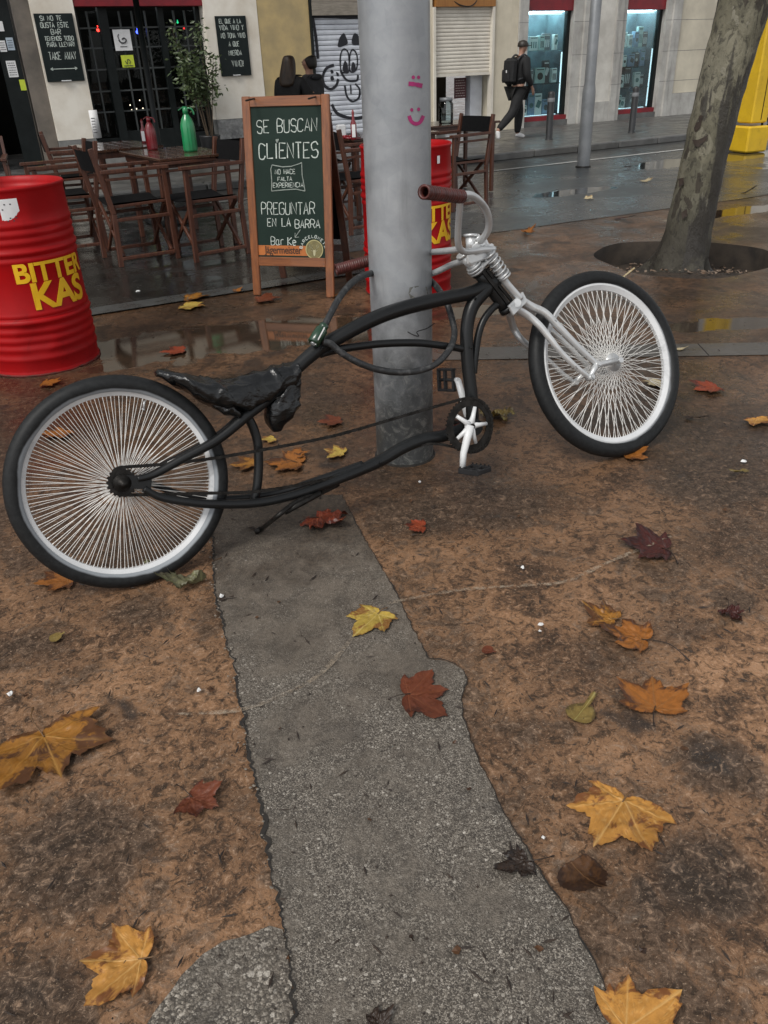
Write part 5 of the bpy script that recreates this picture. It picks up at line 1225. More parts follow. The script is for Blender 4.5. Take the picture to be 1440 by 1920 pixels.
# ================================================================== CHAIRS AND TABLES
def make_chair(label):
    e = empty('folding_chair', (0, 0, 0), label, 'chair', 'wooden folding chairs on the terrace'); w_ = .265; d_ = .27; cw = M['chair_wood']
    def part(nm, a, b, t1=.034, t2=.042, upv=(1, 0, 0), m=cw): mb = MB(); mb.bar(a, b, t2, t1, upv, .003); return mb.build(nm, m, e, local=True)
    for s in (-1, 1):
        x = s * w_
        part('leg', (x, d_, 0), (x, d_ - .015, .785)); part('leg', (x, -d_, 0), (x, -d_ + .02, .45)); part('back_post', (x, -d_ + .02, .452), (x, -d_ - .075, .99))
        part('armrest', (x, d_ + .035, .80), (x, -d_ - .035, .80), .028, .058, (0, 0, 1)); part('side_rail', (x, d_ - .02, .40), (x, -d_ + .035, .40), .028, .046, (0, 0, 1)); part('side_rail', (x, d_ - .02, .07), (x, -d_ + .02, .07), .028, .042, (0, 0, 1)); part('side_rail', (x, d_ - .02, .735), (x, -d_ + .0, .735), .022, .03, (0, 0, 1))
        part('seat_rail', (x * .93, d_ - .01, .52), (x * .93, -d_ + .04, .51), .024, .034, (0, 0, 1))
        part('cross_brace', (x * .9, d_ - .04, .08), (-x * .9, d_ - .045, .50), .024, .034, (0, 1, 0)); part('cross_brace', (x * .9, -d_ + .05, .08), (-x * .9, -d_ + .045, .50), .024, .034, (0, 1, 0))
    mb = MB(); P = [];
    for i in range(9):
        for j in range(7): u = i / 8; v_ = j / 6; P.append(V(((u - .5) * 2 * w_ * .95, -d_ + .04 + v_ * (2 * d_ - .05), .54 - .035 * sin(pi * u))))
    F = [(i * 7 + j, (i + 1) * 7 + j, (i + 1) * 7 + j + 1, i * 7 + j + 1) for i in range(8) for j in range(6)]
    mb.add(P, F, True); mb.add([p - V((0, 0, .006)) for p in P], [f[::-1] for f in F], True); mb.build('seat', M['black_fabric'], e, local=True)
    mb = MB(); P = []
    for i in range(9):
        for j in range(4): u = i / 8; v_ = j / 3; P.append(V(((u - .5) * 2 * (w_ + .016), -d_ - .045 - v_ * .03 - .03 * sin(pi * u), .80 + v_ * .165)))
    F = [(i * 4 + j, (i + 1) * 4 + j, (i + 1) * 4 + j + 1, i * 4 + j + 1) for i in range(8) for j in range(3)]
    mb.add(P, F, True); mb.add([p - V((0, .006, 0)) for p in P], [f[::-1] for f in F], True); mb.build('backrest', M['black_fabric'], e, local=True)
    return e
ch0 = make_chair('wooden folding chair with black seat in front of the wet table, left of its pair')
CH = [(-2.21, 7.87, -58, None), (-1.565, 7.93, 126.9, 'wooden folding chair right beside the sandwich board, its bare side frames nested together'),
      (-3.02, 8.45, 118, 'wooden folding chair behind the big red drum, black seat toward the table'), (-4.15, 9.3, 200, 'wooden folding chair far left against the dark doorway, only its posts showing above the drum'),
      (-3.35, 10.1, -70, 'wooden folding chair on the far left side of the table under the pillar chalkboard'), (-1.0, 9.9, 120, 'wooden folding chair behind the sandwich board on the far side of the wet table'),
      (-.12, 8.95, -60, 'wooden folding chair between the sandwich board and the thick pole'), (1.0, 10.18, 126.9, 'wooden folding chair with black back standing alone to the right of the pole'),
      (-.55, 10.6, -60, 'wooden folding chair behind the sauce bottle table, next to the standing couple'), (-4.75, 8.9, 150, 'wooden folding chair at the very left edge above the drum rim')]
for i, (x, y, a, lab) in enumerate(CH):
    o = ch0 if i == 0 else copy_tree(ch0)
    o.location = (x, y, .012 if x < .9 else .004); o.rotation_euler = (0, 0, R(a))
    if lab: o['label'] = lab
def table(cx, cy, ang, L, W_, label):
    e = empty('wooden_table', (cx, cy, .012), label, 'table', None, ang); h = .83
    mb = MB(); n_ = 6
    for i in range(n_): mb.box((0, -W_ / 2 + W_ * (i + .5) / n_, h), (L, W_ / n_ - .003, .026), bev=.004)
    mb.build('tabletop', M['table_wood'], e, local=True)
    mb = MB()
    for s in (-1, 1): mb.box((0, s * (W_ / 2 - .05), h - .045), (L - .1, .022, .06)); mb.box((s * (L / 2 - .05), 0, h - .045), (.022, W_ - .1, .06))
    mb.build('apron', M['chair_wood'], e, local=True)
    for sx in (-1, 1):
        for sy in (-1, 1): mb = MB(); mb.bar((sx * (L / 2 - .07), sy * (W_ / 2 - .07), 0), (sx * (L / 2 - .07), sy * (W_ / 2 - .07), h - .015), .045, .045, (1, 0, 0), .004); mb.build('leg', M['chair_wood'], e, local=True)
    return e
a1 = atan2(.53, .85)
nc = V((-1.92, 7.98, 0)); e1_, e2_ = V((.85, .53, 0)), V((-.53, .85, 0)); tc = nc + e1_ * .38 + e2_ * .62
table(tc.x, tc.y, a1 + pi / 2, 1.22, .75, 'wet dark wooden table carrying the red and green siphon bottles')
t2 = tc + e2_ * 1.35; table(t2.x - .2, t2.y, a1 + pi / 2, 1.1, .75, 'dark wooden table behind the siphon table, near the bar window')
table(.12, 9.98, a1, 1.15, .78, 'dark wooden table with sauce bottle and cloth, seen between sandwich board and pole')
ZT = .012 + .843
def siphon(px, py, m, label, sc_=1.0):
    p = g(px, py, ZT); e = empty('siphon_bottle', p, label, 'siphon bottle', 'coloured siphon bottles on the table'); k = sc_
    mb = MB(); pr = [(0, .0), (.050, .0), (.055, .008), (.056, .02)]
    pr += [(.056, .17), (.053, .20), (.042, .235), (.026, .26), (.020, .27)]
    n_ = 48; P = []; 
    for (r_, z) in pr:
        for j in range(n_):
            a = 2 * pi * j / n_; q = r_ * (1 + (.035 * cos(a * 12) if .02 <= z <= .2 else 0)); P.append(V((q * cos(a) * k, q * sin(a) * k, z * k)))
    mb.add(P, [(i * n_ + j, i * n_ + (j + 1) % n_, (i + 1) * n_ + (j + 1) % n_, (i + 1) * n_ + j) for i in range(len(pr) - 1) for j in range(n_)], True); mb.build('glass_body', m, e, local=True)
    mb = MB(); mb.tube([(0, 0, .265 * k), (0, 0, .30 * k), (0, 0, .325 * k)], [.021 * k, .023 * k, .014 * k], 16); mb.tube(cat([V((0, 0, .30 * k)), V((.03 * k, 0, .312 * k)), V((.055 * k, 0, .30 * k)), V((.065 * k, 0, .265 * k))], 5), .007 * k, 8); mb.bar((-.01 * k, 0, .325 * k), (-.055 * k, 0, .30 * k), .012 * k, .006 * k); mb.build('siphon_head', m, e, local=True)
siphon(358, 284, M['siphon_green'], 'ribbed green siphon bottle standing on the wet table', 1.22)
siphon(287, 281, M['siphon_red'], 'ribbed dark red siphon bottle behind the parasol pole on the wet table', .95)
def small_bottle(px, py, m, label, h=.2, z=ZT):
    p = g(px, py, z); e = empty('sauce_bottle', p, label, 'bottle'); mb = MB(); mb.lathe([(0, 0), (.03, 0), (.032, .01), (.032, h * .62), (.014, h * .82), (.012, h)], 20); mb.build('bottle_body', m, e, local=True)
    mb = MB(); mb.lathe([(.014, h), (.014, h + .02), (.004, h + .045), (0, h + .045)], 14); mb.build('cap', M['siphon_red'], e, local=True); mb = MB(); mb.box((0, -.0335, h * .36), (.036, .003, h * .5)); mb.build('bottle_tag', M['paper'], e, local=True)
small_bottle(664, 262, M['siphon_red'], 'red sauce bottle with a white tag on the table left of the pole', .24)
small_bottle(272, 268, M['siphon_red'], 'small red bottle with white tag on the far table by the bar window', .2)
mb = MB(); p = g(640, 262, ZT)
for i in range(3): mb.tube(cat([p + V((-.1 + i * .05, 0, .003)), p + V((-.02 + i * .06, .05, .03)), p + V((.08 + i * .03, -.03, .012)), p + V((.2, .03, .003))], 6), .012, 6)
tag(mb.build('red_cloth', M['siphon_red']), 'crumpled red napkin lying on the table left of the pole', 'napkin')
mb = MB(); p = g(640, 256, ZT); mb.box(p + V((0, 0, .06)), (.10, .06, .12), .5, bev=.01); tag(mb.build('napkin_holder', M['paper']), 'white napkin holder beside the red sauce bottle', 'napkin holder')
# jar and small clutter on the ledge below the cream shutter
e = empty('storage_jar', g(832, 268, .86), 'clear glass storage jar standing right of the pole under the cream shutter', 'jar')
mb = MB(); mb.lathe([(0, 0), (.085, 0), (.09, .01), (.09, .22), (.07, .25)], 24); mb.build('jar_body', glass_mat('jar_glass', (.7, .78, .78), 1.5), e, local=True); mb = MB(); mb.lathe([(.075, .25), (.08, .25), (.08, .29), (0, .295)], 24); mb.build('lid', M['steel'], e, local=True)
table(1.0, 11.3, a1, 1.2, .7, 'dark table behind the red drum carrying a glass jar'); e.location = (.98, 11.15, ZT)

# parasols: pole with folded-out dark canopy above the frame
def parasol(x, y, label, r_=1.55):
    e = empty('parasol', (x, y, .012), label, 'parasol', None, .45); mb = MB(); mb.lathe([(.032, .05), (.032, 2.7), (0, 2.72)], 16); mb.build('pole', M['dark_frame'], e, local=True)
    mb = MB(); mb.box((0, 0, .03), (.5, .5, .06), bev=.01); mb.lathe([(.06, .06), (.05, .25), (.034, .26)], 16); mb.build('base', M['bollard'], e, local=True)
    mb = MB(); P = [V((0, 0, 3.05))]; ed = [(1, -1), (1, 1), (-1, 1), (-1, -1)]; n_ = 0
    ring = []
    for i in range(4):
        a, b = V((*ed[i], 0)), V((*ed[(i + 1) % 4], 0))
        for k in range(4): q = a.lerp(b, k / 4); ring.append(V((q.x * r_, q.y * r_, 2.62 + .05 * abs(sin(pi * k / 4)))))
    m_ = len(ring); P += ring + [p - V((0, 0, .16)) for p in ring]
    F = [(0, 1 + i, 1 + (i + 1) % m_) for i in range(m_)] + [(1 + i, 1 + m_ + i, 1 + m_ + (i + 1) % m_, 1 + (i + 1) % m_) for i in range(m_)]
    mb.add(P, F); mb.build('canopy', M['black_canopy'], e, local=True)
    for i in range(4): mb = MB(); q = V((*ed[i], 0)) * r_; mb.bar((0, 0, 2.98), (q.x, q.y, 2.6), .02, .015); mb.build('rib', M['dark_frame'], e, local=True)
pq = g(322, 400); parasol(-2.36, 9.9, 'dark parasol pole standing in the wet table with its canopy above')
parasol(.35, 12.0, 'second dark parasol over the table behind the thick pole')
# menu holder post with a white sleeve
e = empty('menu_post', g(205, 372, .012), 'dark post with a white printed sleeve near the pillar by the bar window', 'post'); b_ = e.location; yy = b_.y
mb = MB(); mb.lathe([(.05, 0), (.05, .02), (.022, .03), (.022, .82), (0, .83)], 14); mb.build('post', M['dark_frame'], e, local=True)
mb = MB(); mb.lathe([(0, .78), (.055, .78), (.055, 1.12), (0, 1.12)], 18); slv = mb.build('paper_sleeve', M['paper'], e, local=True)
mb = MB()
for i in range(6): mb.box((0, -.056, .85 + i * .035), (.05, .003, .008))
mb.build('printed_text', M['ink'], slv, local=True)
# leafy plant by the bar window
def plant(loc, label, h, n_, seed, spread=.28, lean=V((0, 0, 0))):
    e = empty('potted_plant', loc, label, 'plant'); rr = random.Random(seed); st = MB(); fo = MB()
    mb = MB(); mb.lathe([(0, 0), (.15, 0), (.19, .34), (.20, .36), (.17, .36), (.165, .31), (0, .30)], 24); mb.build('pot', M['bollard'], e, local=True)
    for k in range(9):
        a = rr.uniform(0, 2 * pi); tp = V((cos(a) * spread * rr.uniform(.3, 1), sin(a) * spread * rr.uniform(.3, 1), h * rr.uniform(.65, 1))) + lean * rr.uniform(0, 1); b0 = V((cos(a) * .05, sin(a) * .05, .3))
        P_ = cat([b0, b0.lerp(tp, .4) + V((0, 0, .1)), b0.lerp(tp, .75), tp], 6); st.tube(P_, [.012 - .009 * i / (len(P_) - 1) for i in range(len(P_))], 6)
        for j in range(n_ // 9):
            t = rr.uniform(.38, 1); p = P_[int(t * (len(P_) - 1))] + V((rr.gauss(0, .075), rr.gauss(0, .075), rr.gauss(0, .07)))
            d = V((rr.gauss(0, 1), rr.gauss(0, 1), rr.gauss(-.35, .6))).normalized(); s_ = d.orthogonal().normalized(); s_.rotate(Matrix.Rotation(rr.uniform(0, pi), 3, d)); L = rr.uniform(.06, .12); nm = d.cross(s_)
            fo.add([p, p + d * L * .45 + s_ * L * .22, p + d * L - nm * L * .1, p + d * L * .45 - s_ * L * .22], [(0, 1, 2), (0, 2, 3)])
    st.build('stem', M['twig'], e, local=True); fo.build('foliage', M['leaf_green'], e, local=True)
s_, z_ = fa(390, 270, .35)
plant(fp(-7.62, .13, .38), 'tall leafy green plant growing against the dark bar window beside the second chalkboard', 2.15, 1500, 5, .32, V((-.25, -.1, 0)))
# walking cane plant stems in front of the white wall

# ================================================================== PEOPLE
def skin(name, joints, edges, m, parent, sub=2, local=True):
    me = bpy.data.meshes.new(name); keys = list(joints); me.from_pydata([tuple(joints[k][0]) for k in keys], [(keys.index(a), keys.index(b)) for a, b in edges], []); me.update()
    o = bpy.data.objects.new(name, me); C.objects.link(o); o.parent = parent; me.materials.append(m)
    md = o.modifiers.new('skin', 'SKIN'); md.use_smooth_shade = True; md.branch_smoothing = .3
    if not me.skin_vertices: me.attributes.new
    sv = me.skin_vertices[0].data
    for i, k in enumerate(keys):
        r_ = joints[k][1]; sv[i].radius = r_ if isinstance(r_, tuple) else (r_, r_)
        sv[i].use_root = (i == 0)
    ss = o.modifiers.new('sub', 'SUBSURF'); ss.levels = sub; ss.render_levels = sub
    # bake to plain mesh
    dg = bpy.context.evaluated_depsgraph_get(); me2 = bpy.data.meshes.new_from_object(o.evaluated_get(dg)); o.modifiers.clear(); o.data = me2; me2.name = name
    for p in me2.polygons: p.use_smooth = True
    me2.materials.clear(); me2.materials.append(m); return o
def person(loc, rz, label, J, coat, trousers, shoes, group=None, bulk=1.18):
    e = empty('person', loc, label, 'person', group, rz)
    V3 = lambda *a: V(a)
    j = {}
    j['pelvis'] = (J['pelvis'], (.135, .105)); pe = J['pelvis']; ch = J['chest']; nk = J['neck']; hd = J['head']
    j['waist'] = (pe.lerp(ch, .5), (.125, .095)); j['chest'] = (ch, (.155, .105)); j['neckb'] = (ch.lerp(nk, .75), (.09, .075)); j['neck'] = (nk, .052); j['jaw'] = (nk.lerp(hd, .45), (.055, .062)); j['head'] = (hd, (.074, .090)); j['crown'] = (hd + V((0, 0, .075)), (.062, .075))
    E = [('pelvis', 'waist'), ('waist', 'chest'), ('chest', 'neckb'), ('neckb', 'neck'), ('neck', 'jaw'), ('jaw', 'head'), ('head', 'crown')]
    for s in ('l', 'r'):
        hp, kn, an, to = J[s + 'leg']; j[s + 'hip'] = (hp, .088); j[s + 'thigh'] = (hp.lerp(kn, .5), .075); j[s + 'knee'] = (kn, .056); j[s + 'calf'] = (kn.lerp(an, .4), .055); j[s + 'ank'] = (an, .038); j[s + 'toe'] = (to, .034)
        E += [('pelvis', s + 'hip'), (s + 'hip', s + 'thigh'), (s + 'thigh', s + 'knee'), (s + 'knee', s + 'calf'), (s + 'calf', s + 'ank'), (s + 'ank', s + 'toe')]
        sh_, el, wr, pa = J[s + 'arm']; j[s + 'sh'] = (sh_, .062); j[s + 'el'] = (el, .043); j[s + 'wr'] = (wr, .028); j[s + 'pa'] = (pa, (.036, .020)); E += [('chest', s + 'sh'), (s + 'sh', s + 'el'), (s + 'el', s + 'wr'), (s + 'wr', s + 'pa')]
        d = (pa - wr).normalized(); sd_ = d.cross(V((1, 0, 0)) if abs(d.x) < .7 else V((0, 1, 0))).normalized(); nr = d.cross(sd_)
        for f_ in range(4):
            b0 = pa + sd_ * (f_ - 1.5) * .018 + d * .012; L = (.06, .072, .066, .05)[f_]; j[s + 'f%d' % f_] = (b0 + d * .018, .0095); j[s + 'g%d' % f_] = (b0 + d * L * .6 + nr * .008, .0085); j[s + 'h%d' % f_] = (b0 + d * L + nr * .026, .007); E += [(s + 'pa', s + 'f%d' % f_), (s + 'f%d' % f_, s + 'g%d' % f_), (s + 'g%d' % f_, s + 'h%d' % f_)]
        j[s + 't1'] = (wr.lerp(pa, .5) - sd_ * .03 + d * .01, .011); j[s + 't2'] = (pa - sd_ * .045 + nr * .02, .0085); E += [(s + 'wr', s + 't1'), (s + 't1', s + 't2')]
    fwd = J.get('face', V((0, 1, 0))); rgt = V((fwd.y, -fwd.x, 0))
    j['nose'] = (hd + fwd * .108 + V((0, 0, -.012)), .013); E += [('head', 'nose')]
    for s, q in (('l', -1), ('r', 1)): j[s + 'ear'] = (hd + rgt * q * .083 - V((0, 0, .005)), .016); E += [('head', s + 'ear')]
    skin('body', j, E, M['skin'], e)
    mb = MB()
    for q in (-1, 1): mb.lathe([(0, -.009), (.007, -.005), (.009, 0), (.007, .005), (0, .009)], 10, Matrix.Translation(hd + fwd * .079 + rgt * q * .032 + V((0, 0, .015))))
    mb.build('eyes', M['ink'], e, local=True); mb = MB(); mb.box(hd + fwd * .072 + V((0, 0, -.055)), (.04, .012, .008), atan2(fwd.y, fwd.x) - pi / 2); mb.build('mouth', pm('lips', (.25, .08, .06)), e, local=True)
    # coat
    k = {}; k['chest'] = (ch, (.185, .135)); k['waist'] = (pe.lerp(ch, .45), (.165, .130)); k['hem'] = (pe + V((0, 0, -.03)), (.135, .112)); k['col'] = (ch.lerp(nk, .62), (.12, .10)); k['col2'] = (nk + V((0, -.01, 0)), (.082, .08)); E = [('chest', 'waist'), ('waist', 'hem'), ('chest', 'col'), ('col', 'col2')]
    for s in ('l', 'r'):
        sh_, el, wr, pa = J[s + 'arm']; k[s + 's'] = (sh_, .085); k[s + 'm'] = (sh_.lerp(el, .55), .070); k[s + 'e'] = (el, .062); k[s + 'w'] = (wr.lerp(el, .06), .046); E += [('chest', s + 's'), (s + 's', s + 'm'), (s + 'm', s + 'e'), (s + 'e', s + 'w')]
    k = {q_: (v_[0], tuple(x * bulk for x in v_[1]) if isinstance(v_[1], tuple) else v_[1] * bulk) for q_, v_ in k.items()}; skin('jacket', k, E, coat, e)
    k = {}; k['p'] = (pe + V((0, 0, -.02)), (.150, .125)); E = []
    for s in ('l', 'r'):
        hp, kn, an, to = J[s + 'leg']; k[s + 'h'] = (hp + V((0, 0, -.03)), .105); k[s + 't'] = (hp.lerp(kn, .5), .095); k[s + 'k'] = (kn, .075); k[s + 'c'] = (kn.lerp(an, .5), .068); k[s + 'a'] = (an.lerp(kn, .02), .050); E += [('p', s + 'h'), (s + 'h', s + 't'), (s + 't', s + 'k'), (s + 'k', s + 'c'), (s + 'c', s + 'a')]
    k = {q_: (v_[0], tuple(x * bulk for x in v_[1]) if isinstance(v_[1], tuple) else v_[1] * bulk * 1.06) for q_, v_ in k.items()}; skin('trousers', k, E, trousers, e)
    for s in ('l', 'r'):
        hp, kn, an, to = J[s + 'leg']; d = (to - an); hl = an - d * .35; skin('shoe', {'a': (an.lerp(to, .1) + V((0, 0, -.02)), (.058, .052)), 'h': (hl + V((0, 0, -.025)), .048), 't': (to + d * .15, (.056, .040)), 'u': (an + V((0, 0, .02)), .052)}, [('a', 'h'), ('a', 't'), ('a', 'u')], shoes, e)
    return e
Jw = dict(pelvis=V((0, 0, .93)), chest=V((0, .03, 1.29)), neck=V((0, .05, 1.46)), head=V((0, .085, 1.585)),
    lleg=(V((-.09, 0, .88)), V((-.09, .13, .50)), V((-.09, .10, .09)), V((-.09, .26, .045))), rleg=(V((.09, -.01, .88)), V((.09, -.16, .50)), V((.09, -.52, .20)), V((.09, -.50, .06))),
    larm=(V((-.19, .03, 1.38)), V((-.23, -.10, 1.12)), V((-.23, .0, .90)), V((-.23, .03, .83))), rarm=(V((.19, .03, 1.38)), V((.24, .02, 1.12)), V((.22, .17, .92)), V((.22, .20, .85))))
pm1 = person((2.93, 17.5, .12), TH - pi / 2, 'man in black jacket and cap walking past the shops with a black backpack', Jw, M['cloth_black'], M['cloth_black'], M['shoe'])
mb = MB(); h_ = Jw['head']; mb.lathe([(.098, .015), (.102, .03), (.098, .07), (.075, .105), (.035, .122), (0, .126)], 20, Matrix.Translation(h_ - V((0, .005, 0)))); mb.box(h_ + V((0, .115, .03)), (.12, .09, .012), bev=.004); mb.build('cap', M['hair_dark'], pm1, local=True)
mb = MB(); mb.box((0, -.20, 1.20), (.30, .17, .44), M=Matrix.Rotation(-.06, 4, 'X'), bev=.05); mb.box((0, -.30, 1.12), (.22, .06, .22), bev=.025); bp = mb.build('backpack', M['cloth_black'], pm1, local=True)
for q in (-1, 1): mb = MB(); mb.tube(cat([V((q * .11, -.12, 1.38)), V((q * .125, .02, 1.47)), V((q * .13, .15, 1.36)), V((q * .15, .13, 1.15)), V((q * .14, -.10, 1.05))], 6), .018, 6); mb.build('strap', M['cloth_grey'], pm1, local=True)
mb = MB(); mb.box((.06, -.335, 1.20), (.03, .004, .045), bev=.001); mb.build('white_logo', M['paper'], pm1, local=True)
def stand(dx=0): return dict(pelvis=V((0, 0, .93)), chest=V((0, .01, 1.27)), neck=V((0, .02, 1.44)), head=V((0, .03, 1.57)), lleg=(V((-.09, 0, .88)), V((-.10, .03, .48)), V((-.10, 0, .08)), V((-.11, .15, .04))), rleg=(V((.09, 0, .88)), V((.10, .03, .48)), V((.10, .0, .08)), V((.11, .15, .04))),
    larm=(V((-.18, .02, 1.36)), V((-.24, .06, 1.10)), V((-.12, .24, 1.12)), V((-.06, .28, 1.14))), rarm=(V((.18, .02, 1.36)), V((.26, .06, 1.12)), V((.20, .28, 1.18)), V((.14, .33, 1.20))))
def atY(x, y, Y): d = ray(x, y); return CP + d * (Y / d.y)
q = atY(543, 140, 12.4); pw = person((q.x, q.y, .012), R(-25), 'woman with long brown hair in a black coat standing close to her companion', stand(), M['cloth_black'], M['cloth_black'], M['hair_dark'])
sk = skin('hair', {'z': (V((0, .01, 1.675)), (.055, .065)), 't': (V((0, .01, 1.635)), (.088, .098)), 'm': (V((0, -.005, 1.56)), (.105, .105)), 'n': (V((0, -.045, 1.46)), (.125, .085)), 'b': (V((0, -.095, 1.36)), (.130, .060)), 'e': (V((0, -.125, 1.29)), (.10, .035))}, [('z', 't'), ('t', 'm'), ('m', 'n'), ('n', 'b'), ('b', 'e')], M['hair'], pw)
J2 = stand(); 
q = atY(583, 150, 12.75); pn_ = person((q.x, q.y, .012), R(55), 'man with short dark hair in a grey hooded jacket facing the long haired woman', J2, M['cloth_grey'], M['cloth_black'], M['hair_dark'])
skin('hair', {'t': (V((0, .005, 1.655)), (.085, .100)), 'm': (V((0, -.015, 1.60)), (.092, .100)), 'n': (V((0, -.045, 1.54)), (.085, .065)), 'o': (V((0, -.05, 1.49)), (.07, .04))}, [('t', 'm'), ('m', 'n'), ('n', 'o')], M['hair_dark'], pn_)
skin('hood', {'a': (V((0, -.09, 1.43)), (.14, .07)), 'b': (V((0, -.13, 1.36)), (.12, .05))}, [('a', 'b')], M['cloth_grey'], pn_)

# ================================================================== STREET THINGS
# plane tree
def bark_mat():
    m, nt, b, _, _ = newmat('plane_bark'); N = NT(nt); c = N.coord('Object', (1, 1, .6)); sx = N.n('ShaderNodeSeparateXYZ'); N.l(N.coord('Object'), sx.inputs[0])
    wn = N.n('ShaderNodeTexNoise'); wn.inputs['Scale'].default_value = 7; wn.inputs['Detail'].default_value = 5; N.l(c, wn.inputs['Vector'])
    wv = N.n('ShaderNodeVectorMath', operation='MULTIPLY_ADD'); N.l(wn.outputs['Color'], wv.inputs[0]); wv.inputs[1].default_value = (.16, .16, .16); N.l(c, wv.inputs[2])
    v1 = N.n('ShaderNodeTexVoronoi'); v1.inputs['Scale'].default_value = 7.5; N.l(wv.outputs[0], v1.inputs['Vector']); r1 = N.n('ShaderNodeSeparateColor'); N.l(v1.outputs['Color'], r1.inputs[0])
    v2 = N.n('ShaderNodeTexVoronoi'); v2.inputs['Scale'].default_value = 17; N.l(wv.outputs[0], v2.inputs['Vector']); r2 = N.n('ShaderNodeSeparateColor'); N.l(v2.outputs['Color'], r2.inputs[0])
    n1 = N.noise(c, 3.0, 7, .65, .6); n2 = N.noise(c, 24, 7, .75, .6)
    col = N.ramp(r1.outputs[0], (.15, (.140, .128, .086)), (.5, (.170, .156, .106)), (.85, (.225, .208, .150)))
    col = N.mix(N.rng(n1, .35, .65, .6, 0), col, (.050, .048, .032))
    col = N.mix(N.math('MULTIPLY', N.rng(r2.outputs[0], .92, .94), .8), col, (.030, .021, .014)); col = N.mix(N.math('MULTIPLY', N.rng(r2.outputs[1], .90, .92), .8), col, (.22, .205, .155))
    col = N.mix(N.rng(n2, .56, .42, .7, 0), (.026, .023, .016), col) if False else N.mix(N.rng(n2, .50, .38, 0, .75), col, (.022, .019, .013)); col = N.mix(N.rng(n2, .58, .70, 0, .4), col, (.22, .21, .17))
    st = N.noise(N.coord('Object', (2.4, 2.4, .26)), 2.0, 6, .6, .5); col = N.mix(N.rng(N.math('ADD', st, N.math('MULTIPLY', N.math('SUBTRACT', n2, .5), .12)), .53, .57, 0, .90), col, (.020, .016, .011))
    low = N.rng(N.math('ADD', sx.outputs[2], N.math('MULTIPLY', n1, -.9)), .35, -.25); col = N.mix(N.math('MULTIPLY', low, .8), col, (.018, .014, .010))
    N.l(col, b.inputs['Base Color']); N.l(N.rng(st, .5, .62, .75, .42), b.inputs['Roughness'])
    N.bump(N.math('ADD', N.math('ADD', n2, N.math('MULTIPLY', r1.outputs[0], .35)), N.math('MULTIPLY', N.noise(c, 90, 5, .7), .3)), .8, .018, b); return m
tree = empty('plane_tree', (2.53, 6.80, -.05), 'leaning plane tree trunk with mottled bark growing from the round pit', 'tree')
tb0 = V((2.53, 6.80, -.08)); tt = atY(1397, 0, 6.95); ax_ = (tt - tb0); 
ks = [0, .06, .16, .45, .8, 1.0, 1.5, 2.1]; ctr = [tb0 + ax_ * k + V((.02 * sin(k * 7), 0, 0)) for k in ks]; rr_ = [.27, .222, .190, .180, .178, .180, .17, .15]
P_ = cat(ctr, 10); R_ = lerps(rr_, 10); mb = MB(); n_ = 64; P = []
for i, (p, r_) in enumerate(zip(P_, R_)):
    for j in range(n_):
        a = 2 * pi * j / n_; d = V((cos(a), sin(a), 0)); q = p + d * r_; nz = noise.noise(V((q.x * 3, q.y * 3, q.z * 1.3))) * .030 + noise.noise(q * 9) * .008
        fl_ = max(0, 1 - i / 12) * .05 * (sin(a * 5 + 1) + .5 * sin(a * 3)); P.append(p + d * (r_ + nz + fl_))
mb.add(P, [(i * n_ + j, i * n_ + (j + 1) % n_, (i + 1) * n_ + (j + 1) % n_, (i + 1) * n_ + j) for i in range(len(P_) - 1) for j in range(n_)], True)
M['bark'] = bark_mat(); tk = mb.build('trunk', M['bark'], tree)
def ontrunk(x, y, off=.0):
    d = ray(x, y); lo, hi = 4.0, 9.0
    best = None
    for i in range(400):
        p = CP + d * (5.2 + i * .008); k = max(0, min(2.1, (p.z - tb0.z) / ax_.z)); c = tb0 + ax_ * k; r_ = .33
        for a_, b_, ra, rb_ in zip(ks, ks[1:], rr_, rr_[1:]):
            if a_ <= k <= b_: r_ = ra + (rb_ - ra) * (k - a_) / (b_ - a_)
        if (V((p.x, p.y)) - V((c.x, c.y))).length < r_ + off: return p
    return None
for i, pts in enumerate([[(1312, 216), (1318, 217), (1313, 240), (1303, 248), (1301, 240)], [(1298, 262), (1308, 262), (1318, 258), (1328, 252), (1324, 262), (1311, 276), (1303, 274)], [(1288, 222), (1295, 222), (1293, 240), (1286, 238)], [(1329, 108), (1336, 110), (1331, 126), (1327, 124)], [(1272, 335), (1282, 333), (1282, 346), (1273, 351)], [(1278, 398), (1288, 392), (1289, 405), (1279, 411)]]):
    Q = [ontrunk(x, y, .014) for x, y in pts]
    if all(q is not None for q in Q): mb = MB(); mb.add(Q, [tuple(range(len(Q)))]); mb.build('knot', M['debris'], tree)
rr = random.Random(12); cw = MB(); tips = []
top_ = ctr[-1]
for k in range(6):
    a = k * 1.05 + .3; e_ = top_ + V((cos(a) * rr.uniform(1.1, 2.0), sin(a) * rr.uniform(1.1, 2.0), rr.uniform(1.2, 2.6))); P2 = cat([top_ - V((0, 0, .15)), top_.lerp(e_, .4) + V((0, 0, .2)), e_], 6); mb = MB(); mb.tube(P2, [.12 - .08 * i / (len(P2) - 1) for i in range(len(P2))], 10); mb.build('limb', M['bark'], tree)
    for q in range(4):
        b_ = P2[rr.randint(5, len(P2) - 1)]; f_ = b_ + V((rr.gauss(0, .8), rr.gauss(0, .8), rr.uniform(.3, 1.2))); mb = MB(); mb.tube([b_, b_.lerp(f_, .5) + V((0, 0, .08)), f_], [.04, .025, .01], 6); mb.build('branch', M['bark'], tree); tips += [b_, f_, b_.lerp(f_, .5)]
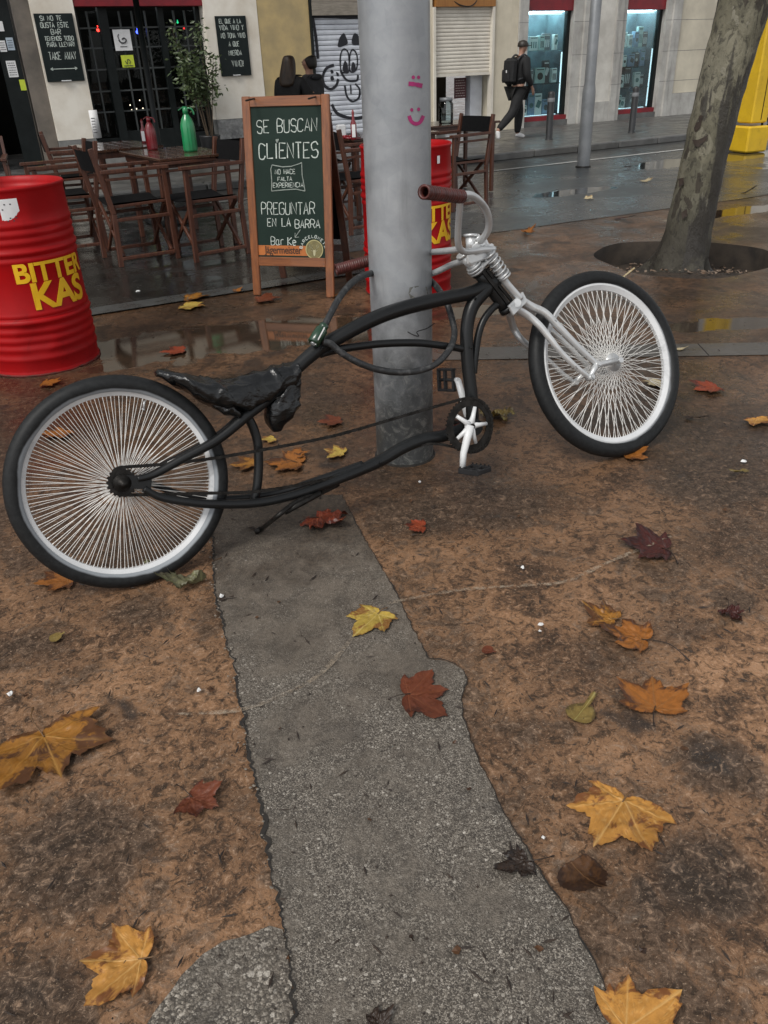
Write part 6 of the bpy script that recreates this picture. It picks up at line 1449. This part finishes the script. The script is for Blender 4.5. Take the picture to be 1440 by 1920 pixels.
for i in range(1500):
    p = rr.choice(tips) + V((rr.gauss(0, .38), rr.gauss(0, .38), rr.gauss(0, .32))); d = V((rr.gauss(0, 1), rr.gauss(0, 1), rr.gauss(0, .6))).normalized(); s_ = d.orthogonal().normalized() ; L = rr.uniform(.10, .19)
    cw.add([p, p + d * L * .4 + s_ * L * .5, p + d * L, p + d * L * .4 - s_ * L * .5], [(0, 1, 2, 3)])
cw.build('crown', pm('autumn_crown', (.16, .13, .03), (.22, .11, .02), 2, .6), tree)
# thin lamp post on the road margin
e = empty('street_post', (3.36, 13.6, .004), 'slim grey steel post standing in the wet road beyond the plaza', 'post')
mb = MB(); mb.lathe([(.098, 0), (.098, 1.05), (.088, 1.12), (.080, 1.16), (.078, 4.6), (0, 4.62)], 24); mb.build('shaft', M['steel'], e, local=True); mb = MB(); mb.lathe([(.12, 0), (.12, .015), (.1, .02)], 24); mb.build('base_ring', M['dark_metal'], e, local=True)
for i, (x, y, lab) in enumerate(((1029, 262, 'dark bollard on the pavement in front of the first lit shop window'), (1184, 249, 'dark bollard on the pavement in front of the second lit shop window'))):
    e = empty('bollard', g(x, y, .12), lab, 'bollard', 'bollards along the far pavement'); mb = MB(); mb.lathe([(.075, 0), (.07, .02), (.066, .03), (.066, .80), (.055, .83), (0, .845)], 24); mb.build('post', M['bollard'], e, local=True); mb = MB(); mb.lathe([(.069, .66), (.071, .67), (.071, .72), (.069, .73)], 24); mb.build('band', M['steel'], e, local=True)
# yellow column on its padded base
e = empty('yellow_column', (6.42, 14.75, .004), 'bright yellow square column on a padded yellow base behind the tree', 'column', None, .35)
mb = MB(); mb.box((0, 0, .21), (.44, .44, .40), bev=.025); 
for v_ in mb.v: v_ += V((noise.noise(v_ * 4), noise.noise(v_ * 5), 0)) * .02
mb.build('base', M['yellow_paint'], e, local=True)
mb = MB(); mb.box((0, 0, 2.4), (.34, .34, 3.9), bev=.02); cl = mb.build('column', M['yellow_paint'], e, local=True); mb = MB(); mb.box((.02, -.172, 2.4), (.012, .006, 3.8)); mb.build('seam', M['dark_metal'], e, local=True)
mb = MB(); P_ = [V((.20 + .07 * cos(t * .5), -.10, .44 + .07 * sin(t * .5))) for t in range(13)]; mb.tube(P_, .02, 8); mb.build('hoop', M['rubber'], e, local=True)
mb = MB(); mb.box((.2, -.1, 1.62), (.12, .16, .30), bev=.02); mb.build('bracket', M['yellow_paint'], e, local=True)
mb = MB(); chalk(mb, 'B', .16, 1.55, .10, wd=.07, sw=.022, y=-.185); mb.build('black_mark', M['ink'], e, local=True)
# ================================================================== FALLEN LEAVES
HALF = [(0, 1.0), (3, .91), (7, .83), (10, .84), (13, .77), (18, .69), (22, .64), (26, .63), (30, .67), (34, .66), (38, .76), (42, .78), (45, .90), (49, .80), (54, .74), (58, .73), (63, .64), (69, .56), (76, .52), (82, .48), (87, .54), (92, .62), (97, .54), (104, .46), (114, .36), (128, .26), (145, .16), (163, .09), (180, .04)]
def leaf_mat(name, base, vein, spot, spot_amt=.62, rough=.42, edge=None):
    m, nt, b, _, _ = newmat(name); N = NT(nt); co = N.coord('Object')
    a = N.n('ShaderNodeAttribute', attribute_name='vein').outputs['Fac']; r_ = N.n('ShaderNodeAttribute', attribute_name='rim').outputs['Fac']
    n1 = N.noise(co, 14, 6, .65, .8); n2 = N.noise(co, 60, 6, .7); n3 = N.noise(co, 5, 4, .6)
    col = N.mix(N.rng(n3, .3, .7), base, tuple(x * .62 for x in base)); col = N.mix(N.rng(n2, .35, .65, .45, 0), col, tuple(x * .45 for x in base))
    k = N.math('ADD', N.math('ADD', n1, N.math('MULTIPLY', r_, .16)), N.math('MULTIPLY', n2, .10))
    col = N.mix(N.rng(k, spot_amt, spot_amt + .10, 0, .92), col, spot); col = N.mix(N.math('MULTIPLY', a, .7), col, vein)
    N.l(col, b.inputs['Base Color']); b.inputs['Roughness'].default_value = rough; b.inputs['Specular IOR Level'].default_value = .35
    N.bump(N.math('ADD', a, N.math('MULTIPLY', n2, .5)), .5, .002, b); return m
LM = {'yellow': leaf_mat('leaf_yellow', (.50, .235, .048), (.56, .34, .12), (.12, .040, .012), .61), 'gold': leaf_mat('leaf_gold', (.30, .125, .016), (.36, .19, .045), (.060, .022, .008), .56),
      'orange': leaf_mat('leaf_orange', (.30, .105, .018), (.22, .10, .03), (.05, .018, .007), .62), 'red': leaf_mat('leaf_red', (.24, .040, .014), (.30, .085, .03), (.05, .010, .006), .64),
      'brown': leaf_mat('leaf_brown', (.135, .034, .013), (.17, .055, .022), (.040, .012, .007), .66), 'maroon': leaf_mat('leaf_maroon', (.060, .014, .011), (.085, .025, .016), (.020, .007, .006), .64),
      'dark': leaf_mat('leaf_dark', (.030, .018, .012), (.045, .026, .016), (.010, .007, .006), .62), 'olive': leaf_mat('leaf_olive', (.19, .13, .035), (.30, .26, .09), (.06, .04, .014), .60),
      'lemon': leaf_mat('leaf_lemon', (.46, .32, .060), (.50, .38, .13), (.16, .065, .018), .60), 'grey': leaf_mat('leaf_greygreen', (.165, .155, .085), (.20, .21, .09), (.055, .045, .025), .64), 'umber': leaf_mat('leaf_umber', (.10, .045, .018), (.15, .075, .03), (.025, .012, .007), .55), 'pale': leaf_mat('leaf_pale', (.50, .42, .26), (.46, .36, .2), (.2, .13, .06), .66)}
LM['stalk'] = pm('leaf_stalk', (.16, .085, .030), (.05, .026, .014), 30, .5)
def half_r(a):
    a = abs(a)
    for (a0, r0_), (a1, r1_) in zip(HALF, HALF[1:]):
        if a0 <= a <= a1: return r0_ + (r1_ - r0_) * (a - a0) / (a1 - a0)
    return .06
def leaf(base, tip, kind, label, stem=None, curl=.18, seed=0, ovate=False, wide=1.0, z=.0, fold=.0, lob=1.0, crumple=.06, grp=None):
    """base / tip: where the stalk joins and where the middle lobe ends, as seen in the photo; size and heading follow on the ground"""
    rr = random.Random(seed * 13 + 5); B = g(*base); T = g(*tip); ax = (T - B); L = ax.length; ax.normalize(); sd_ = V((-ax.y, ax.x, 0)); z0 = .0105 + z
    lobes = [0, 45, -45, 92, -92]; nA = 150; nR = 16; P = []; vein = []; rim = []
    asym = rr.uniform(-.12, .12); lobf = {l: 1 + rr.uniform(-.14, .10) for l in lobes}; ph = rr.uniform(0, 9)
    P.append(V((0, 0, 0))); vein.append(1.0); rim.append(0.0)
    for k in range(nA):
        a = -180 + 360 * k / nA
        if ovate:
            t = abs(a) / 180; R_ = (1 - t) ** .55 * .0 + max(.03, cos(R(min(abs(a), 90))) ** .62) if abs(a) < 90 else .03
            R_ *= wide if abs(a) > 6 else 1; R_ = R_ * (1 + .025 * sin(a * .9))
        else:
            R_ = half_r(a); near = min(lobes, key=lambda l: abs(l - a)); R_ *= lobf[near] * (1 + asym * a / 180) * (lob if abs(a) > 22 else 1)
            R_ *= 1 + .05 * noise.noise(V((a * .12, seed, 0))) + .035 * (1 if (k % 7) < 2 else 0) * (.5 + noise.noise(V((a, seed, 1))))
        for j in range(1, nR + 1):
            q = j / nR; r_ = R_ * q; x = r_ * cos(R(a)); y = r_ * sin(R(a)) * (wide if not ovate else 1)
            v_ = 0.0
            for l in ((0,) if ovate else lobes):
                dl = abs(sin(R(a - l))) * r_
                if cos(R(a - l)) > 0: v_ = max(v_, 1 - dl / (.011 + .010 * (1 - q)))
                # side veins
                if cos(R(a - l)) > .2:
                    along = cos(R(a - l)) * r_; s2 = ((along - dl * .75) * (9 if not ovate else 8)) % 1.0
                    if dl < .22 and along > .10: v_ = max(v_, .55 - abs(s2 - .5) * 9 + .0) if abs(s2 - .5) < .055 else v_
            # shape: cupped, lobe tips lifted or rolled, fine crumple
            lift = curl * (r_ ** 2) * (.55 + .45 * sin(R(a) * 2.5 + ph)) + crumple * .5 * noise.noise(V((x * 4 + seed, y * 4, 0))) + crumple * .25 * noise.noise(V((x * 11, y * 11 + seed, 0)))
            if not ovate: lift += .030 * (1 - max(0, min(1, v_ + .3))) * q
            zz = abs(lift) + .004
            if fold:      # one side rolled over
                if y * (1 if fold > 0 else -1) > .12:
                    e_ = y * (1 if fold > 0 else -1) - .12; zz += min(e_, .25) * .9; y -= (1 if fold > 0 else -1) * e_ * abs(fold)
            P.append(V((x, y, zz))); vein.append(max(0.0, min(1.0, v_))); rim.append(q ** 3)
    F = []
    for k in range(nA):
        k1 = (k + 1) % nA
        F.append((0, 1 + k * nR, 1 + k1 * nR))
        for j in range(nR - 1): F.append((1 + k * nR + j, 1 + k * nR + j + 1, 1 + k1 * nR + j + 1, 1 + k1 * nR + j))
    mb = MB(); W_ = [B + ax * (p.x * L) + sd_ * (p.y * L) + V((0, 0, z0 + p.z * L)) for p in P]
    c = B.copy(); c.z = z0; mb.add([p - c for p in W_], F, True); o = mb.build('fallen_leaf', LM[kind], attr={'vein': vein, 'rim': rim}); o.location = c
    tag(o, label, 'leaf', grp or 'fallen leaves on the plaza')
    if stem is not False:
        S_ = g(*stem) if stem else B - ax * L * rr.uniform(.35, .6) + sd_ * L * rr.uniform(-.2, .2)
        d = (S_ - B); sl = d.length; md_ = B.lerp(S_, .5) + V((-d.y, d.x, 0)) * rr.uniform(-.14, .14)
        Q = cat([B + ax * L * .04 + V((0, 0, z0 + .004)), md_ + V((0, 0, z0 + .006 + sl * .10)), S_ + V((0, 0, z0 + .003))], 7); rw_ = max(.0011, L * .010)
        sm_ = MB(); sm_.tube([p - c for p in Q], [rw_ * (1.0 if i < len(Q) - 3 else 1.9) for i in range(len(Q))], 6); st = sm_.build('leaf_stem', LM['stalk'] if kind in ('yellow', 'gold', 'lemon', 'grey', 'olive') else LM['dark'], o, local=True)
    return o
LV = [
 ((710, 1156), (662, 1200), 'lemon', 'small yellow leaf with a brown corner lying on the grey aggregate strip', (726, 1146), dict(curl=.12, wide=.95, lob=.95)),
 ((766, 1308), (852, 1300), 'brown', 'large red-brown leaf with pointed lobes lying flat on the aggregate strip', (728, 1318), dict(curl=.05, lob=1.12, wide=1.1)),
 ((266, 1806), (150, 1812), 'yellow', 'bright yellow leaf with small holes beside the coarse paving patch', (318, 1792), dict(curl=.07, lob=1.1, crumple=.1)),
 ((1172, 1935), (1276, 1868), 'yellow', 'yellow leaf with a brown lobe cut by the bottom edge of the picture', (1120, 1990), dict(curl=.10)),
 ((1168, 1508), (1106, 1606), 'yellow', 'big golden leaf right of the strip, above the curled brown one', (1186, 1490), dict(curl=.10, crumple=.12)),
 ((1070, 1622), (1128, 1700), 'umber', 'curled oval brown leaf below the big golden leaf', False, dict(ovate=True, wide=.9, curl=.5, fold=.5, crumple=.1)),
 ((985, 1622), (925, 1648), 'dark', 'nearly black crumpled leaf on the right rim of the strip', (1038, 1612), dict(curl=.5, crumple=.25, lob=.8)),
 ((360, 1502), (414, 1520), 'brown', 'red-brown leaf with its stalk pointing up left of the strip', (332, 1478), dict(curl=.30, crumple=.12, lob=1.15)),
 ((84, 1386), (118, 1466), 'gold', 'large mottled golden leaf cut by the left edge', (64, 1334), dict(curl=.12, lob=1.35, crumple=.08)),
 ((372, 1092), (300, 1128), 'grey', 'twisted grey-green leaf propped against the rear tyre', (416, 1052), dict(curl=.9, fold=.6, wide=.5, crumple=.35, lob=.9)),
 ((330, 1084), (278, 1082), 'grey', 'narrow grey-green leaf half under the rear tyre', False, dict(curl=.7, ovate=True, wide=.35, crumple=.25)),
 ((128, 1090), (62, 1104), 'orange', 'orange-brown leaf behind the bottom of the rear wheel', False, dict(curl=.12)),
 ((94, 1204), (124, 1194), 'olive', 'tiny olive leaf lying alone far left of the strip', False, dict(ovate=True, wide=.8)),
 ((596, 975), (652, 1000), 'red', 'crumpled bright red leaf under the kickstand side of the bicycle', (560, 985), dict(curl=.4, crumple=.3, lob=.9)),
 ((792, 992), (752, 992), 'red', 'red leaf with thin lobes between the crumpled red leaf and the maroon one', (806, 1000), dict(curl=.25, crumple=.1)),
 ((1244, 1034), (1152, 1024), 'maroon', 'dark maroon leaf with a long stalk at the right', (1270, 1063), dict(curl=.30, crumple=.12)),
 ((1148, 1168), (1092, 1148), 'gold', 'orange leaf lying against another, upper one of the pair', (1190, 1172), dict(curl=.3, crumple=.15)),
 ((1205, 1206), (1118, 1186), 'orange', 'orange leaf with a long thin stalk, lower one of the pair', (1292, 1246), dict(curl=.3, crumple=.15)),
 ((1228, 1334), (1220, 1266), 'orange', 'brown-orange leaf with upright lobes and a short stalk below the pair', (1225, 1368), dict(curl=.2)),
 ((1076, 1356), (1114, 1314), 'olive', 'small oval yellowish leaf with clear side veins', False, dict(ovate=True, wide=.62, curl=.25)),
 ((1362, 1150), (1390, 1178), 'maroon', 'small shrivelled dark red leaf near the right edge', (1360, 1128), dict(curl=.8, crumple=.5, lob=.8)),
 ((904, 1222), (930, 1228), 'brown', 'tiny brown leaf right of the strip notch', False, dict(ovate=True, wide=.8)),
 ((642, 854), (606, 852), 'lemon', 'pale yellow leaf seen between chain and chain stay', False, dict(curl=.25)),
 ((560, 872), (496, 872), 'orange', 'orange leaf under the chain beside the curved frame strut', (480, 875), dict(curl=.15)),
 ((545, 858), (582, 852), 'orange', 'orange leaf overlapping another below the chain', False, dict(curl=.15)),
 ((476, 872), (432, 878), 'gold', 'golden leaf between the rear tyre and the curved strut', False, dict(curl=.15)),
 ((512, 826), (486, 832), 'lemon', 'small yellow leaf directly under the hanging plastic bag', False, dict(curl=.15)),
 ((636, 792), (598, 796), 'brown', 'dull brown leaf on the ground between saddle bag and pole', False, dict(curl=.15)),
 ((1340, 730), (1294, 736), 'red', 'reddish leaf right of the front wheel', False, dict(curl=.15)),
 ((1418, 790), (1446, 806), 'yellow', 'pale yellow leaf with a maroon lobe at the right edge', False, dict(curl=.25)),
 ((1238, 720), (1214, 732), 'pale', 'pale leaf seen through the spokes of the front wheel', False, dict(curl=.15)),
 ((1268, 657), (1290, 660), 'pale', 'cream leaf lying by the flush kerb next to the front tyre', False, dict(ovate=True, wide=.7, curl=.4)),
 ((925, 778), (950, 796), 'olive', 'crumpled yellow-brown leaf right of the chainring', False, dict(curl=.6, crumple=.4)),
 ((1284, 786), (1328, 790), 'dark', 'thin dark leaf right of the front tyre foot', False, dict(ovate=True, wide=.35)),
 ((1172, 858), (1214, 850), 'orange', 'brown-orange leaf at the foot of the front tyre', False, dict(curl=.2)),
 ((984, 438), (1008, 436), 'orange', 'bright orange leaf standing up beyond the handlebar', False, dict(curl=.8, crumple=.2)),
 ((1206, 342), (1217, 340), 'pale', 'pale leaf on the wet road left of the tree trunk', False, dict(curl=.5)),
 ((1101, 375), (1110, 373), 'pale', 'small pale leaf on the wet road near the steel post', False, dict(curl=.5)),
 ((1152, 411), (1190, 413), 'maroon', 'thin dark red leaf at the border of road and plaza', False, dict(ovate=True, wide=.3)),
 ((1160, 524), (1188, 519), 'pale', 'cream leaf on the near rim of the tree pit', False, dict(ovate=True, wide=.35, curl=.4)),
 ((1390, 364), (1416, 362), 'dark', 'dark leaf right of the tree on the plaza border', False, dict(ovate=True, wide=.3, curl=.4)),
 ((352, 562), (396, 558), 'gold', 'golden leaf lying at the terrace edge behind the puddle', False, dict(curl=.15)),
 ((348, 576), (390, 578), 'lemon', 'yellow leaf floating at the near side of the puddle border', False, dict(curl=.05)),
 ((342, 660), (300, 664), 'red', 'dark red leaf floating in the puddle behind the saddle', False, dict(curl=.04)),
 ((440, 548), (460, 546), 'orange', 'small orange leaf by the left foot of the sandwich board', False, dict(curl=.5)),
 ((628, 556), (640, 560), 'gold', 'tiny golden leaf at the right foot of the sandwich board', False, dict(curl=.5)),
 ((84, 722), (122, 720), 'orange', 'dull orange leaf in front of the big red drum', False, dict(curl=.1)),
 ((486, 565), (532, 560), 'brown', 'brown soaked leaf between puddle and sandwich board', False, dict(curl=.1)),
 ((478, 993), (462, 996), 'dark', 'little dark leaf under the kickstand foot', False, dict(ovate=True, wide=.6)),
 ((1345, 512), (1372, 508), 'pale', 'cream leaf lying on the soil inside the tree pit', False, dict(ovate=True, wide=.3, curl=.3, z=-.09)),
 ((412, 1128), (440, 1126), 'dark', 'small dark leaf on the crack beside a white chip', False, dict(ovate=True, wide=.45)),
 ((1400, 885), (1365, 896), 'olive', 'narrow olive leaf at the far right of the plaza', False, dict(ovate=True, wide=.3, curl=.3)),
 ((770, 1758), (776, 1776), 'dark', 'tiny dark leaf curl low on the aggregate strip', False, dict(ovate=True, wide=.4, curl=.5)),
 ((700, 1930), (740, 1905), 'dark', 'dark curled leaf cut by the bottom edge on the strip', False, dict(curl=.6, crumple=.3)),
 ((212, 905), (190, 930), 'orange', 'orange leaf glimpsed through the rear wheel spokes', False, dict(curl=.1)),
]
for i, (b_, t_, k_, lab, stem, kw) in enumerate(LV):
    if lab.startswith('orange leaf glimpsed'): b_, t_ = (120, 812), (80, 830)
    leaf(b_, t_, k_, lab, stem, seed=i + 1, **kw)
# white scraps and paint chips
M['chip'] = pm('white_scrap', (.75, .75, .73), (.5, .5, .5), 40, .6)
for i, (x, y, r_, lab) in enumerate([(374, 1301, 5, 'white scrap left of the aggregate strip'), (22, 1307, 7, 'torn white scrap near the left edge'), (1013, 1177, 6, 'white gum-like spot right of the strip, left of the orange leaves'), (980, 1071, 4.5, 'small white spot above the scraped arc'), (1393, 870, 6, 'white fluffy scrap far right of the plaza'), (416, 1124, 5, 'white chip resting on the crack'), (1018, 1578, 5, 'white chip left of the big golden leaf'), (787, 909, 4, 'little white scrap in front of the pole'), (259, 549, 5, 'white scrap on the terrace border behind the drum'), (975, 277, 7, 'white cup lying at the far kerb behind the walking man'), (1012, 1190, 3, 'tiny white crumb beside the gum-like spot')]):
    c = g(x, y); rr = random.Random(i); k = r_ * (c.length / 1500) * 1.15; mb = MB(); n_ = 9; P = [V((cos(2 * pi * j / n_) * k * rr.uniform(.5, 1.15), sin(2 * pi * j / n_) * k * rr.uniform(.5, 1.15), .001 + rr.uniform(0, .003))) for j in range(n_)]
    P += [V((p.x * .6, p.y * .6, .004 + rr.uniform(0, .006))) for p in P]; mb.add(P, [(j, (j + 1) % n_, n_ + (j + 1) % n_, n_ + j) for j in range(n_)] + [tuple(range(n_, 2 * n_))], False); o = mb.build('paper_scrap', M['chip']); o.location = (c.x, c.y, .0115 if c.y < 10 else .0115); tag(o, lab, 'scrap', 'white scraps on the ground')
# twigs, seeds, grains and crumbs: beyond counting
mb = MB(); rr = random.Random(77)
for i in range(1500):
    y = .75 + rr.random() ** 1.4 * 4.5; x = rr.uniform(-.62, .62) * (y + 1.0); s = rr.uniform(.0012, .0045); a = rr.uniform(0, pi); L = s * rr.choice((1, 1, 1.5, 4, 7)); z = .0095
    if L > .02: L = .02
    c = V((x, y, z)); d = V((cos(a), sin(a), 0)); n_ = V((-sin(a), cos(a), 0)); mb.add([c - d * L, c + n_ * s * .8, c + d * L, c - n_ * s * .8, c + V((0, 0, s))], [(0, 1, 4), (1, 2, 4), (2, 3, 4), (3, 0, 4)])
tag(mb.build('ground_crumbs', M['debris']), 'dark crumbs, seeds and bits of twig strewn over the plaza', 'debris', kind='stuff')
mb = MB(); fr_c = [];
for i in range(110):
    y = .9 + rr.random() ** 1.2 * 5.0; x = rr.uniform(-.6, .6) * (y + 1.0); s = rr.uniform(.004, .013); a = rr.uniform(0, 6); c = V((x, y, .010)); n_ = rr.randint(5, 7)
    P = [c + V((cos(a + 6.283 * t / n_) * s * rr.uniform(.35, 1.1), sin(a + 6.283 * t / n_) * s * rr.uniform(.35, 1.1), rr.uniform(0, .006))) for t in range(n_)]; mb.add(P + [c + V((0, 0, rr.uniform(0, .005)))], [(t, (t + 1) % n_, n_) for t in range(n_)])
tag(mb.build('leaf_fragments', LM['umber']), 'small torn brown leaf fragments scattered over the ground', 'leaf fragments', kind='stuff')
mb = MB()
for i in range(150):
    k = rr.random(); j = int(k * (len(zs) - 1)); c = zs[j] + V((rr.gauss(.004, .012), rr.gauss(0, .01), .009)); s = rr.uniform(.0015, .005)
    a = rr.uniform(0, 3); mb.add([c + V((s * cos(a + t), s * sin(a + t) * .8, 0)) for t in (0, 1.3, 2.4, 3.7, 5.1)] + [c + V((0, 0, s * .9))], [(0, 1, 5), (1, 2, 5), (2, 3, 5), (3, 4, 5), (4, 0, 5)])
tag(mb.build('loose_grit', pm('pale_grit', (.22, .19, .155), (.09, .08, .065), 90, .8)), 'pale loose grit gathered along the crack of the strip', 'grit', kind='stuff')
